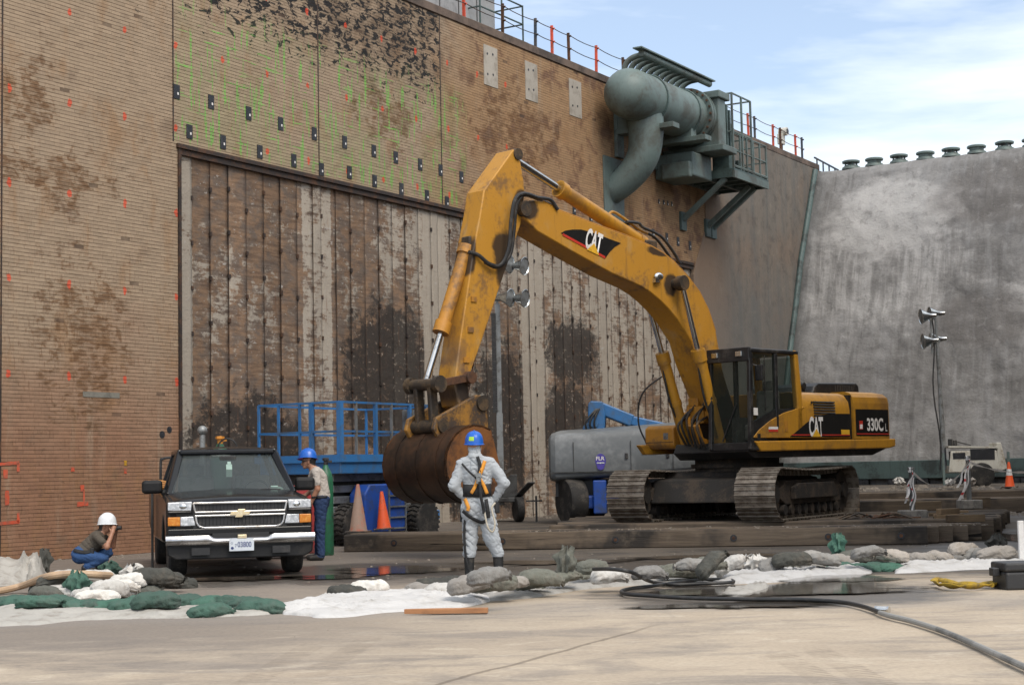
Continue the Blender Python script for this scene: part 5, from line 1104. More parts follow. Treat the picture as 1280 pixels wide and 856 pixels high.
# linkage
PIV = Vector((E(583, 505, 0.0)[0], 0, E(583, 505, 0.0)[1]))          # stick to bucket pin
IDL = Vector((7.72, 0, 2.62))
BK = Vector((8.42, 0, 1.80))
mb = MB(); mb.tube([(C_.x, -0.36, C_.z), (C_.x, 0.36, C_.z)], 0.10, 16); mb.tube([(C_.x, -0.40, C_.z), (C_.x, -0.30, C_.z)], 0.14, 16); mb.tube([(C_.x, 0.30, C_.z), (C_.x, 0.40, C_.z)], 0.14, 16); obj('link_pin', mb, M['greasy'], exc)
for s in (1, -1):
    mb = MB(); mb.bar((C_.x, 0.30*s, C_.z), (IDL.x, 0.30*s, IDL.z), 0.06, 0.13, (0, 0, 1)); mb.tube([(IDL.x, 0.24*s, IDL.z), (IDL.x, 0.38*s, IDL.z)], 0.11, 14); obj('idler_link', mb, M['rust'], exc, 30, bevel=0.01)
    mb = MB(); mb.bar((C_.x, 0.17*s, C_.z), (BK.x, 0.17*s, BK.z), 0.09, 0.17, (1, 0, 0)); obj('bucket_link', mb, M['greasy'], exc, 0, bevel=0.02)
# bucket
bcx, bcz, brad = 8.04, 1.17, 0.70
prof = []
for k in range(0, 17):
    a = R(118)-R(268)*k/16; r_ = brad*(1.0+0.05*math.sin(k)) if False else brad
    prof.append((bcx+r_*math.cos(a)*1.02, bcz+r_*math.sin(a)*0.92))
outer = prof; inner = [(bcx+(p-bcx)*0.95, bcz+(q-bcz)*0.95) for p, q in prof][::-1]
BWd = 0.78
mb = MB(); mb.prism(outer+inner, -BWd, BWd, lat_); bk = obj('bucket', mb, M['bucket'], exc, 40)
for s in (1, -1):
    mb = MB(); mb.prism(outer, s*BWd, s*(BWd-0.035), lat_); obj('side_plate', mb, M['bucket_side'], bk, 0)
    mb = MB(); mb.prism([(PIV.x-0.12, PIV.z+0.12), (PIV.x+0.12, PIV.z+0.14), (BK.x+0.14, BK.z+0.14), (BK.x+0.2, BK.z-0.05), (BK.x+0.1, 1.60), (bcx-0.3, 1.72), (PIV.x-0.15, 1.75)], s*0.30, s*0.38, lat_); obj('hinge_ear', mb, M['yellow_dirty'], bk, 0, bevel=0.02)
mb = MB(); mb.tube([(PIV.x, -0.42, PIV.z), (PIV.x, 0.42, PIV.z)], 0.13, 18); obj('hinge_pin', mb, M['greasy'], bk); mb = MB(); mb.tube([(BK.x, -0.42, BK.z), (BK.x, 0.42, BK.z)], 0.115, 18); obj('hinge_pin', mb, M['greasy'], bk)
for k in range(5):
    y = -BWd+0.12+k*(2*BWd-0.24)/4; px_, pz_ = outer[-1]; mb = MB(); mb.prism([(px_+0.05, pz_-0.05), (px_-0.02, pz_+0.10), (px_-0.30, pz_+0.24), (px_-0.28, pz_+0.18)], y-0.06, y+0.06, lat_); obj('tooth', mb, M['greasy'], bk, 0)
for k in range(3):
    mb = MB(); y = -0.5+0.5*k; seg_ = [(bcx+(p-bcx)*1.02, bcz+(q-bcz)*1.02) for p, q in prof[4:13]]
    mb.prism(seg_+[(bcx+(p-bcx)*0.99, bcz+(q-bcz)*0.99) for p, q in prof[4:13]][::-1], y-0.05, y+0.05, lat_); obj('wear_strip', mb, M['bucket'], bk, 40)
# chain hanging from the stick
mb = MB()
for k in range(10):
    q = E(601-k*1.1, 442+k*6.0, -0.1); c_ = Vector((q[0], -0.27, q[1])); rr = [c_+Vector((0.035*math.cos(a), 0, 0.06*math.sin(a))) if k % 2 else c_+Vector((0, 0.035*math.cos(a), 0.06*math.sin(a))) for a in [2*PI*i/10 for i in range(10)]]
    mb.tube(rr, 0.012, 6, closed=True)
obj('chain', mb, M['rust'], stick)

# ================================================================== pickup truck (front towards the camera). Local axes: x to the picture's right, y backwards, z up
TP = at(302, 722, 22.75); TYAW = R(15.3)
truck = thing('pickup_truck', 'dirty black pickup truck parked nose-on beside the brick wall', 'truck', (TP.x, TP.y, 0), TYAW)
truck.scale = (1.045, 1.0, 1.01)
def side(p, q, t): return Vector((t, p, q))
def arc(cy, cz, r, a0, a1, n): return [(cy+r*math.cos(R(a0+(a1-a0)*k/n)), cz+r*math.sin(R(a0+(a1-a0)*k/n))) for k in range(n+1)]
WF, WR_, WZ, WRAD = 0.98, 4.62, 0.39, 0.385
low = [(0.16, 0.62), (0.16, 1.00), (0.24, 1.07), (0.75, 1.12), (1.45, 1.16), (2.0, 1.17), (5.65, 1.20), (5.70, 0.62), (5.2, 0.55)]+arc(WR_, WZ, 0.47, 20, 160, 12)+[(3.9, 0.46), (1.6, 0.46)]+arc(WF, WZ, 0.47, 12, 168, 12)+[(0.42, 0.50)]
mb = MB(); mb.prism(low, -0.985, -0.80, side); mb.prism(low, 0.80, 0.985, side)
body = obj('body', mb, M['car_black'], truck, 30, bevel=0.06, seg=4)
mb = MB(); mb.bb((-0.80, 0.45, 0.48), (0.80, 5.6, 0.60)); mb.bb((-0.81, 0.30, 0.60), (0.81, 0.42, 1.02)); obj('chassis', mb, M['car_plastic'], truck, 0)
# bonnet
def hood(s, q):
    x = (s-0.5)*2; y = 0.20+q*1.28; e = abs(x)
    z = 1.05+0.135*(q**0.55)+0.035*(1-e**3)-0.05*max(0, (e-0.86)/0.14)**2+0.018*(1-min(1, (x/0.45)**2))*min(1, q*4)
    z -= 0.05*max(0, 1-q*14)**2
    return (x*(0.93+0.03*q), y, z)
mb = MB(); mb.grid(hood, 28, 16); obj('bonnet', mb, M['car_black'], truck, 60, fixn=False)
# cabin
cabz = 1.83
lowc = [(-0.89, 1.42, 1.16), (0.89, 1.42, 1.16)]; topc = [(-0.67, 2.15, cabz-0.02), (0.67, 2.15, cabz-0.02)]
mb = MB()
def roof(s, q):
    x = (s-0.5)*2; y = 2.10+q*1.5; return (x*0.70, y, cabz+0.045*(1-abs(x)**2.5)-0.035*max(0, 1-q*6)**2-0.05*max(0, (abs(x)-0.9)/0.1)**2)
mb.grid(roof, 16, 10); obj('roof', mb, M['car_black'], truck, 60, fixn=False)
mb = MB(); mb.bb((-0.69, 2.045, cabz-0.085), (0.69, 2.16, cabz-0.0)); obj('roof_header', mb, M['car_black'], truck, 0, bevel=0.03, seg=3)
mb = MB(); mb.bb((-0.70, 2.14, cabz-0.05), (0.70, 3.58, cabz-0.03)); obj('headliner', mb, M['seat'], truck, 0)
for s in (-1, 1):
    mb = MB(); mb.bar((s*0.885, 1.42, 1.14), (s*0.69, 2.13, cabz-0.05), 0.085, 0.10, (s, -0.5, 0.3)); obj('pillar', mb, M['car_black'], body, 0, bevel=0.015)
    mb = MB(); mb.bar((s*0.69, 2.08, cabz-0.035), (s*0.70, 3.58, cabz-0.035), 0.07, 0.08); obj('roof_rail', mb, M['car_black'], body, 0, bevel=0.025)
    for yy in (2.45, 3.5):
        mb = MB(); mb.bar((s*0.90, yy, 1.14), (s*0.69, yy+0.05, cabz-0.04), 0.10, 0.07, (s, 0, 0.3)); obj('pillar', mb, M['car_black'], body, 0, bevel=0.01)
    mb = MB(); mb.add([(s*0.885, 1.5, 1.17), (s*0.885, 3.5, 1.17), (s*0.69, 3.5, cabz-0.02), (s*0.69, 2.16, cabz-0.02)], [(0, 1, 2, 3)]); obj('side_window', mb, M['glass_car'], truck, 0)
    mb = MB(); mb.add([(s*0.69, 2.12, cabz), (s*0.73, 2.12, cabz-0.03), (s*0.73, 3.58, cabz-0.03), (s*0.69, 3.58, cabz)], [(0, 1, 2, 3)]); obj('drip_rail', mb, M['car_black'], truck, 0)
mb = MB()
def ws(s, q):
    x = (s-0.5)*2; return (x*(0.86-0.20*q), 1.40+0.74*q-0.05*(1-x*x)*(1-q*0.5), 1.165+(cabz-0.06-1.165)*q)
mb.grid(ws, 14, 8); obj('windscreen', mb, M['glass_car'], truck, 60, fixn=False)
mb = MB(); mb.add([(-0.84, 3.56, 1.15), (0.84, 3.56, 1.15), (0.67, 3.56, cabz-0.04), (-0.67, 3.56, cabz-0.04)], [(0, 1, 2, 3)]); obj('rear_window', mb, M['glass_car'], truck, 0)
mb = MB(); mb.bb((-0.86, 1.38, 1.06), (0.86, 1.95, 1.165)); mb.bb((-0.86, 3.57, 0.9), (0.86, 3.62, 1.16)); obj('dashboard', mb, M['interior'], truck, 0, bevel=0.04)
for x in (-0.42, 0.42):
    mb = MB(); mb.box((x, 2.62, 1.10), (0.52, 0.16, 0.66), Matrix.Rotation(R(-14), 3, 'X')); mb.box((x, 2.74, 1.50), (0.26, 0.10, 0.20)); mb.box((x, 2.4, 0.80), (0.54, 0.5, 0.18)); obj('seat', mb, M['seat'], truck, 0, bevel=0.05, seg=3)
mb = MB(); mb.tube([(0.42+0.19*math.cos(a), 2.02+0.09*math.sin(a), 1.18+0.17*math.sin(a)) for a in [2*PI*k/20 for k in range(20)]], 0.018, 8, closed=True); obj('steering_wheel', mb, M['interior'], truck)
mb = MB(); mb.box((0, 2.0, cabz-0.14), (0.24, 0.04, 0.07)); obj('rear_view_mirror', mb, M['interior'], truck, 0, bevel=0.015)
mb = MB(); mb.box((0.0, 1.80, 1.50), (0.085, 0.006, 0.19)); mb.box((0.0, 1.80, 1.61), (0.05, 0.006, 0.05)); obj('hanging_permit', mb, M['pale_tag'], truck, 0)
mb = MB(); mb.sphere((0.68, 1.55, 1.20), 0.08, 12, 8, (1.0, 0.7, 0.6)); mb.box((0.62, 1.52, 1.23), (0.10, 0.08, 0.06)); obj('dash_item', mb, M['pale_tag'], truck)
mb = MB(); mb.sphere((-0.32, 1.55, 1.18), 0.07, 12, 8, (1.6, 0.8, 0.5)); obj('dash_item', mb, M['shirt_brown'], truck)
for x0, x1 in ((-0.62, -0.02), (0.18, 0.70)):
    mb = MB(); mb.tube([(x0, 1.375, 1.185), ((x0+x1)/2, 1.40, 1.215), (x1, 1.42, 1.205)], 0.011, 6); obj('wiper', mb, M['plastic_black'], truck)
mb = MB(); mb.bb((-0.86, 1.33, 1.14), (0.86, 1.43, 1.175)); obj('cowl', mb, M['car_plastic'], truck, 0, bevel=0.015)
# nose: fascia, lights, grille
mb = MB(); mb.bb((-0.97, 0.10, 0.60), (0.97, 0.19, 0.695)); mb.bb((-0.97, 0.12, 0.905), (-0.645, 0.22, 0.945)); mb.bb((0.645, 0.12, 0.905), (0.97, 0.22, 0.945)); mb.bb((-0.97, 0.16, 0.69), (0.97, 0.30, 1.06)); obj('fascia', mb, M['car_black'], truck, 0, bevel=0.015)
for s in (-1, 1):
    mb = MB(); mb.prism([(0.66, 0.945), (0.965, 0.95), (0.965, 1.065), (0.645, 1.07)], 0.105, 0.17, lambda p, q, t: Vector((p*s, t+0.10*max(0, p-0.8), q))); hl_ = obj('headlight', mb, M['lamp_clear'], truck, 0, bevel=0.01)
    mb = MB(); mb.prism([(0.60, 0.735), (0.80, 0.735), (0.80, 0.86), (0.63, 0.865)], 0.105, 0.17, lambda p, q, t: Vector((p*s, t, q))); obj('fog_lamp', mb, M['lamp_clear'], truck, 0, bevel=0.01)
    mb = MB(); mb.prism([(0.803, 0.735), (0.965, 0.74), (0.965, 0.86), (0.803, 0.86)], 0.105, 0.19, lambda p, q, t: Vector((p*s, t+0.10*max(0, p-0.8), q))); obj('indicator', mb, M['lamp_amber'], truck, 0, bevel=0.01)
    mb = MB(); mb.sphere((s*0.76, 0.13, 1.005), 0.055, 12, 8, (1.2, 0.6, 0.8)); obj('bulb', mb, M['reflector'], hl_)
mb = MB(); mb.bb((-0.63, 0.135, 0.70), (0.63, 0.158, 1.05)); gr = obj('grille', mb, M['plastic_black'], truck, 0)
for k in range(24):
    mb = MB(); x = -0.56+k*0.0487; mb.bb((x-0.004, 0.128, 0.73), (x+0.004, 0.136, 1.03)); obj('grille_bar', mb, M['car_plastic'], gr, 0)
cr_ = 0.022
def cband(pts, w=0.028, closed=False):
    mb = MB()
    for a, b in zip(pts[:-1], pts[1:]): mb.bar((a[0], 0.115, a[1]), (b[0], 0.115, b[1]), w, 0.035, (0, 1, 0))
    return obj('grille_trim', mb, M['car_chrome'], gr, 0, bevel=0.006)
cband([(-0.635, 1.045), (0.635, 1.045)]); cband([(-0.63, 1.045), (-0.605, 0.925)]); cband([(0.63, 1.045), (0.605, 0.925)])
cband([(-0.61, 0.918), (0.61, 0.918)], 0.026); cband([(-0.61, 0.868), (0.61, 0.868)], 0.026)
cband([(-0.60, 0.868), (-0.585, 0.775), (-0.555, 0.725), (-0.49, 0.700), (0.49, 0.700), (0.555, 0.725), (0.585, 0.775), (0.60, 0.868)], 0.026)
mb = MB(); bw = [(-0.125, 0.925), (-0.045, 0.925), (-0.035, 0.952), (0.065, 0.952), (0.055, 0.925), (0.135, 0.925), (0.115, 0.868), (0.035, 0.868), (0.025, 0.838), (-0.075, 0.838), (-0.065, 0.868), (-0.145, 0.868)]
mb.prism(bw, 0.070, 0.10, lambda p, q, t: Vector((p, t, q))); obj('emblem', mb, M['emblem'], gr, 0, bevel=0.006)
# bumper
mb = MB()
def bmp(s, q):
    x = (s-0.5)*2; e = abs(x); notch = 0.045*(1 if e < 0.36 else max(0, 1-(e-0.36)/0.06)); y = 0.0+0.10*max(0, e-0.70)**1.5*2.0
    zt = 0.600-notch; zb = 0.475
    return (x*1.0, y-0.03*math.sin(q*PI), zb+(zt-zb)*q)
mb.grid(bmp, 60, 5); bump = obj('bumper', mb, M['car_chrome'], truck, 60, fixn=False)
mb = MB(); mb.bb((-0.93, 0.07, 0.46), (0.93, 0.22, 0.595)); mb.bb((-0.38, 0.05, 0.555), (0.38, 0.09, 0.625)); obj('bumper_core', mb, M['plastic_black'], truck, 0)
mb = MB(); mb.prism([(-0.99, 0.475), (0.99, 0.475), (0.97, 0.33), (0.86, 0.27), (-0.86, 0.27), (-0.97, 0.33)], 0.01, 0.22, lambda p, q, t: Vector((p, t+0.02+0.10*max(0, abs(p)-0.6), q))); ad = obj('air_dam', mb, M['car_plastic'], truck, 0, bevel=0.02)
for s in (-1, 1): mb = MB(); mb.bb((s*0.42, 0.004, 0.33), (s*0.66, 0.0095, 0.43)); obj('air_intake', mb, M['plastic_black'], ad, 0)
mb = MB(); mb.bb((-0.165, -0.045, 0.375), (0.165, -0.036, 0.545)); pl_ = obj('licence_plate', mb, M['plate'], truck, 0)
mb = MB(); mb.bb((-0.05, -0.045, 0.546), (0.07, 0.02, 0.60)); obj('plate_bracket', mb, M['emblem'], pl_, 0, bevel=0.008)
text_mesh('plate_number', '03800', 0.185, 0.075, (-0.055, -0.0465, 0.425), (1, 0, 0), (0, 0, 1), M['plate_ink'], 0.015, pl_)
text_mesh('plate_number', '7', 0.025, 0.045, (-0.090, -0.0465, 0.425), (1, 0, 0), (0, 0, 1), M['plate_ink'], 0.01, pl_)
text_mesh('plate_number', 'G', 0.025, 0.030, (-0.145, -0.0465, 0.47), (1, 0, 0), (0, 0, 1), M['plate_ink'], 0.0, pl_)
mb = MB(); mb.tube([(-0.125, -0.046, 0.415), (-0.125, -0.0465, 0.415)], 0.02, 12); obj('plate_seal', mb, M['plate_ink'], pl_)
# wheels
def wheel_mesh(r, w, treads=False):
    mb = MB(); prof = [(r*0.60, -w/2), (r*0.92, -w/2), (r*0.99, -w*0.40), (r, -w*0.2), (r, w*0.2), (r*0.99, w*0.40), (r*0.92, w/2), (r*0.60, w/2)]
    mb.lathe(prof, 36, Matrix.Rotation(PI/2, 3, 'Y'))
    if treads:
        for k in range(26):
            a = 2*PI*k/26
            for s in (-1, 1):
                c = Vector((s*w*0.24, math.cos(a+s*0.12)*r, math.sin(a+s*0.12)*r)); mb.box(c, (w*0.46, 0.055, 0.05), Matrix.Rotation(a+s*0.12, 3, 'X') @ Matrix.Rotation(R(20*s), 3, 'Y'))
    return mb
def rim_mesh(r, w, face=1):
    mb = MB(); mb.lathe([(r*0.64, -w*0.35), (r*0.62, 0.02), (r*0.60, w*0.42), (r*0.52, w*0.36), (r*0.30, w*0.20), (r*0.16, w*0.34), (0.0, w*0.36)], 28, Matrix.Rotation(PI/2*face, 3, 'Y')); return mb
for x in (-0.80, 0.80):
    for y in (WF, WR_):
        w_ = bpy.data.objects.new('wheel', None); COL.objects.link(w_); w_.parent = truck; w_.location = (x, y, WRAD)
        obj('tyre', wheel_mesh(WRAD, 0.25), M['rubber'], w_, 40); obj('rim', rim_mesh(WRAD, 0.25, 1 if x > 0 else -1), M['car_chrome'], w_, 40)
for x in (-1, 1):
    mb = MB(); mb.box((x*1.10, 1.78, 1.28), (0.29, 0.15, 0.20)); mb.bar((x*0.98, 1.78, 1.20), (x*0.86, 1.80, 1.18), 0.1, 0.10); obj('door_mirror', mb, M['car_plastic'], truck, 0, bevel=0.05, seg=3)
mb = MB(); mb.tube([(-0.6, 1.2, 0.36), (0.6, 1.2, 0.36)], 0.05, 10); mb.tube([(0.1, 0.9, 0.42), (0.1, 5.0, 0.42)], 0.06, 10); mb.tube([(-0.7, 4.62, 0.39), (0.7, 4.62, 0.39)], 0.06, 10); mb.tube([(0.0, 4.62, 0.39), (0.001, 4.63, 0.39)], 0.16, 10); mb.bar((-0.45, 0.5, 0.45), (-0.45, 5.4, 0.45), 0.07, 0.12); mb.bar((0.45, 0.5, 0.45), (0.45, 5.4, 0.45), 0.07, 0.12); obj('underbody', mb, M['car_plastic'], truck, 30)
mb = MB(); mb.bb((-0.8, 3.65, 0.62), (0.8, 5.62, 0.66)); obj('bed_floor', mb, M['car_plastic'], truck, 0)
# things riding in the truck bed
TM = Matrix.Translation((TP.x, TP.y, 0)) @ Matrix.Rotation(TYAW, 4, 'Z')
def tw(x, y, z): return TM @ Vector((x, y, z))
def gas_cylinder(label, loc, h, r, valve):
    t_ = thing('gas_cylinder', label, 'gas cylinder', loc)
    mb = MB(); mb.lathe([(r*0.9, 0), (r, 0.03), (r, h*0.80), (r*0.94, h*0.86), (r*0.75, h*0.92), (r*0.4, h*0.97), (r*0.3, h)], 22); obj('bottle', mb, M['gas_green'], t_, 50)
    mb = MB(); mb.lathe([(r*0.28, h-0.01), (r*0.28, h+0.07), (r*0.45, h+0.08), (r*0.45, h+0.12), (0, h+0.13)], 12); mb.box((0.05, 0, h+0.06), (0.12, 0.05, 0.04)); obj('valve', mb, valve, t_, 30)
    return t_
p = tw(0.08, 4.3, 0.66); gt = gas_cylinder('green gas cylinder with yellow valve riding in the truck bed', p, 1.32, 0.17, M['pvc'])
mb = MB(); mb.lathe([(0.16, 1.10), (0.171, 1.105), (0.171, 1.17), (0.15, 1.20)], 22); obj('white_band', mb, M['decal_white'], gt)
mb = MB(); mb.tube([(0.17*math.cos(a)+0.14, -0.1, 1.2+0.2*math.sin(a)) for a in [2*PI*k/20 for k in range(20)]], 0.014, 6, closed=True); obj('hose_loop', mb, M['hose'], gt)
p = tw(-0.22, 4.2, 0.66); rk = thing('bed_rack', 'grey pole with dark bent rail standing in the truck bed beside the green cylinder', 'rack', p, TYAW)
mb = MB(); mb.tube([(0, 0, 0), (0, 0, 1.52)], 0.05, 12); mb.sphere((0, 0, 1.54), 0.085, 12, 8); obj('pole', mb, M['steel_grey'], rk); mb = MB(); mb.tube(catmull([(-0.68, 0, 0.3), (-0.68, 0, 1.0), (-0.64, 0, 1.08), (-0.5, 0, 1.1), (0, 0, 1.1)], 6), 0.022, 8); obj('rail', mb, M['plastic_black'], rk)
p = tw(-1.12, 2.9, 0); 
st = thing('orange_hose_reel', 'orange plastic item showing behind the truck mirror next to the wall', 'hose reel', at(200, 697, 25.6).to_tuple()); st.location.z = 0
mb = MB(); mb.tube([(-0.12, 0, 0), (-0.12, 0, 1.28)], 0.02, 8); mb.tube([(0.12, 0, 0), (0.12, 0, 1.28)], 0.02, 8); obj('stand', mb, M['steel_dark'], st)
mb = MB()
for k in range(4): mb.tube([(0.2*math.cos(a), 0.05*math.sin(a), 1.27+k*0.03+0.02*math.sin(3*a)) for a in [2*PI*q/16 for q in range(16)]], 0.02, 6, closed=True)
obj('coil', mb, M['pvc'], st)

# ================================================================== scissor lift
SC = at(427, 660, 31.6); SROT = math.atan2(WD.y, WD.x)
lift = thing('scissor_lift', 'blue scissor lift with railed platform standing against the concrete strips', 'lift', (SC.x, SC.y, 0), SROT)
# local x along the wall (to the right), local y into the wall; near corner at the origin
PLn, PWd, PF, PR = 3.7, 2.15, 1.72, 2.86
mb = MB(); mb.bb((0, 0, PF-0.28), (PLn, PWd, PF)); obj('platform', mb, M['blue'], lift, 0, bevel=0.015)
mb = MB(); mb.bb((-0.04, -0.04, PF-0.05), (PLn+0.04, PWd+0.04, PF+0.10)); obj('toe_board', mb, M['blue'], lift, 0)
xs_ = (0.03, 0.55, 1.2, 1.75, 2.4, 3.0, PLn-0.03)
def lpost(x, y, r_=0.028, wide=False, mat='blue'):
    mb = MB(); mb.bar((x, y, PF), (x, y, PR), 0.11 if wide else r_*2, 0.11 if wide else r_*2, (1, 0, 0)); obj('rail_post', mb, M[mat], lift, 0)
lpost(0.03, 0.03, 0.05)
for x in xs_[1:]: lpost(x, 0.03, mat='steel_grey' if x in (0.55, 1.75) else 'blue', r_=0.035 if x in (1.2, 2.4) else 0.022)
for x in (0.03, 1.75, PLn-0.03): lpost(x, PWd-0.03, 0.022)
for y in (0.75, 1.05, 1.6): lpost(0.03, y, 0.04 if y == 0.75 else 0.022)
lpost(PLn-0.03, 1.05, 0.022)
for zz in (PF+0.56, PR):
    for a, b in (((0.03, 0.03), (PLn-0.03, 0.03)), ((0.03, 0.03), (0.03, PWd-0.03)), ((0.03, PWd-0.03), (PLn-0.03, PWd-0.03)), ((PLn-0.03, 0.03), (PLn-0.03, PWd-0.03))):
        mb = MB(); mb.bar((*a, zz), (*b, zz), 0.042, 0.042); obj('guard_rail', mb, M['blue'], lift, 0)
mb = MB(); mb.bb((2.5, 0.07, PF+0.6), (2.95, 0.30, PR-0.1)); cb = obj('control_box', mb, M['steel_grey'], lift, 0, bevel=0.02); mb = MB(); mb.bb((2.75, 0.062, PF+0.64), (2.9, 0.0695, PF+0.85)); obj('label_plate', mb, M['blue'], cb, 0)
for k, zz in enumerate((1.36, 1.14, 0.92, 0.72)):
    mb = MB(); mb.bb((0.15, 0.30, zz-0.075), (PLn-0.2, 0.42, zz+0.075)); mb.bb((0.15, PWd-0.42, zz-0.075), (PLn-0.2, PWd-0.30, zz+0.075)); obj('scissor_arm', mb, M['steel_grey'], lift, 0, bevel=0.015)
mb = MB(); mb.bb((0.2, 0.42, 0.62), (PLn-0.2, PWd-0.42, 1.42)); obj('scissor_stack', mb, M['steel_dark'], lift, 0)
mb = MB(); mb.bb((-0.15, 0.25, 0.42), (PLn+0.1, PWd-0.25, 0.62)); obj('chassis', mb, M['blue'], lift, 0, bevel=0.02)
mb = MB(); mb.prism([(0.62, 0.25), (0.62, 1.02), (0.80, 1.22), (2.0, 1.22), (2.0, 0.25)], -0.12, 0.28, lambda p, q, t: Vector((p, t, q))); ec = obj('engine_cover', mb, M['blue_dark'], lift, 0, bevel=0.03)
for k in range(4): mb = MB(); mb.bb((1.42, -0.16, 0.30+k*0.22), (1.95, -0.121, 0.33+k*0.22)); obj('step', mb, M['steel_grey'], ec, 0)
mb = MB(); mb.bar((1.40, -0.14, 0.2), (1.40, -0.14, 1.2), 0.03, 0.03, (1, 0, 0)); mb.bar((1.97, -0.14, 0.2), (1.97, -0.14, 1.2), 0.03, 0.03, (1, 0, 0)); obj('step_rail', mb, M['steel_grey'], ec, 0)
mb = MB(); mb.bb((-0.32, 0.4, 0.2), (-0.02, 1.0, 0.56)); obj('battery_box', mb, M['blue'], lift, 0, bevel=0.02)
for (x, y) in ((0.35, 0.05), (2.85, 0.05), (0.35, PWd-0.05), (2.85, PWd-0.05)):
    w_ = bpy.data.objects.new('wheel', None); COL.objects.link(w_); w_.parent = lift; w_.location = (x, y, 0.42); w_.rotation_euler = (0, 0, PI/2)
    obj('tyre', wheel_mesh(0.42, 0.30, True), M['rubber'], w_, 40); obj('rim', rim_mesh(0.42, 0.30, -1 if y < 1 else 1), M['steel_grey'], w_, 40)

# ================================================================== telescopic boom lift behind the excavator
BLp = at(752, 640, 37.6); bz = gz(BLp.x, BLp.y); bl = thing('boom_lift', 'boom lift with rounded grey covers and blue folded boom behind the excavator', 'boom lift', (BLp.x, BLp.y, bz), R(-6))
# local x to the right, y away
def cover(s, q):
    a = PI*2*q; pass
sec = [(-0.75, 0.95), (-0.98, 1.02), (-1.02, 1.25), (-1.0, 1.85), (-0.90, 2.02), (-0.5, 2.10), (0.8, 2.16), (1.0, 2.08), (1.02, 1.2), (0.9, 0.95)]
def hull(xa, xb, off=0, tilt=0.0):
    mb = MB(); xs2 = [xa, xa+0.05, xa+0.16, xb-0.3, xb-0.08, xb]; sc = [0.86, 0.95, 1.0, 1.0, 0.96, 0.86]
    rings = []
    for x, s in zip(xs2, sc):
        rings.append([Vector((x, y*s+off, 1.5+(z-1.5)*s+(x-xa)*tilt)) for y, z in sec])
    n_ = len(sec)
    for A, B in zip(rings[:-1], rings[1:]): mb.add(A+B, [(i, (i+1) % n_, (i+1) % n_+n_, i+n_) for i in range(n_)])
    mb.add(rings[0], [tuple(range(n_))]); mb.add(rings[-1], [tuple(range(n_))]); return mb
cv = obj('turret_cover', hull(-1.12, 2.35, -0.2, 0.05), M['lift_grey'], bl, 45, bevel=0.05, seg=3)
mb = MB(); mb.bb((-1.13, -1.235, 1.16), (2.3, -1.205, 1.18)); obj('cover_seam', mb, M['steel_dark'], cv, 0)
for x in (-0.55, 0.75, 1.7): mb = MB(); mb.bb((x, -1.232, 1.19), (x+0.012, -1.212, 1.86)); obj('cover_seam', mb, M['steel_dark'], cv, 0)
for x in (0.62, 1.55): mb = MB(); mb.bb((x, -1.245, 1.45), (x+0.07, -1.222, 1.58)); obj('latch', mb, M['plastic_black'], cv, 0, bevel=0.01)
mb = MB(); mb.bb((1.0, -1.234, 1.55), (1.35, -1.221, 1.70)); obj('warning_label', mb, M['decal_white'], cv, 0)
mb = MB(); mb.prism([(-0.12*math.cos(a)+0.07, 1.42+0.16*math.sin(a)-(0.05 if math.sin(a) < -0.8 else 0)) for a in [2*PI*k/20 for k in range(20)]], -1.232, -1.222, lambda p, q, t: Vector((p, t, q))); bdg = obj('badge', mb, M['purple'], cv, 0)
text_mesh('badge_lettering', 'FLR', 0.19, 0.085, (-0.03, -1.236, 1.43), (1, 0, 0), (0, 0, 1), M['decal_white'], 0.02, bdg)
mb = MB(); mb.box((0.07, -1.236, 1.37), (0.17, 0.003, 0.03)); obj('badge_line', mb, M['lamp_clear'], bdg, 0)
mb = MB(); mb.bb((-1.0, -0.8, 0.62), (1.6, 0.8, 0.98)); mb.tube([(0.3, 0, 0.7), (0.3, 0, 1.0)], 0.5, 20); obj('turntable', mb, M['steel_dark'], bl, 30)
# folded blue boom: head block and boom going back to the right
mb = MB(); mb.prism([(-0.42, 2.0), (-0.36, 2.25), (-0.25, 2.32), (-0.24, 2.74), (-0.18, 2.82), (0.10, 2.80), (0.16, 2.5), (0.12, 2.0)], -0.30, -0.12, lambda p, q, t: Vector((p, t, q))); obj('boom_head', mb, M['blue'], bl, 0, bevel=0.03)
mb = MB(); mb.prism([(-0.42, 2.0), (-0.36, 2.25), (-0.25, 2.32), (-0.24, 2.74), (-0.18, 2.82), (0.10, 2.80), (0.16, 2.5), (0.12, 2.0)], 0.18, 0.36, lambda p, q, t: Vector((p, t, q))); obj('boom_head', mb, M['blue'], bl, 0, bevel=0.03)
mb = MB(); mb.bb((-0.15, -0.10, 2.0), (0.1, 0.17, 2.55)); mb.tube([(-0.25, 0.04, 2.45), (0.0, 0.04, 2.1)], 0.07, 10); obj('head_cylinder', mb, M['greasy'], bl, 0)
mb = MB(); mb.bb((-0.23, -0.115, 2.56), (0.09, 0.175, 2.79)); mb.tube([(-0.1, -0.34, 2.30), (-0.1, 0.4, 2.30)], 0.10, 14); mb.tube([(0.02, -0.34, 2.12), (0.02, 0.4, 2.12)], 0.07, 14); obj('boom_pivot', mb, M['blue'], bl, 30)
mb = MB(); mb.bar((0.0, 0.03, 2.66), (0.75, 0.15, 2.34), 0.34, 0.28); mb.bar((0.7, 0.14, 2.36), (2.2, 0.3, 2.0), 0.28, 0.22); obj('boom_tube', mb, M['blue'], bl, 0, bevel=0.03)
for k in range(3): mb = MB(); mb.tube(catmull([(-0.25+0.1*k, -0.25, 2.05), (-0.3+0.1*k, -0.38, 2.3), (-0.12+0.05*k, -0.33, 2.55), (0.1, -0.2, 2.72)], 6), 0.022, 8); obj('hose', mb, M['hose'], bl)
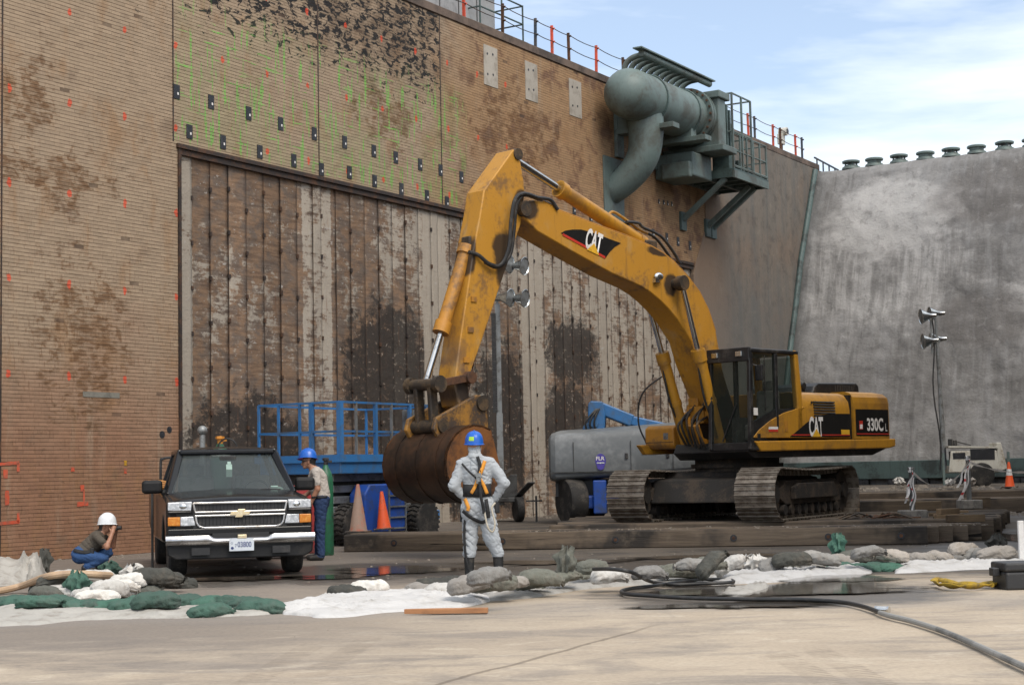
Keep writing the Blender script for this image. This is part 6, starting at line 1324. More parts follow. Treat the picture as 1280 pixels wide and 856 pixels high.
# axle and wheels
mb = MB(); mb.bar((-0.75, -0.95, 0.52), (2.3, -0.95, 0.52), 0.26, 0.24); mb.bb((-0.12, -1.2, 0.22), (0.18, -0.7, 0.98)); mb.bb((-0.45, -1.1, 0.34), (-0.12, -0.86, 0.62)); mb.bar((0.2, 1.2, 0.52), (2.3, 1.2, 0.52), 0.26, 0.24); mb.bb((-0.1, -0.9, 0.45), (2.0, 1.2, 0.66)); obj('axle', mb, M['blue_dark'], bl, 0, bevel=0.03)
for (x, y) in ((-0.62, -0.95), (2.2, -0.95), (-0.3, 1.25), (2.2, 1.25)):
    w_ = bpy.data.objects.new('wheel', None); COL.objects.link(w_); w_.parent = bl; w_.location = (x, y, 0.52); w_.rotation_euler = (0, 0, R(28))
    obj('tyre', wheel_mesh(0.52, 0.42), M['rubber'], w_, 40); obj('rim', rim_mesh(0.52, 0.42, 1), M['blue_dark'], w_, 40)

# ================================================================== light towers
def floodlight(parent, loc, aim, r_=0.21):
    aim = Vector(aim).normalized(); q = aim.to_track_quat('Z', 'Y').to_matrix()
    l_ = bpy.data.objects.new('floodlight', None); COL.objects.link(l_); l_.parent = parent; l_.location = loc
    mb = MB(); mb.lathe([(0.06, -0.42), (0.075, -0.25), (0.10, -0.2), (r_*0.75, -0.06), (r_, 0.04), (r_*0.96, 0.045), (r_*0.7, -0.04), (0.05, -0.14)], 20, q); obj('reflector', mb, M['reflector'], l_, 50)
    mb = MB(); mb.lathe([(0.0, 0.030), (r_*0.94, 0.022)], 20, q); obj('lens', mb, M['steel_grey'], l_); 
    return l_
lp = at(627, 648, 39.4); z0 = gz(lp.x, lp.y)
t1 = thing('light_tower', 'light tower with ridged grey mast in front of the concrete strips behind the white-suited worker', 'light tower', (lp.x, lp.y, z0), 0, 'light towers')
mh = at(627, 380, 39.4).z-z0
mb = MB(); mb.bar((0, 0, 0.4), (0, 0, 2.65), 0.19, 0.16, (1, 0, 0)); obj('mast_base', mb, M['steel_grey'], t1, 0, bevel=0.01)
mb = MB(); mb.bar((0, 0, 2.6), (0, 0, mh), 0.13, 0.13, (1, 0, 0)); obj('mast', mb, M['steel_grey'], t1, 0)
mb = MB()
for k in range(40): mb.box((-0.10, -0.08, 2.7+k*(mh-2.9)/40), (0.11, 0.10, 0.055))
obj('cable_coil', mb, M['hose'], t1, 0)
mb = MB(); mb.bar((0, 0, mh-0.1), (0.0, 0, mh+1.1), 0.06, 0.06, (1, 0, 0)); mb.bar((-0.1, 0, mh+0.1), (0.75, 0, mh+0.1), 0.05, 0.05); mb.bar((-0.1, 0, mh+0.95), (0.75, 0, mh+0.95), 0.05, 0.05); obj('lamp_frame', mb, M['steel_grey'], t1, 0)
for x, zz in ((0.30, 0.12), (0.66, 0.10), (0.30, 0.95), (0.66, 0.90)): floodlight(t1, (x, -0.25, mh+zz), (0.85, -0.5, -0.12), 0.23)
mb = MB(); mb.bb((-0.3, -0.5, 0.48), (0.55, 0.5, 0.60)); mb.bb((-0.2, -0.4, 0.6), (0.4, 0.4, 1.15)); mb.bar((0.3, -0.3, 0.5), (0.75, -0.6, 0.95), 0.3, 0.04); obj('trailer', mb, M['steel_dark'], t1, 0, bevel=0.02)
for x in (0.42,):
    for y in (-0.5, 0.5):
        w_ = bpy.data.objects.new('wheel', None); COL.objects.link(w_); w_.parent = t1; w_.location = (x, y, 0.30); w_.rotation_euler = (0, 0, R(15)); obj('tyre', wheel_mesh(0.30, 0.18), M['rubber'], w_, 40); obj('rim', rim_mesh(0.30, 0.18, 1), M['steel_grey'], w_, 40)
mb = MB(); mb.bar((0.85, -0.5, 0.0), (0.85, -0.5, 0.62), 0.05, 0.05, (1, 0, 0)); mb.bar((0.6, -0.5, 0.5), (1.0, -0.5, 0.5), 0.04, 0.04); obj('stabiliser', mb, M['steel_dark'], t1, 0)

lp = at(1212, 600, 48.2); z0 = gz(lp.x, lp.y)
t2 = thing('light_tower', 'white light tower trailer with tall mast in front of the grey wall at the right', 'light tower', (lp.x, lp.y, z0), R(-4), 'light towers')
def lz(py): return at(1200, py, 48.2).z-z0
mb = MB(); mb.prism([(-0.70, 0.42), (-0.62, 1.05), (0.72, 1.05), (0.80, 0.42)], -0.5, -0.46, lambda p, q, t: Vector((p, t, q))); mb.bb((-0.68, -0.46, 0.40), (0.78, 0.5, 0.62)); mb.prism([(0.76, 0.42), (0.72, 1.28), (0.86, 1.28), (1.02, 0.5)], -0.5, 0.5, lambda p, q, t: Vector((p, t, q))); tb2 = obj('trailer_body', mb, M['white_paint'], t2, 0, bevel=0.02)
mb = MB(); mb.box((0.04, 0.0, 1.16), (1.46, 1.05, 0.05), Matrix.Rotation(R(2), 3, 'Y')); obj('roof', mb, M['white_paint'], t2, 0)
mb = MB(); mb.bb((-0.05, -0.512, 0.78), (0.66, -0.503, 1.10)); mb.bb((-0.56, -0.512, 0.82), (-0.2, -0.503, 1.0)); obj('opening', mb, M['plate_black'], t2, 0)
mb = MB(); mb.bb((-0.5, -0.3, 0.6), (0.6, 0.4, 1.05)); obj('generator', mb, M['steel_dark'], t2, 0)
for y in (-0.55, 0.55):
    w_ = bpy.data.objects.new('wheel', None); COL.objects.link(w_); w_.parent = t2; w_.location = (0.25, y, 0.33); w_.rotation_euler = (0, 0, PI/2); obj('tyre', wheel_mesh(0.36, 0.2), M['rubber'], w_, 40); obj('rim', rim_mesh(0.36, 0.2, -1), M['steel_grey'], w_, 40)
A_ = Vector((-0.72, 0, 0.5)); B_ = at(1170, 396, 48.2)-Vector((lp.x, lp.y, z0)); B_ = Matrix.Rotation(R(4), 3, 'Z') @ B_; B_.y = 0
mb = MB(); mb.tube([A_, A_+(B_-A_)*0.45], 0.075, 10); mb.tube([A_+(B_-A_)*0.45, A_+(B_-A_)*0.8], 0.06, 10); mb.tube([A_+(B_-A_)*0.8, B_], 0.045, 10); obj('mast', mb, M['steel_grey'], t2)
mb = MB(); mb.tube([A_+(B_-A_)*s+Vector((-0.14+0.06*math.sin(s*9), 0, 0)) for s in [k/12 for k in range(13)]], 0.022, 6); obj('cable', mb, M['hose'], t2)
mb = MB(); mb.bar(B_+Vector((-0.5, 0, 0.0)), B_+Vector((0.1, 0, 0.02)), 0.05, 0.05); mb.bar(B_+Vector((-0.5, 0, -0.75)), B_+Vector((0.1, 0, -0.72)), 0.05, 0.05); mb.bar(B_+Vector((-0.15, 0, -1.1)), B_+Vector((-0.15, 0, 0.05)), 0.05, 0.05, (1, 0, 0)); obj('lamp_frame', mb, M['steel_grey'], t2, 0)
for dx, dz, dy in ((-0.45, 0.0, -0.25), (-0.10, 0.1, 0.2), (-0.42, -0.75, -0.25), (-0.08, -0.68, 0.2)): floodlight(t2, B_+Vector((dx, dy, dz)), (-1.0, -0.12, -0.08), 0.24)
mb = MB(); mb.tube([(-0.5, 0.1, 1.18), (-0.5, 0.1, 1.42)], 0.07, 8); mb.tube([(-0.36, 0.1, 1.18), (-0.36, 0.1, 1.38)], 0.06, 8); mb.bar((-0.4, 0.1, 1.36), (0.1, 0.1, 1.22), 0.03, 0.03); obj('exhaust', mb, M['plastic_black'], t2)
for x in (-0.85, 1.05): mb = MB(); mb.bar((x, -0.5, 0.02), (x, -0.5, 1.0), 0.07, 0.07, (1, 0, 0)); obj('stabiliser', mb, M['teal'], t2, 0)

# ================================================================== cones, barricades, small things on the mats
def cone(label, loc, h, mat, band=None, tilt=0):
    t_ = thing('traffic_cone', label, 'traffic cone', loc, random.uniform(0, 1), 'traffic cones'); t_.rotation_euler = (0, tilt, random.uniform(-0.3, 0.3))
    mb = MB(); b = 0.36*h/0.75; mb.bb((-b/2, -b/2, 0), (b/2, b/2, 0.03)); obj('base', mb, M['cone_base'], t_, 0, bevel=0.008)
    mb = MB(); mb.lathe([(0.145*h/0.75, 0.029), (0.135*h/0.75, 0.06), (0.033, h-0.02), (0.028, h), (0.0, h)], 22); c_ = obj('cone_body', mb, mat, t_, 40)
    if band:
        rr = lambda z: 0.135*h/0.75+(0.033-0.135*h/0.75)*(z-0.06)/(h-0.08)
        mb = MB(); mb.lathe([(rr(band[0])+0.003, band[0]), (rr(band[1])+0.003, band[1])], 22); obj('reflective_band', mb, M['decal_white'], c_)
    return t_
g = gnd(448, 665, 0.315); cone('tall dusty faded cone on the timber mat before the blue lift', (g.x, g.y, 0.315), 0.92, M['cone_dusty'])
g = gnd(480, 661.5, 0.315); cone('clean bright orange cone on the timber mat right of the dusty one', (g.x, g.y, 0.315), 0.76, M['cone_orange'], None, R(-3))
g = at(1262, 603, 45.5); cone('orange cone with a white band near the white light tower trailer', (g.x, g.y, gz(g.x, g.y)+0.02), 0.72, M['cone_orange'], (0.34, 0.52))
g = at(1292, 605, 44.5); cone('orange cone at the right edge behind the barrier tape', (g.x, g.y, gz(g.x, g.y)+0.02), 0.45, M['cone_orange'])
p = gnd(411, 692); gas_cylinder('tall green gas cylinder standing behind the worker in the grey shirt', at(408, 660, 28.6).to_tuple()[:2]+(0,), 1.60, 0.13, M['plastic_black'])
g = at(366, 660, 27.9); t_ = thing('tool_chest', 'red tool chest behind the truck next to the grey-shirted worker', 'tool chest', (g.x, g.y, 0), R(8))
mb = MB(); mb.bb((-0.38, -0.22, 0.08), (0.38, 0.22, 1.18)); ch = obj('cabinet', mb, M['red'], t_, 0, bevel=0.02)
mb = MB(); mb.bb((-0.40, -0.24, 1.183), (0.40, 0.24, 1.25)); obj('lid', mb, M['red'], t_, 0, bevel=0.015)
for k in range(5): mb = MB(); mb.bb((-0.34, -0.232, 0.16+k*0.2), (0.34, -0.221, 0.33+k*0.2)); d_ = obj('drawer', mb, M['red'], ch, 0, bevel=0.008); mb = MB(); mb.bb((-0.2, -0.245, 0.28+k*0.2), (0.2, -0.233, 0.30+k*0.2)); obj('handle', mb, M['steel_grey'], d_, 0)
def barricade(label, loc, h, seed, tail):
    rs_ = random.Random(seed); t_ = thing('barrier_post', label, 'barrier post', loc, 0.2, 'barrier posts')
    mb = MB(); mb.bb((-0.24, -0.18, 0), (0.24, 0.18, 0.2)); obj('concrete_foot', mb, M['concrete_block'], t_, 0, bevel=0.02)
    mb = MB(); mb.bar((0, 0, 0.198), (0.01, 0, h), 0.11, 0.06, (1, 0, 0)); mb.bar((-0.06, 0, h-0.03), (0.07, 0, h-0.02), 0.05, 0.05); po = obj('post', mb, M['steel_grey'], t_, 0)
    for k in range(4):
        zt = h-0.05-0.05*k; mb = MB(); w_ = rs_.uniform(0.02, 0.045); dx = rs_.uniform(-0.34, -0.02); L_ = rs_.uniform(0.45, tail)
        def f(s, q): return ((s-0.5)*w_*(0.6+q)+dx*q+0.025*math.sin(q*9+k), -0.055-0.02*k-0.03*math.sin(q*5+k*2), zt-q*L_)
        mb.grid(f, 3, 14); mb.m = [1 if (k % 2 == 0 and (i//3) % 5 in (1,)) else 0 for i in range(len(mb.f))]; obj('barrier_tape', mb, [M['tape'], M['tape_red']], t_, 60, fixn=False)
    mb = MB(); mb.lathe([(0.050, h-0.10), (0.060, h-0.07), (0.052, h-0.04), (0.06, h-0.02), (0.045, h)], 8); obj('tape_wrap', mb, [M['tape']], t_, 60)
    return t_
g1 = gnd(1141, 650, 0.32); barricade('barrier post wrapped in loose white tape on the end of the near timber mat', (g1.x, g1.y, 0.315), 1.02, 3, 0.95)
g2 = gnd(1212, 634, 0.40); g2z = gz(g2.x, g2.y); barricade('barrier post wrapped in loose white tape, the farther of the two', (g2.x, g2.y, 0.42-0.05), 1.18, 8, 1.05)
a = Vector((g1.x, g1.y-0.03, 1.28)); b = Vector((g2.x, g2.y-0.03, 1.42)); c = at(1300, 588, 40)
tp = thing('barrier_tape_line', 'sagging white barrier tape strung between the two taped posts and on to the right', 'tape', (0, 0, 0))
for A, B, sg in ((a, b, 0.42), (b, c, 0.12)):
    mb = MB()
    def f(s, q): P = A+(B-A)*s; return (P.x, P.y, P.z-sg*4*s*(1-s)+(q-0.5)*0.06*(0.6+0.4*math.sin(s*20)))
    mb.grid(f, 40, 1); obj('tape_span', mb, M['tape'], tp, 60, fixn=False)
# lumber offcuts on the end of the near mat
for i, (x, y, L_, w_, h_, rz, zb, lab) in enumerate(((1186, 651.5, 0.55, 0.16, 0.14, 12, 0.32, 'short pale lumber block lying against the barrier post foot'), (1172, 649, 0.30, 0.14, 0.13, -30, 0.32, 'stubby orange-brown lumber offcut nearest the taped post'), (1207, 652, 0.7, 0.15, 0.13, 5, 0.32, 'longest pale lumber block at the corner of the timber mat'), (1185, 642, 0.45, 0.14, 0.10, 25, 0.46, 'lumber block lying across the other offcuts'), (1198, 644, 0.4, 0.12, 0.10, -8, 0.32, 'small lumber offcut behind the pale blocks'))):
    g = gnd(x, y, zb); mb = MB(); mb.bb((-L_/2, -w_/2, 0), (L_/2, w_/2, h_)); o = obj('lumber_block', mb, M['lumber'], None, 0, bevel=0.008); o.location = (g.x, g.y, zb); o.rotation_euler = (0, 0, R(rz)); tag(o, lab, 'lumber', 'lumber offcuts')
g = gnd(1175, 634, 0.40)
for i, (x, y, L_, w_, h_, rz, lab) in enumerate(((1158, 638, 0.6, 0.26, 0.20, 8, 'yellow-brown timber offcut behind the near barrier post'), (1225, 634, 0.42, 0.26, 0.22, 3, 'pale square wood block right of the farther barrier post'))):
    g = gnd(x, y, 0.38); mb = MB(); mb.bb((-L_/2, -w_/2, 0), (L_/2, w_/2, h_)); o = obj('timber_offcut', mb, M['timber_pale'], None, 0, bevel=0.01); o.location = (g.x, g.y, 0.385); o.rotation_euler = (0, 0, R(rz)); tag(o, lab, 'timber')
# heap of rods on the mat
g = gnd(1095, 652, 0.32); rs_ = random.Random(5); t_ = thing('rod_heap', 'heap of dark tangled rods on the timber mat right of the tracks', 'debris', (g.x, g.y, 0.32), MROT)
for k in range(16):
    x = rs_.uniform(-0.6, 0.8); y = rs_.uniform(0, 0.5); L_ = rs_.uniform(0.3, 0.9); an = rs_.uniform(-0.5, 0.5); mb = MB()
    mb.tube([(x-L_/2*math.cos(an), y-L_/2*math.sin(an), 0.02+rs_.uniform(0, 0.05)), (x, y, 0.05+rs_.uniform(0, 0.12)), (x+L_/2*math.cos(an), y+L_/2*math.sin(an), 0.02+rs_.uniform(0, 0.05))], 0.018, 6); obj('rod', mb, M['rust'] if k % 2 else M['greasy'], t_)

# ================================================================== people: one continuous skin grown from tapered limbs (signed distances, surface nets)
def surface_nets(f, org, h):
    s = f < 0; nx, ny, nz = f.shape
    acc = np.zeros((nx-1, ny-1, nz-1, 3)); cnt = np.zeros((nx-1, ny-1, nz-1))
    offs = [(i, j, k) for i in (0, 1) for j in (0, 1) for k in (0, 1)]
    def sub(a, o): return a[o[0]:nx-1+o[0], o[1]:ny-1+o[1], o[2]:nz-1+o[2]]
    for o in offs:
        for ax_ in range(3):
            if o[ax_] == 0:
                p = list(o); p[ax_] = 1; A, B = sub(f, o), sub(f, tuple(p)); cr = sub(s, o) != sub(s, tuple(p))
                t = np.where(cr, A/np.where(A-B == 0, 1, A-B), 0)
                for d in range(3):
                    base = o[d] if d != ax_ else t
                    acc[..., d] += np.where(cr, base, 0)
                cnt += cr
    act = cnt > 0; idx = -np.ones(act.shape, int); ii = np.argwhere(act); idx[act] = np.arange(len(ii))
    V = (ii+acc[act]/cnt[act][:, None])*h+np.array(org)
    Q = []
    for ax_ in range(3):
        b, c = (ax_+1) % 3, (ax_+2) % 3
        sl0 = [slice(None)]*3; sl1 = [slice(None)]*3; sl0[ax_] = slice(0, -1); sl1[ax_] = slice(1, None)
        cr = np.argwhere(s[tuple(sl0)] != s[tuple(sl1)]); cr = cr[(cr[:, b] > 0) & (cr[:, c] > 0) & (cr[:, b] < f.shape[b]-1) & (cr[:, c] < f.shape[c]-1)]
        e0 = s[tuple(cr.T)]
        def cell(db, dc): q = cr.copy(); q[:, b] -= db; q[:, c] -= dc; return idx[tuple(q.T)]
        q = np.stack([cell(1, 1), cell(0, 1), cell(0, 0), cell(1, 0)], 1); q[~e0] = q[~e0][:, ::-1]; Q.append(q)
    return V, np.concatenate(Q)
class Body:
    """capsules: (a, b, ra, rb, material index, depth scale, blend)"""
    def __init__(s): s.c = []
    def cap(s, a, b, ra, rb, mi, sy=1.0, k=0.035): s.c.append((np.array(a, float), np.array(b, float), ra, rb, mi, sy, k))
    def dist(s, c, P):
        a, b, ra, rb, mi, sy, k = c; sc = np.array([1, 1/sy, 1]); A, B, Q = a*sc, b*sc, P*sc
        ab = B-A; t = np.clip(((Q-A)@ab)/max(ab@ab, 1e-9), 0, 1); d = np.linalg.norm(Q-(A+t[..., None]*ab), axis=-1)
        return d-(ra+(rb-ra)*t)
    def build(s, name, mats, parent, h=0.0085, wr=0.006):
        lo = np.min([np.minimum(c[0], c[1])-max(c[2], c[3])*max(1, c[5])-0.03 for c in s.c], 0); hi = np.max([np.maximum(c[0], c[1])+max(c[2], c[3])*max(1, c[5])+0.03 for c in s.c], 0)
        n = np.ceil((hi-lo)/h).astype(int)+1; f = np.full(n, 1.0)
        for c in s.c:
            pad = max(c[2], c[3])*max(1, c[5])+c[6]+0.03
            i0 = np.maximum(((np.minimum(c[0], c[1])-pad-lo)/h).astype(int), 0); i1 = np.minimum(((np.maximum(c[0], c[1])+pad-lo)/h).astype(int)+2, n)
            g_ = np.stack(np.meshgrid(*[lo[d]+h*np.arange(i0[d], i1[d]) for d in range(3)], indexing='ij'), -1); d = s.dist(c, g_)
            sl = tuple(slice(i0[q], i1[q]) for q in range(3)); o = f[sl]; k = c[6]
            hh_ = np.clip(0.5+0.5*(o-d)/k, 0, 1); f[sl] = np.where(o > 0.9, np.minimum(o, d), d*hh_+o*(1-hh_)-k*hh_*(1-hh_))
        s.f, s.lo, s.h = f, lo, h
        V, Q = surface_nets(f, lo, h)
        ctr = V[Q].mean(1); D = np.stack([s.dist(c, ctr) for c in s.c], 1); mi = np.array([c[4] for c in s.c])[D.argmin(1)]
        if wr:
            mv = np.zeros(len(V), int); mv[Q.ravel()] = np.repeat(mi, 4)
            for i, v in enumerate(V):
                if mv[i] in s.cloth:
                    dsp = wr*(0.7*mnoise.noise((v[0]*14, v[1]*14, v[2]*8))-1.3*max(0, 1-2.2*abs(mnoise.noise((v[0]*7+v[2]*3, v[1]*7, v[2]*10+v[0]*4))))**2-0.9*max(0, 1-2.5*abs(mnoise.noise((v[0]*12-v[2]*6+5, v[1]*12, v[2]*15))))**2)
                    g0 = Vector((v[0]-s.axis[0], v[1]-s.axis[1], 0)); V[i] = v+np.array(g0.normalized() if g0.length > 1e-6 else (0, 0, 0))*dsp
        me = np_mesh(name, V, Q, mats[0])
        for m_ in mats[1:]: me.materials.append(m_)
        me.polygons.foreach_set('material_index', mi.astype(np.int32)); me.polygons.foreach_set('use_smooth', [True]*len(Q)); me.update()
        o = bpy.data.objects.new(name, me); COL.objects.link(o); o.parent = parent; return o
    cloth = (0,); axis = (0, 0)
    out = 0.012
    def front(s, x, z, y=-1):     # first surface met coming from -y
        i = int(round((x-s.lo[0])/s.h)); k = int(round((z-s.lo[2])/s.h)); i = min(max(i, 0), s.f.shape[0]-1); k = min(max(k, 0), s.f.shape[2]-1)
        col = s.f[i, :, k]; w = np.argwhere(col < 0)
        return None if len(w) == 0 else s.lo[1]+s.h*w[0, 0]-s.out
    def strap(s, pts, w, mat, name, parent, n=14):
        P = [Vector((p[0], 0, p[1])) for p in pts]; P = catmull(P, 6) if len(P) > 2 else [P[0]+(P[1]-P[0])*(k/n) for k in range(n+1)]
        L_ = [];last = None
        for i, p in enumerate(P):
            d = (P[min(i+1, len(P)-1)]-P[max(i-1, 0)]).normalized(); nn = Vector((-d.z, 0, d.x))*w/2
            row = []
            for q in (-1, 0, 1):
                v = p+nn*q; y = s.front(v.x, v.z); y = last if y is None else y; last = y; row.append(Vector((v.x, y if y is not None else 0, v.z)))
            L_.append(row)
        mb = MB(); vs = [v for r in L_ for v in r]
        fs = []
        for i in range(len(L_)-1):
            for q in range(2): fs.append((i*3+q, i*3+q+1, i*3+q+4, i*3+q+3))
        mb.add(vs, fs); o = obj(name, mb, mat, parent, 60); m_ = o.modifiers.new('thick', 'SOLIDIFY'); m_.thickness = 0.006; m_.offset = 0; return o
def fingers(B, wrist, palm_end, side_dir, mi, curl=(0, 0, 0), L=0.075, r=0.0095):
    w = Vector(wrist); p = Vector(palm_end); d = (p-w).normalized(); sd = Vector(side_dir).normalized(); cv_ = Vector(curl)
    B.cap(w, p, 0.030, 0.036, mi, 1, 0.02)
    for i in range(4):
        o = sd*((i-1.5)*0.0215); ln = L*(0.92, 1.05, 1.0, 0.8)[i]; k0 = p+o; k1 = k0+d*ln*0.5+cv_*0.25*ln; k2 = k1+(d*0.35+cv_).normalized()*ln*0.5
        B.cap(k0, k1, r, r*0.95, mi, 1, 0.006); B.cap(k1, k2, r*0.95, r*0.8, mi, 1, 0.006)
    b0 = w+(p-w)*0.25-sd*0.035; b1 = b0+d*0.04-sd*0.025+cv_*0.01; B.cap(b0, b1, r*1.15, r, mi, 1, 0.012); B.cap(b1, b1+d*0.03+cv_*0.015, r, r*0.85, mi, 1, 0.006)
def helmet(parent, loc, rot, mat, sticker=False, r=0.135):
    hm = bpy.data.objects.new('hard_hat', None); COL.objects.link(hm); hm.parent = parent; hm.location = loc; hm.rotation_euler = rot
    mb = MB(); prof = [(r*1.04, -0.035), (r*1.03, -0.01), (r*0.99, 0.03), (r*0.90, 0.07), (r*0.72, 0.105), (r*0.45, 0.128), (r*0.18, 0.137), (0.0, 0.139)]
    mb.lathe(prof, 26, Matrix.Diagonal((0.93, 1.08, 1))); obj('shell', mb, mat, hm, 60)
    mb = MB()
    def brim(s, q):
        a = 2*PI*s; pk = 1+0.42*max(0, math.cos(a-PI/2))**3; rr = r*(1.0+q*0.14*pk+0.0); return (0.94*rr*math.cos(a), 1.09*rr*math.sin(a), -0.030-0.012*q)
    mb.grid(brim, 32, 2); o = obj('brim', mb, mat, hm, 60); m_ = o.modifiers.new('thick', 'SOLIDIFY'); m_.thickness = 0.006
    mb = MB(); mb.tube([(0, r*1.02*math.cos(a), -0.0+0.137*math.sin(a)+0.003) for a in [R(25+130*k/12) for k in range(13)]], 0.010, 6); obj('ridge', mb, mat, hm)
    if sticker:
        mb = MB()
        def f(s, q): a = R(225+s*34); zz = 0.01+q*0.055; rr = r*(1.0-0.9*(zz/0.19)**2)+0.004; return (0.93*rr*math.cos(a), 1.08*rr*math.sin(a), zz)
        mb.grid(f, 6, 3); obj('sticker', mb, M['sticker'], hm, 60)
    return hm

# ---- worker in white coveralls, seen from behind, hands on hips
g = gnd(598, 722); w1 = thing('person', 'person in white coveralls and blue hard hat, back turned, hands on hips', 'person', (g.x, g.y, 0), R(0))
w1.scale = (0.95, 0.95, 1.0)
B = Body(); B.cloth = (0,); B.axis = (0, 0)
C0, SK, BT, GL = 0, 1, 2, 3
hx = -0.02
B.cap((hx, 0.02, 1.71), (hx-0.01, 0.03, 1.80), 0.085, 0.095, SK, 1.12)          # head
B.cap((hx-0.005, 0.135, 1.725), (hx-0.005, 0.143, 1.70), 0.016, 0.018, SK, 1, 0.02)  # nose
for s in (-1, 1): B.cap((hx+s*0.09, 0.03, 1.755), (hx+s*0.092, 0.03, 1.72), 0.018, 0.014, SK, 1, 0.012)
B.cap((hx-0.03, 0.11, 1.665), (hx+0.03, 0.11, 1.665), 0.018, 0.018, SK, 1, 0.02)
B.cap((hx, 0.0, 1.56), (hx, 0.01, 1.70), 0.066, 0.060, C0, 1)                     # neck inside the hood
B.cap((hx, -0.035, 1.60), (hx, -0.015, 1.72), 0.105, 0.085, C0, 0.75, 0.03)       # folded hood and collar
B.cap((-0.16, 0, 1.53), (0.165, 0, 1.53), 0.085, 0.085, C0, 0.95, 0.06)           # shoulders
B.cap((0, 0.0, 1.44), (0.01, 0.0, 1.18), 0.195, 0.185, C0, 0.66, 0.07)            # chest
B.cap((-0.06, 0.0, 1.35), (0.08, 0.0, 1.35), 0.15, 0.15, C0, 0.75, 0.07)
B.cap((0.01, 0.0, 1.14), (0.02, 0.0, 0.93), 0.182, 0.195, C0, 0.70, 0.06)         # waist and seat
B.cap((-0.08, -0.03, 0.93), (0.11, -0.03, 0.93), 0.135, 0.135, C0, 0.9, 0.06)
for (sx, ex, ez, hx_, hz) in ((-0.215, -0.335, 1.235, -0.175, 1.055), (0.225, 0.40, 1.26, 0.245, 1.03)):
    B.cap((sx, 0, 1.51), (ex, -0.06, ez), 0.085, 0.070, C0, 1, 0.05); B.cap((ex, -0.06, ez), (hx_*1.08, 0.02, hz+0.02), 0.070, 0.052, C0, 1, 0.03)
    fingers(B, (hx_*1.10, 0.02, hz+0.015), (hx_*1.02, 0.055, hz-0.05), (0, 0.7, 0.7), GL, (0, 0.6, 0.2))
for (hx0, kx, kz, ax_, az, ky) in ((-0.095, -0.115, 0.52, -0.125, 0.10, 0.02), (0.125, 0.205, 0.52, 0.285, 0.10, -0.03)):
    B.cap((hx0, -0.01, 0.90), (kx, ky, kz), 0.138, 0.108, C0, 0.95, 0.05); B.cap((kx, ky, kz), (ax_, -0.01, 0.33), 0.104, 0.092, C0, 1, 0.03)
    B.cap((ax_, -0.01, 0.33), (ax_, -0.01, 0.09), 0.078, 0.065, BT, 1, 0.012); B.cap((ax_, -0.03, 0.055), (ax_+(0.02 if ax_ > 0 else -0.02), 0.14, 0.045), 0.055, 0.045, BT, 1, 0.03)
B.build('body', [M['coverall'], M['skin'], M['boot'], M['tape']], w1, 0.0085, 0.013)
helmet(w1, (hx-0.005, 0.03, 1.83), (R(4), 0, R(10)), M['helmet_blue'], True, 0.138)
B.out = 0.010
B.strap([(-0.195, 1.17), (-0.10, 1.165), (0.0, 1.16), (0.10, 1.165), (0.205, 1.17)], 0.17, M['strap_black'], 'back_belt', w1)
B.out = 0.028
B.strap([(-0.20, 1.53), (-0.12, 1.44), (0.0, 1.33)], 0.028, M['strap_black'], 'harness_strap', w1)
B.strap([(0.125, 1.56), (0.085, 1.45), (0.03, 1.34)], 0.05, M['strap_orange'], 'harness_strap', w1)
B.strap([(0.02, 1.62), (0.055, 1.50), (0.03, 1.36)], 0.045, M['strap_black'], 'harness_strap', w1)
B.strap([(0.03, 1.34), (-0.02, 1.22), (-0.075, 1.13)], 0.045, M['strap_orange'], 'harness_strap', w1)
B.strap([(0.04, 1.34), (0.10, 1.24), (0.15, 1.12)], 0.045, M['strap_orange'], 'harness_strap', w1)
B.strap([(-0.17, 1.06), (-0.12, 0.95), (-0.13, 0.90)], 0.05, M['strap_orange'], 'thigh_strap', w1)
B.strap([(-0.20, 0.90), (-0.10, 0.82), (0.05, 0.745), (0.12, 0.76)], 0.045, M['strap_black'], 'thigh_strap', w1)
B.strap([(0.13, 1.05), (0.155, 0.90), (0.16, 0.80)], 0.05, M['strap_black'], 'thigh_strap', w1)
mb = MB(); mb.bb((0.0, -0.185, 1.26), (0.07, -0.150, 1.40)); mb.tube([(0.035+0.03*math.cos(a), -0.19, 1.32+0.035*math.sin(a)) for a in [2*PI*k/14 for k in range(14)]], 0.006, 6, closed=True); obj('back_ring', mb, M['steel_grey'], w1, 30)
mb = MB(); mb.tube(catmull([(0.05, -0.18, 1.28), (0.06, -0.21, 1.1), (0.09, -0.20, 0.95), (0.10, -0.19, 0.86)], 6), 0.022, 8); obj('shock_pack', mb, M['strap_black'], w1)
mb = MB(); mb.tube(catmull([(0.10, -0.19, 0.92), (0.15, -0.22, 0.68), (0.22, -0.22, 0.62), (0.25, -0.20, 0.74), (0.21, -0.18, 0.92), (0.26, -0.15, 1.0)], 8), 0.012, 8); obj('lanyard', mb, M['rope'], w1)
mb = MB(); mb.tube([(-0.20, 0.02, 0.97), (-0.20, 0.02, 0.75)], 0.045, 10); mb.tube([(0.27, 0.02, 1.0), (0.27, 0.0, 0.86)], 0.05, 10); obj('belt_pouch', mb, M['strap_black'], w1)
mb = MB(); mb.tube(catmull([(-0.16, -0.06, 0.88), (-0.185, -0.09, 0.6), (-0.17, -0.10, 0.3), (-0.12, -0.10, 0.08)], 6), 0.018, 8); obj('trailing_strap', mb, M['strap_black'], w1)

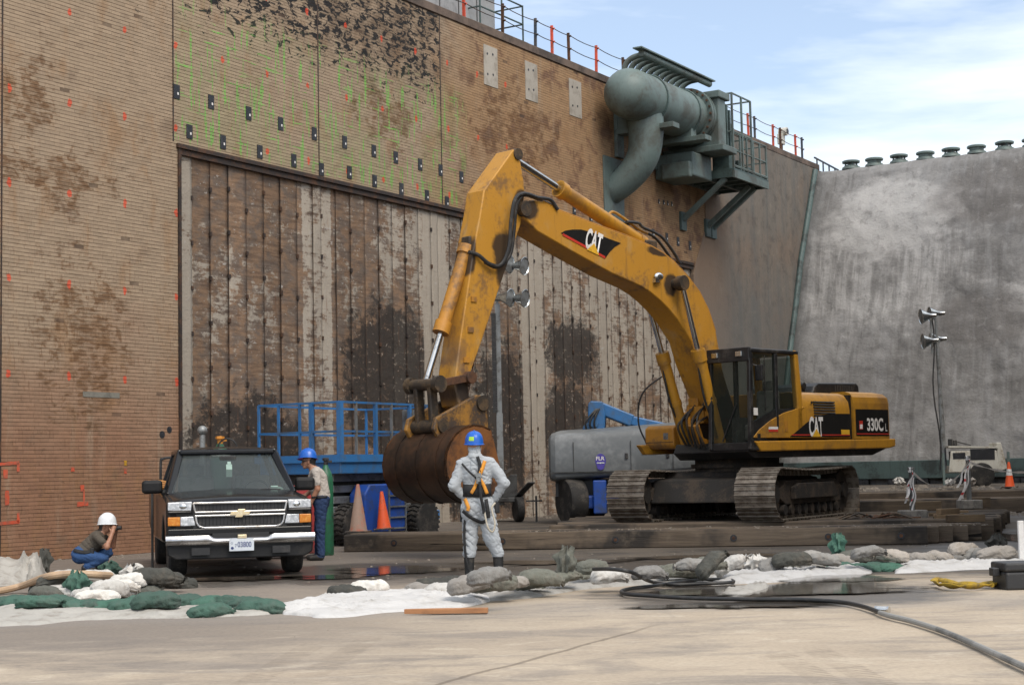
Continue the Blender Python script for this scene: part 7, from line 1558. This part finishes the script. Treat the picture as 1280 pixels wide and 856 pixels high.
# ---- worker beside the truck, looking down to the left
g = gnd(397, 700); w2 = thing('person', 'person in light grey shirt, jeans and blue hard hat looking down beside the truck', 'person', (g.x, g.y, 0))
B = Body(); B.cloth = (0, 1); B.axis = (0.05, 0)
SH, JN, SK, BT, HR = 0, 1, 2, 3, 4
B.cap((-0.16, 0, 1.63), (-0.14, 0, 1.71), 0.085, 0.092, SK, 0.88); B.cap((-0.235, 0, 1.625), (-0.25, 0, 1.605), 0.014, 0.018, SK, 1, 0.02); B.cap((-0.20, -0.02, 1.56), (-0.20, 0.02, 1.56), 0.03, 0.03, SK, 1, 0.03)
B.cap((-0.13, -0.082, 1.66), (-0.13, -0.084, 1.62), 0.018, 0.014, SK, 1, 0.012); B.cap((-0.09, 0, 1.66), (-0.08, 0, 1.60), 0.085, 0.06, HR, 0.85, 0.02)
B.cap((-0.04, 0, 1.50), (-0.12, 0, 1.61), 0.060, 0.058, SK, 1, 0.03)
B.cap((0.0, -0.13, 1.46), (0.0, 0.13, 1.46), 0.085, 0.085, SH, 1, 0.06); B.cap((0.01, 0, 1.36), (0.06, 0, 1.10), 0.165, 0.165, SH, 1.05, 0.07)
B.cap((0.07, -0.05, 1.0), (0.07, 0.05, 1.0), 0.145, 0.145, JN, 1, 0.05)
B.cap((0.01, -0.19, 1.46), (0.035, -0.225, 1.30), 0.070, 0.068, SH, 1, 0.03); B.cap((0.035, -0.225, 1.30), (0.04, -0.23, 1.19), 0.050, 0.045, SK, 1, 0.02); B.cap((0.04, -0.23, 1.19), (-0.07, -0.21, 0.98), 0.046, 0.034, SK, 1, 0.02)
fingers(B, (-0.075, -0.21, 0.97), (-0.095, -0.20, 0.90), (0.5, 0.85, 0), SK, (-0.4, 0.1, -0.1))
B.cap((0.0, 0.19, 1.46), (-0.03, 0.23, 1.22), 0.070, 0.05, SH, 1, 0.03); B.cap((-0.03, 0.23, 1.22), (-0.22, 0.18, 1.08), 0.046, 0.034, SK, 1, 0.02); fingers(B, (-0.22, 0.18, 1.08), (-0.29, 0.17, 1.05), (0, 1, 0), SK, (0, 0, -0.5))
for y, kx, ax_ in ((-0.09, 0.06, 0.07), (0.09, 0.02, 0.01)):
    B.cap((0.07, y, 0.95), (kx, y, 0.50), 0.118, 0.085, JN, 1, 0.04); B.cap((kx, y, 0.50), (ax_, y, 0.10), 0.083, 0.072, JN, 1, 0.03); B.cap((ax_, y, 0.055), (ax_-0.17, y, 0.045), 0.055, 0.045, BT, 1, 0.02)
B.build('body', [M['shirt_grey'], M['jeans'], M['skin'], M['boot'], M['hair']], w2, 0.0085, 0.007)
helmet(w2, (-0.145, 0, 1.735), (R(0), R(12), R(90)), M['helmet_blue'], False, 0.137)
mb = MB(); mb.box((-0.225, 0, 1.655), (0.03, 0.17, 0.035)); mb.bar((-0.22, -0.085, 1.66), (-0.13, -0.095, 1.67), 0.006, 0.012); obj('sunglasses', mb, M['plastic_black'], w2, 0, bevel=0.006)
B.strap([(-0.06, 1.055), (0.06, 1.05), (0.19, 1.06)], 0.035, M['strap_black'], 'belt', w2)

# ---- person crouching by the wall with a camera at the eye
g = gnd(116, 713); w3 = thing('person', 'crouching person in brown shirt, jeans and white hard hat by the brick wall', 'person', (g.x, g.y, 0))
B = Body(); B.cloth = (0, 1); B.axis = (0, 0)
B.cap((0.215, 0, 0.665), (0.225, 0, 0.735), 0.080, 0.088, SK, 0.9); B.cap((0.30, 0, 0.655), (0.315, 0, 0.64), 0.014, 0.017, SK, 1, 0.02); B.cap((0.20, -0.078, 0.69), (0.20, -0.08, 0.66), 0.016, 0.013, SK, 1, 0.012)
B.cap((0.17, 0, 0.72), (0.15, 0, 0.62), 0.075, 0.055, HR, 0.9, 0.02); B.cap((0.13, 0, 0.60), (0.09, 0.0, 0.62), 0.03, 0.02, HR, 1, 0.02)
B.cap((0.10, 0, 0.56), (0.20, 0, 0.64), 0.052, 0.05, SK, 1, 0.03)
B.cap((0.10, -0.11, 0.53), (0.10, 0.11, 0.53), 0.075, 0.075, SH, 1, 0.05); B.cap((0.06, 0, 0.47), (-0.10, 0, 0.33), 0.145, 0.14, SH, 1.0, 0.06)
B.cap((-0.19, -0.06, 0.25), (-0.19, 0.06, 0.25), 0.135, 0.135, JN, 1, 0.04)
for y in (-0.10, 0.11):
    B.cap((-0.17, y, 0.23), (0.21, y*1.2, 0.20 if y < 0 else 0.27), 0.105, 0.075, JN, 1, 0.04); B.cap((0.21, y*1.2, 0.19 if y < 0 else 0.26), (-0.06, y*1.1, 0.075), 0.070, 0.060, JN, 1, 0.02); B.cap((-0.10, y*1.1, 0.05), (0.05, y*1.1, 0.042), 0.05, 0.042, BT, 1, 0.02)
for y in (-0.165, 0.165):
    B.cap((0.11, y, 0.53), (0.20, y*1.15, 0.45), 0.066, 0.060, SH, 1, 0.03); B.cap((0.20, y*1.15, 0.45), (0.27, y*1.1, 0.37), 0.046, 0.042, SK, 1, 0.02); B.cap((0.27, y*1.1, 0.37), (0.335, y*0.55, 0.60), 0.042, 0.031, SK, 1, 0.02)
    fingers(B, (0.335, y*0.55, 0.60), (0.345, y*0.40, 0.665), (0.9, 0.3, 0), SK, (0, -0.5 if y > 0 else 0.5, 0.1))
B.build('body', [M['shirt_brown'], M['jeans_light'], M['skin'], M['boot'], M['hair']], w3, 0.0085, 0.006)
helmet(w3, (0.225, 0, 0.755), (R(0), R(-4), R(-90)), M['helmet_white'], False, 0.132)
B.strap([(-0.26, 0.335), (-0.16, 0.31), (-0.05, 0.30), (0.02, 0.32)], 0.05, M['strap_black'], 'belt', w3)
mb = MB(); mb.bb((0.0, -0.17, 0.25), (0.06, -0.13, 0.36)); obj('belt_radio', mb, M['plastic_black'], w3, 0, bevel=0.01)
cm = thing('hand_camera', 'small dark camera held to the eye of the crouching person', 'camera', (g.x+0.36, g.y, 0.66))
mb = MB(); mb.box((0, 0, 0), (0.05, 0.12, 0.08)); obj('camera_body', mb, M['plastic_black'], cm, 0, bevel=0.01); mb = MB(); mb.tube([(0.02, 0, 0), (0.09, 0, 0)], 0.032, 14); obj('lens', mb, M['plastic_black'], cm)

# ================================================================== sandbags
def bag_mesh(name, seed, L=0.62, W_=0.36, H_=0.19, neck=True):
    mb = MB(); nu, nv = 28, 30
    def prof(v):
        if neck and v > 0.80: q = (v-0.80)/0.20; return (0.30-0.16*min(1, q*2.4)+0.30*max(0, q-0.42)/0.58)
        v2 = v if not neck else (v+1)/1.8*2-1
        return max(0.03, (1-abs(v2)**3.2))**0.42 if v2 < 0.0 or not neck else max(0.28, (1-abs(v2)**3.0))**0.5
    def f(s, q):
        a = 2*PI*s; v = -1+2*q; p = prof(v); ca, sa = math.cos(a), math.sin(a)
        y = W_/2*p*math.copysign(abs(ca)**0.75, ca); z = H_/2*(p**0.75)*math.copysign(abs(sa)**0.9, sa)
        rg = 1-abs(mnoise.noise((v*3.2+seed*2, ca*2.2, sa*2.2))); rg2 = 1-abs(mnoise.noise((v*7+seed, ca*4.5, sa*4.5+seed)))
        d = 0.018*mnoise.noise((v*2.1+seed, ca*1.5, sa*1.5+seed))-0.016*rg**5-0.008*rg2**5
        wr = 0.045*(abs(math.sin(a*4.5+seed+v))-0.5)*max(0, abs(v)-0.30)
        k = 1+(d+wr)/0.12
        z2 = z*k
        if z2 < -H_*0.36: z2 = -H_*0.36+(z2+H_*0.36)*0.25
        return (v*L/2*(1.0)+0.02*mnoise.noise((ca*2, sa*2+seed, v)), y*k+0.03*math.sin(v*1.7+seed), z2+H_*0.40-0.035*v*v+0.02*mnoise.noise((v*1.2, seed, 0)))
    mb.grid(f, nu, nv)
    mb.add([f(k/nu, 0) for k in range(nu)], [tuple(range(nu))]); 
    if not neck: mb.add([f(k/nu, 1) for k in range(nu)], [tuple(range(nu))])
    return mesh_of(name, mb, None, 180, False)
def clear_none(me): 
    me.materials.clear(); me.materials.append(M['bag_grey']); return me
def mesh_nomat(fn): return fn
_old = mesh_of
def mesh_of(name, mb, mats, smooth=35, fixn=True):
    return _old(name, mb, M['bag_grey'] if mats is None else mats, smooth, fixn)
GBAGS = [bag_mesh('sandbag', i*2.3+20, 0.56, 0.40, 0.19, i % 2 == 0) for i in range(4)]
BAGS = [bag_mesh('sandbag', i*3.7+1, 0.54+0.05*(i % 3), 0.34+0.03*(i % 2), 0.205+0.03*(i % 3), i % 3 != 2) for i in range(7)]
def crumple_mesh(seed, w=0.34, h=0.36):
    mb = MB()
    def f(s, q):
        a = 2*PI*s; rr = (0.5*w)*(0.55+0.5*math.sin(q*PI*0.9)-0.25*q)+0.11*mnoise.noise((math.cos(a)*2.2+seed, math.sin(a)*2.2, q*3.5)); rr = max(0.02, rr)*(1+0.22*math.sin(a*7+q*5+seed))
        return (rr*math.cos(a)+0.05*q*math.sin(seed), rr*math.sin(a), q*h+0.03*math.sin(a*5+seed)*q)
    mb.grid(f, 26, 12); return mesh_of('crumpled_sack', mb, None, 50, False)
CRUMP = [crumple_mesh(1.1), crumple_mesh(4.7, 0.40, 0.28), crumple_mesh(8.2, 0.26, 0.46)]
GRP = {}
def bag(px, py, col, rz, lab, grp, z=0.0, sc=1.0, tilt=None, mesh=None, name='sandbag', cat='sandbag', pitch=0.0):
    zz = z; g = gnd(px, py, zz)
    me = mesh or random.choice(GBAGS if col == 'green' else BAGS); o = bpy.data.objects.new(name, me); COL.objects.link(o)
    o.location = (g.x, g.y, zz-0.012); o.rotation_euler = (R(random.uniform(-9, 9) if tilt is None else tilt), R(pitch+random.uniform(-7, 7)), R(rz+random.uniform(-14, 14)+random.choice((0, 0, 180)))); s_ = 0.86*sc*random.uniform(0.94, 1.06); o.scale = (s_, s_*random.uniform(0.92, 1.08), s_*random.uniform(0.9, 1.12))
    o.material_slots[0].link = 'OBJECT'; o.material_slots[0].material = M['bag_'+col]; tag(o, lab, cat, grp); return o
G1 = 'grey sandbags in the row across the site'; LG = 'plain grey or olive sandbag in the long row in front of the timber mat'
chain = [(529, 743, 'tan', 10, 0), (541, 735, 'dark', 25, .0), (561, 735, 'dark', -10, 0), (579, 743, 'grey', 5, 0), (609, 742, 'grey', -8, 0), (588, 737, 'tan', 8, .16), (618, 736, 'olive', -20, .14),
         (637, 741, 'olive', 0, 0), (642, 733, 'tan', 40, .14), (655, 739, 'olive', -35, 0), (668, 733, 'olive', 30, .10), (681, 735, 'olive', -10, 0), (676, 730, 'olive', 25, .15), (704, 728, 'olive', -25, 0), (706, 724, 'olive', 30, .14), (725, 725, 'olive', 60, .02), (742, 726, 'dark', 0, 0), (741, 716, 'olive', 45, .16),
         (757, 730, 'olive', 5, 0), (786, 727, 'tan', -5, 0), (804, 726, 'tan', 20, 0), (812, 722, 'grey', 8, .14), (832, 722, 'olive', 0, 0), (850, 720, 'olive', 10, .08), (877, 718, 'tan', 5, 0), (866, 712, 'grey', 12, .20), (884, 711, 'olive', 15, .18), (908, 715, 'grey', -5, 0), (928, 714, 'grey', 8, 0),
         (964, 713, 'grey', 60, 0.05), (985, 711, 'olive', 20, 0), (990, 705, 'dark', -15, .14), (1006, 706, 'grey', 10, .04), (1021, 713, 'grey', 0, 0), (1028, 704, 'grey', -12, .14), (1047, 706, 'tan', 15, .05), (1066, 702, 'olive', 10, .08), (1089, 703, 'dark', 0, .05), (1103, 705, 'grey', 0, .0), (1086, 695, 'grey', 12, .22), (1114, 699, 'tan', -25, .14),
         (1134, 703, 'tan', 0, 0), (1152, 702, 'tan', 6, .04), (1175, 701, 'tan', 5, .03), (1192, 703, 'grey', -10, 0), (1205, 693, 'tan', 25, .10), (1217, 699, 'grey', 10, .03), (1237, 702, 'grey', 5, 0), (1246, 697, 'tan', -4, .06), (1262, 700, 'tan', 5, 0)]
def ordn(n): return f"{n}{'th' if 10 <= n % 100 <= 20 else {1: 'st', 2: 'nd', 3: 'rd'}.get(n % 10, 'th')}"
CN = {'tan': 'pale tan', 'grey': 'grey', 'olive': 'olive', 'dark': 'dark', 'white': 'white', 'green': 'green'}
def row(items, what, grp, sc):      # items = (x, y, colour, rotation, height): each bag named by its look and its place in the row
    for i, (x, y, c_, rz, z) in enumerate(sorted(items)):
        bag(x, y, c_, rz, f"{CN[c_]} sandbag {'on others' if z > 0.07 else 'at ground level'}, {ordn(i+1)} from the left {what}", grp, z, sc)
row(chain, 'in the long row', G1, 0.95)
for x, y, c_, rz, z, lab in ((435, 745, 'dark', 10, .03, 'dark sandbag half under the white sheet left of the worker in white'), (551, 746, 'white', 5, 0, 'white sandbag lying flat below the grey ones near the wooden stake'), (612, 727, 'grey', 30, .30, 'topmost pale sandbag right behind the boots of the worker in white'), (630, 743, 'white', 20, 0, 'small white sandbag in the row just right of the worker in white'),
                              (761, 726, 'white', 8, .13, 'clean white sandbag lying on the olive ones by the black hose loop'), (917, 709, 'white', 2, .17, 'white sandbag stacked on a grey one right of the dark upright sack'), (461, 743, 'white', -10, 0.02, 'white sandbag poking out of the sheet near the cone reflection'), (893, 708, 'dark', 20, .30, 'dark sandbag propped upright at the highest point of the row')):
    bag(x, y, c_, rz, lab, None, z, 0.95, pitch=-35 if 'upright' in lab else 0)
LGr = 'green sandbag in the low row along the white sheet at the left'; G2 = 'green sandbags at the left'
GL_ = []
for x, y, rz, z in ((13, 757, 30, 0), (29, 760, -20, 0), (50, 758, 10, .08), (54, 763, -5, 0), (77, 763, 8, 0), (98, 764, -6, 0), (120, 764, 4, 0), (141, 764, 0, 0), (163, 764, 20, 0), (180, 763, -4, 0), (195, 757, 10, .10), (210, 760, 0, .0), (234, 759, 30, .0), (262, 758, 60, .02), (284, 760, -15, 0), (264, 770, 10, 0), (311, 764, 6, 0), (327, 766, -10, 0)):
    GL_.append((x, y, 'green', rz, z))
row(GL_, 'in the left green row', G2, 1.05)
LGm = 'green sandbag in front of the grey sandbags at the right'; G3 = 'green sandbags at the right'
GR_ = []
for x, y, rz in ((1051, 714, 20), (1080, 714, 3), (1096, 713, -8), (1113, 713, 30)): GR_.append((x, y, 'green', rz, 0))
row(GR_, 'of the right green ones', G3, 0.9)
LW = 'white sandbag in the heap between the crouching person and the green bags'; G4 = 'white sandbags in the left heap'
GW_ = []
for x, y, rz, z in ((114, 748, 30, 0), (122, 755, 15, 0), (137, 744, 35, .06), (152, 738, 40, .10), (161, 733, 10, .12), (85, 731, 5, .08), (78, 747, -30, 0), (120, 728, 0, .02), (148, 748, 10, 0)): GW_.append((x, y, 'white', rz, z))
row(GW_, 'in the white heap', G4, 0.9)
LD = 'dark grey sandbag heaped beside the truck front wheel'; G5 = 'dark sandbags by the truck wheel'
GD_ = []
for x, y, rz, z in ((180, 738, 10, 0), (200, 735, -10, 0), (226, 735, 5, 0), (190, 729, 20, .15), (212, 730, -15, .10), (183, 745, 0, 0)): GD_.append((x, y, 'dark' if rz != 0 else 'olive', rz, z))
row(GD_, 'by the truck wheel', G5, 0.95)
LL = 'grey sandbag in the heap left of the white bags'; G6 = 'grey sandbags in the left heap'
GG_ = []
for x, y, rz, z, c_ in ((60, 741, 10, 0, 'dark'), (72, 735, 30, .10, 'dark'), (98, 738, -10, 0, 'grey'), (106, 730, 5, .12, 'grey'), (130, 731, 0, .08, 'tan'), (60, 748, 0, 0, 'olive')): GG_.append((x, y, c_, rz, z))
row(GG_, 'in the dark left heap', G6, 0.95)
for px, py, c_, me_, z, lab in ((169, 725, 'white', CRUMP[1], .12, 'crumpled white sack on top of the heap by the truck'), (96, 745, 'green', CRUMP[0], .02, 'crumpled green sack between the white bags of the left heap'), (53, 718, 'dark', CRUMP[2], .02, 'pointed dark sack sticking up by the wall at the far left'), (139, 718, 'green', CRUMP[1], .02, 'crumpled green sack at the knees of the crouching person'),
                                 (1049, 694, 'green', CRUMP[2], .16, 'tall crumpled green sack standing up in front of the timber mat'), (943, 711, 'white', CRUMP[1], .04, 'crumpled white sack right of the stacked white sandbag'), (705, 720, 'olive', CRUMP[2], .18, 'twisted olive sack neck sticking up from the row'), (1235, 668, 'green', CRUMP[1], .02, 'small green sack standing in the water at the right edge'), (1246, 690, 'dark', CRUMP[0], 0.05, 'dark sack just behind the last sandbags at the right'), (1125, 606, 'white', CRUMP[1], .78, 'white plastic scrap on the raised timber left of the white trailer'), (1188, 606, 'white', CRUMP[1], .78, 'white plastic scrap on the raised timber under the white trailer'), (1213, 606, 'tan', CRUMP[1], .78, 'brownish plastic scrap on the raised timber right of the farther post')):
    bag(px, py, c_, random.uniform(0, 90), lab, None, z, 0.9, mesh=me_, name='sack', cat='sack')
# ---- sheets on the ground: a strip between a front and a back edge, rumpled
def sheet(name, label, front, back, mat, amp=0.05, seed=0, nu=110, nv=20, bulge=0.012):
    Fp = catmull([gnd(*p) for p in front], 10); Bp = catmull([gnd(*p) for p in back], 10)
    def samp(P, s): q = s*(len(P)-1); i = min(int(q), len(P)-2); return P[i]+(P[i+1]-P[i])*(q-i)
    mb = MB()
    def f(s, q):
        p = samp(Fp, s)+(samp(Bp, s)-samp(Fp, s))*q; e = min(1, 5*q, 5*(1-q), 9*s, 9*(1-s))
        e0 = 1-e; rx = 0.05*mnoise.noise((p.x*5, p.y*5, seed))*e0
        r1 = 0.22*mnoise.turbulence((p.x*1.1+seed, p.y*1.2, seed), 2, True)+0.75*(1-abs(mnoise.noise((p.x*1.5+p.y*1.1, p.y*3.2-p.x*0.6, seed))))**3+0.30*(1-abs(mnoise.noise((p.x*3.6-p.y*2.2, p.y*4.6, seed+3))))**3
        rimz = -0.012 if (q in (0, 1) or s in (0, 1)) else 0.015
        return (p.x+rx, p.y+rx*2, gz(p.x, p.y)+rimz+max(0.0, amp*r1*1.6*(0.06+0.94*e)+bulge*e*max(0, mnoise.noise((p.x*0.9, p.y*0.9, seed+4)))*3))
    mb.grid(f, nu, nv); o = obj(name, mb, mat, None, 60, fixn=False); tag(o, label, 'sheet'); return o
sheet('ground_sheet', 'long dirty white sheet under the green sandbags at the left', [(-30, 782), (40, 781), (90, 776), (160, 774), (230, 773), (300, 770), (352, 767)], [(-30, 752), (40, 757), (90, 762), (160, 764), (230, 762), (300, 761), (352, 761)], M['tarp_dirty'], 0.04, 1.5, 120, 20, 0.004)
sheet('ground_sheet', 'bright white rumpled sheet on the ground left of the wooden stake', [(336, 765), (385, 771), (430, 772), (480, 766), (540, 762), (585, 757), (610, 752)], [(336, 759), (385, 750), (430, 744), (480, 741), (535, 739), (570, 745), (620, 746)], M['tarp'], 0.050, 4.1, 140, 44, 0.010)
sheet('ground_sheet', 'pale sheet running along the foot of the grey sandbags', [(600, 752), (660, 748), (700, 742), (740, 736), (790, 732), (850, 730), (905, 727)], [(600, 740), (660, 738), (700, 730), (740, 729), (790, 725), (850, 722), (905, 718)], M['tarp_dirty'], 0.03, 7.3)
sheet('ground_sheet', 'white sheet along the sandbags beside the puddle', [(890, 732), (930, 730), (975, 727), (1020, 721), (1060, 719), (1090, 717)], [(890, 722), (930, 716), (975, 714), (1020, 711), (1060, 711), (1090, 711)], M['tarp'], 0.05, 9.9)
sheet('ground_sheet', 'long white sheet in front of the pale sandbags at the right', [(1118, 717), (1160, 715), (1210, 712), (1250, 711), (1320, 708)], [(1118, 709), (1160, 706), (1210, 704), (1250, 703), (1320, 701)], M['tarp'], 0.05, 12.4)
sheet('ground_sheet', 'scrap of white sheet lying in the puddle', [(900, 743), (925, 745), (950, 740), (962, 735)], [(905, 739), (925, 735), (945, 731), (958, 730)], M['tarp_dirty'], 0.03, 15.1, 30, 8)
sheet('ground_sheet', 'grey-white sheet lying along the foot of the brick wall at the far left', [(-30, 733), (10, 732), (35, 728), (60, 721)], [(-30, 710), (10, 712), (35, 713), (58, 714)], M['tarp_dirty'], 0.14, 18.2, 40, 12, 0.12)
# ---- hoses
def ghose(name, label, pts, r_, mat, zs=None):
    P = []
    for i, p in enumerate(pts):
        z = r_+0.015 if len(p) < 3 else p[2]; P.append(gnd(p[0], p[1], z))
    mb = MB(); mb.tube(catmull(P, 10), r_, 10); o = obj(name, mb, mat); return tag(o, label, 'hose')
ghose('hose', 'black hose looping out of the sandbags and across the puddle', [(742, 711, .28), (765, 711, .30), (790, 715, .26), (812, 726, .06), (840, 730), (875, 729), (905, 728), (917, 726.5), (908, 724), (880, 724), (850, 727), (815, 732), (790, 735), (777, 738.5), (783, 742), (810, 744), (860, 747), (930, 748.5), (1000, 749), (1050, 752), (1080, 758), (1102, 766)], 0.022, M['hose'])
ghose('hose', 'grey canvas hose running from the puddle to the lower right corner', [(1100, 765.5), (1115, 770), (1140, 776), (1180, 789), (1225, 808), (1260, 824), (1310, 846)], 0.024, M['hose_grey'])
ghose('hose', 'tan hose curving over the sandbags at the left', [(-30, 741), (0, 738, .05), (30, 731, .10), (60, 720, .26), (90, 717, .28), (120, 718, .26), (138, 719, .22)], 0.045, M['hose_tan'])
g = gnd(1103, 766.5); t_ = thing('hose_coupling', 'bright metal coupling joining the black and grey hoses', 'coupling', (g.x, g.y, 0.035), R(-35))
mb = MB(); mb.tube([(-0.05, 0, 0), (0.05, 0, 0)], 0.034, 14); obj('sleeve', mb, M['chrome'], t_); mb = MB(); mb.tube([(-0.07, 0, 0), (-0.05, 0, 0)], 0.038, 6); obj('ring', mb, M['chrome'], t_, 0); mb = MB(); mb.tube([(0.05, 0, 0), (0.07, 0, 0)], 0.038, 6); obj('ring', mb, M['chrome'], t_, 0)
# ---- stake, strap, case, post
g = gnd(558, 768); a = gnd(505, 768.5); b = gnd(610, 767); mb = MB(); L_ = (b-a).length
mb.prism([(0, 0.0), (0.30, 0.05), (L_, 0.05), (L_, -0.05), (0.30, -0.05)], 0.012, 0.062, lambda p, q, t: Vector((p, q, t))); o = obj('wooden_stake', mb, M['stake'], None, 0, bevel=0.004); o.location = a; o.rotation_euler = (0, 0, math.atan2((b-a).y, (b-a).x)); tag(o, 'pointed brown wooden stake lying in front of the white sheet', 'stake')
mb = MB(); pts = [gnd(x, y, .03) for x, y in ((1166, 728), (1175, 726), (1190, 730), (1215, 732), (1240, 731), (1255, 727), (1262, 724), (1258, 730), (1230, 734), (1200, 735), (1178, 733), (1168, 730))]
P = catmull(pts, 8); rows = []
for i, p in enumerate(P):
    d = (P[min(i+1, len(P)-1)]-P[max(i-1, 0)]).normalized(); nn = Vector((-d.y, d.x, 0)); tw_ = math.sin(i*0.35)*0.9
    wv = (nn*math.cos(tw_)+Vector((0, 0, 1))*abs(math.sin(tw_)))*0.03; rows += [p-wv+Vector((0, 0, 0.01)), p+wv+Vector((0, 0, 0.02))]
mb.add(rows, [(2*i, 2*i+1, 2*i+3, 2*i+2) for i in range(len(P)-1)]); o = obj('lifting_strap', mb, M['yellow_strap'], None, 60, fixn=False); m_ = o.modifiers.new('thick', 'SOLIDIFY'); m_.thickness = 0.012; tag(o, 'yellow webbing strap lying in a loop beside the black case', 'strap')
mb = MB(); pts = [gnd(x, y, .05) for x, y in ((1240, 731), (1250, 726), (1258, 728), (1262, 723), (1254, 730))]; mb.tube(catmull(pts, 6), 0.025, 8); 
o2_ = obj('strap_tail', mb, M['yellow_strap'], o)
g = gnd(1280, 737); t_ = thing('tool_case', 'black plastic case cut off by the right edge of the picture', 'case', (g.x+0.12, g.y+0.12, 0), R(6))
mb = MB(); mb.bb((-0.34, -0.14, 0.0), (0.40, 0.26, 0.20)); cs = obj('tub', mb, M['plastic_black'], t_, 0, bevel=0.025, seg=3); mb = MB(); mb.bb((-0.35, -0.15, 0.203), (0.41, 0.27, 0.30)); obj('lid', mb, M['plastic_black'], t_, 0, bevel=0.025, seg=3)
mb = MB(); mb.bb((-0.43, 0.0, 0.15), (-0.35, 0.12, 0.24)); obj('latch', mb, M['plastic_black'], t_, 0, bevel=0.01)
g = gnd(1278, 706); t_ = thing('marker_post', 'white marker post at the right edge of the picture', 'post', (g.x, g.y, 0))
mb = MB(); mb.bb((-0.04, -0.03, 0), (0.04, 0.03, 0.60)); obj('post', mb, M['decal_white'], t_, 0, bevel=0.01); mb = MB(); mb.bb((-0.12, -0.1, 0), (0.12, 0.1, 0.04)); obj('foot', mb, M['concrete_block'], t_, 0, bevel=0.01)

# ---- rubble and grit: far too many to count
def rubble(name, label, n, fn, seed, smin, smax, mat):
    rs_ = random.Random(seed); mb = MB()
    for k in range(n):
        x, y, z = fn(rs_); s = smin+(smax-smin)*rs_.random()**3; a = rs_.uniform(0, 6.28); ca, sa = math.cos(a), math.sin(a)
        pts = [(-1, -0.7, 0), (0.9, -0.8, 0), (1, 0.7, 0), (-0.8, 0.9, 0), (-0.55, -0.4, 0.8), (0.5, -0.5, 1.0), (0.6, 0.45, 0.7), (-0.5, 0.5, 0.9)]
        vs = [(x+s*(p[0]*ca-p[1]*sa)*rs_.uniform(0.8, 1.2), y+s*(p[0]*sa+p[1]*ca)*rs_.uniform(0.8, 1.2), z-0.004+s*p[2]*0.75) for p in pts]
        mb.add(vs, [(4, 5, 6, 7), (0, 1, 5, 4), (1, 2, 6, 5), (2, 3, 7, 6), (3, 0, 4, 7)])
    o = obj(name, mb, mat, None, 0, fixn=False); o['kind'] = 'stuff'; o['label'] = label; o['category'] = 'rubble'; return o
def spot(x0, x1, y0, y1):
    def f(rs_): x = rs_.uniform(x0, x1); y = rs_.uniform(y0, y1); return x, y, gz(x, y)
    return f
RB = pm('rubble_stone', (0.22, 0.19, 0.155), (0.11, 0.09, 0.07), 0.5, 3.0, 0.9, bump=0.2)
rubble('rubble', 'grey rubble and grit at the foot of the far wall', 1500, spot(8.6, 17, 36, 46.5), 1, 0.02, 0.14, RB)
rubble('grit', 'small grit scattered on the muddy ground behind the sandbags', 700, spot(-6, 9, 21.3, 28.0), 2, 0.005, 0.028, RB)
rubble('grit', 'grit along the foot of the brick wall', 500, lambda r: (lambda u, n_: (W0.x+WD.x*u+WN.x*n_, W0.y+WD.y*u+WN.y*n_, gz(W0.x+WD.x*u, W0.y+WD.y*u)))(r.uniform(-8, 24), 0.05+1.2*r.random()**2.5), 3, 0.008, 0.05, RB)
rubble('grit', 'sparse pebbles on the pale concrete in the foreground', 160, spot(-6, 6, 9, 20), 4, 0.003, 0.010, RB)
def on_mat(r):
    s, q = r.uniform(3, 11.5), r.uniform(0.05, 1.4); P = ma+MT*s+MNv*q; return P.x, P.y, 0.313
rubble('grit', 'mud crumbs on the near timber mat', 300, on_mat, 5, 0.006, 0.03, RB)
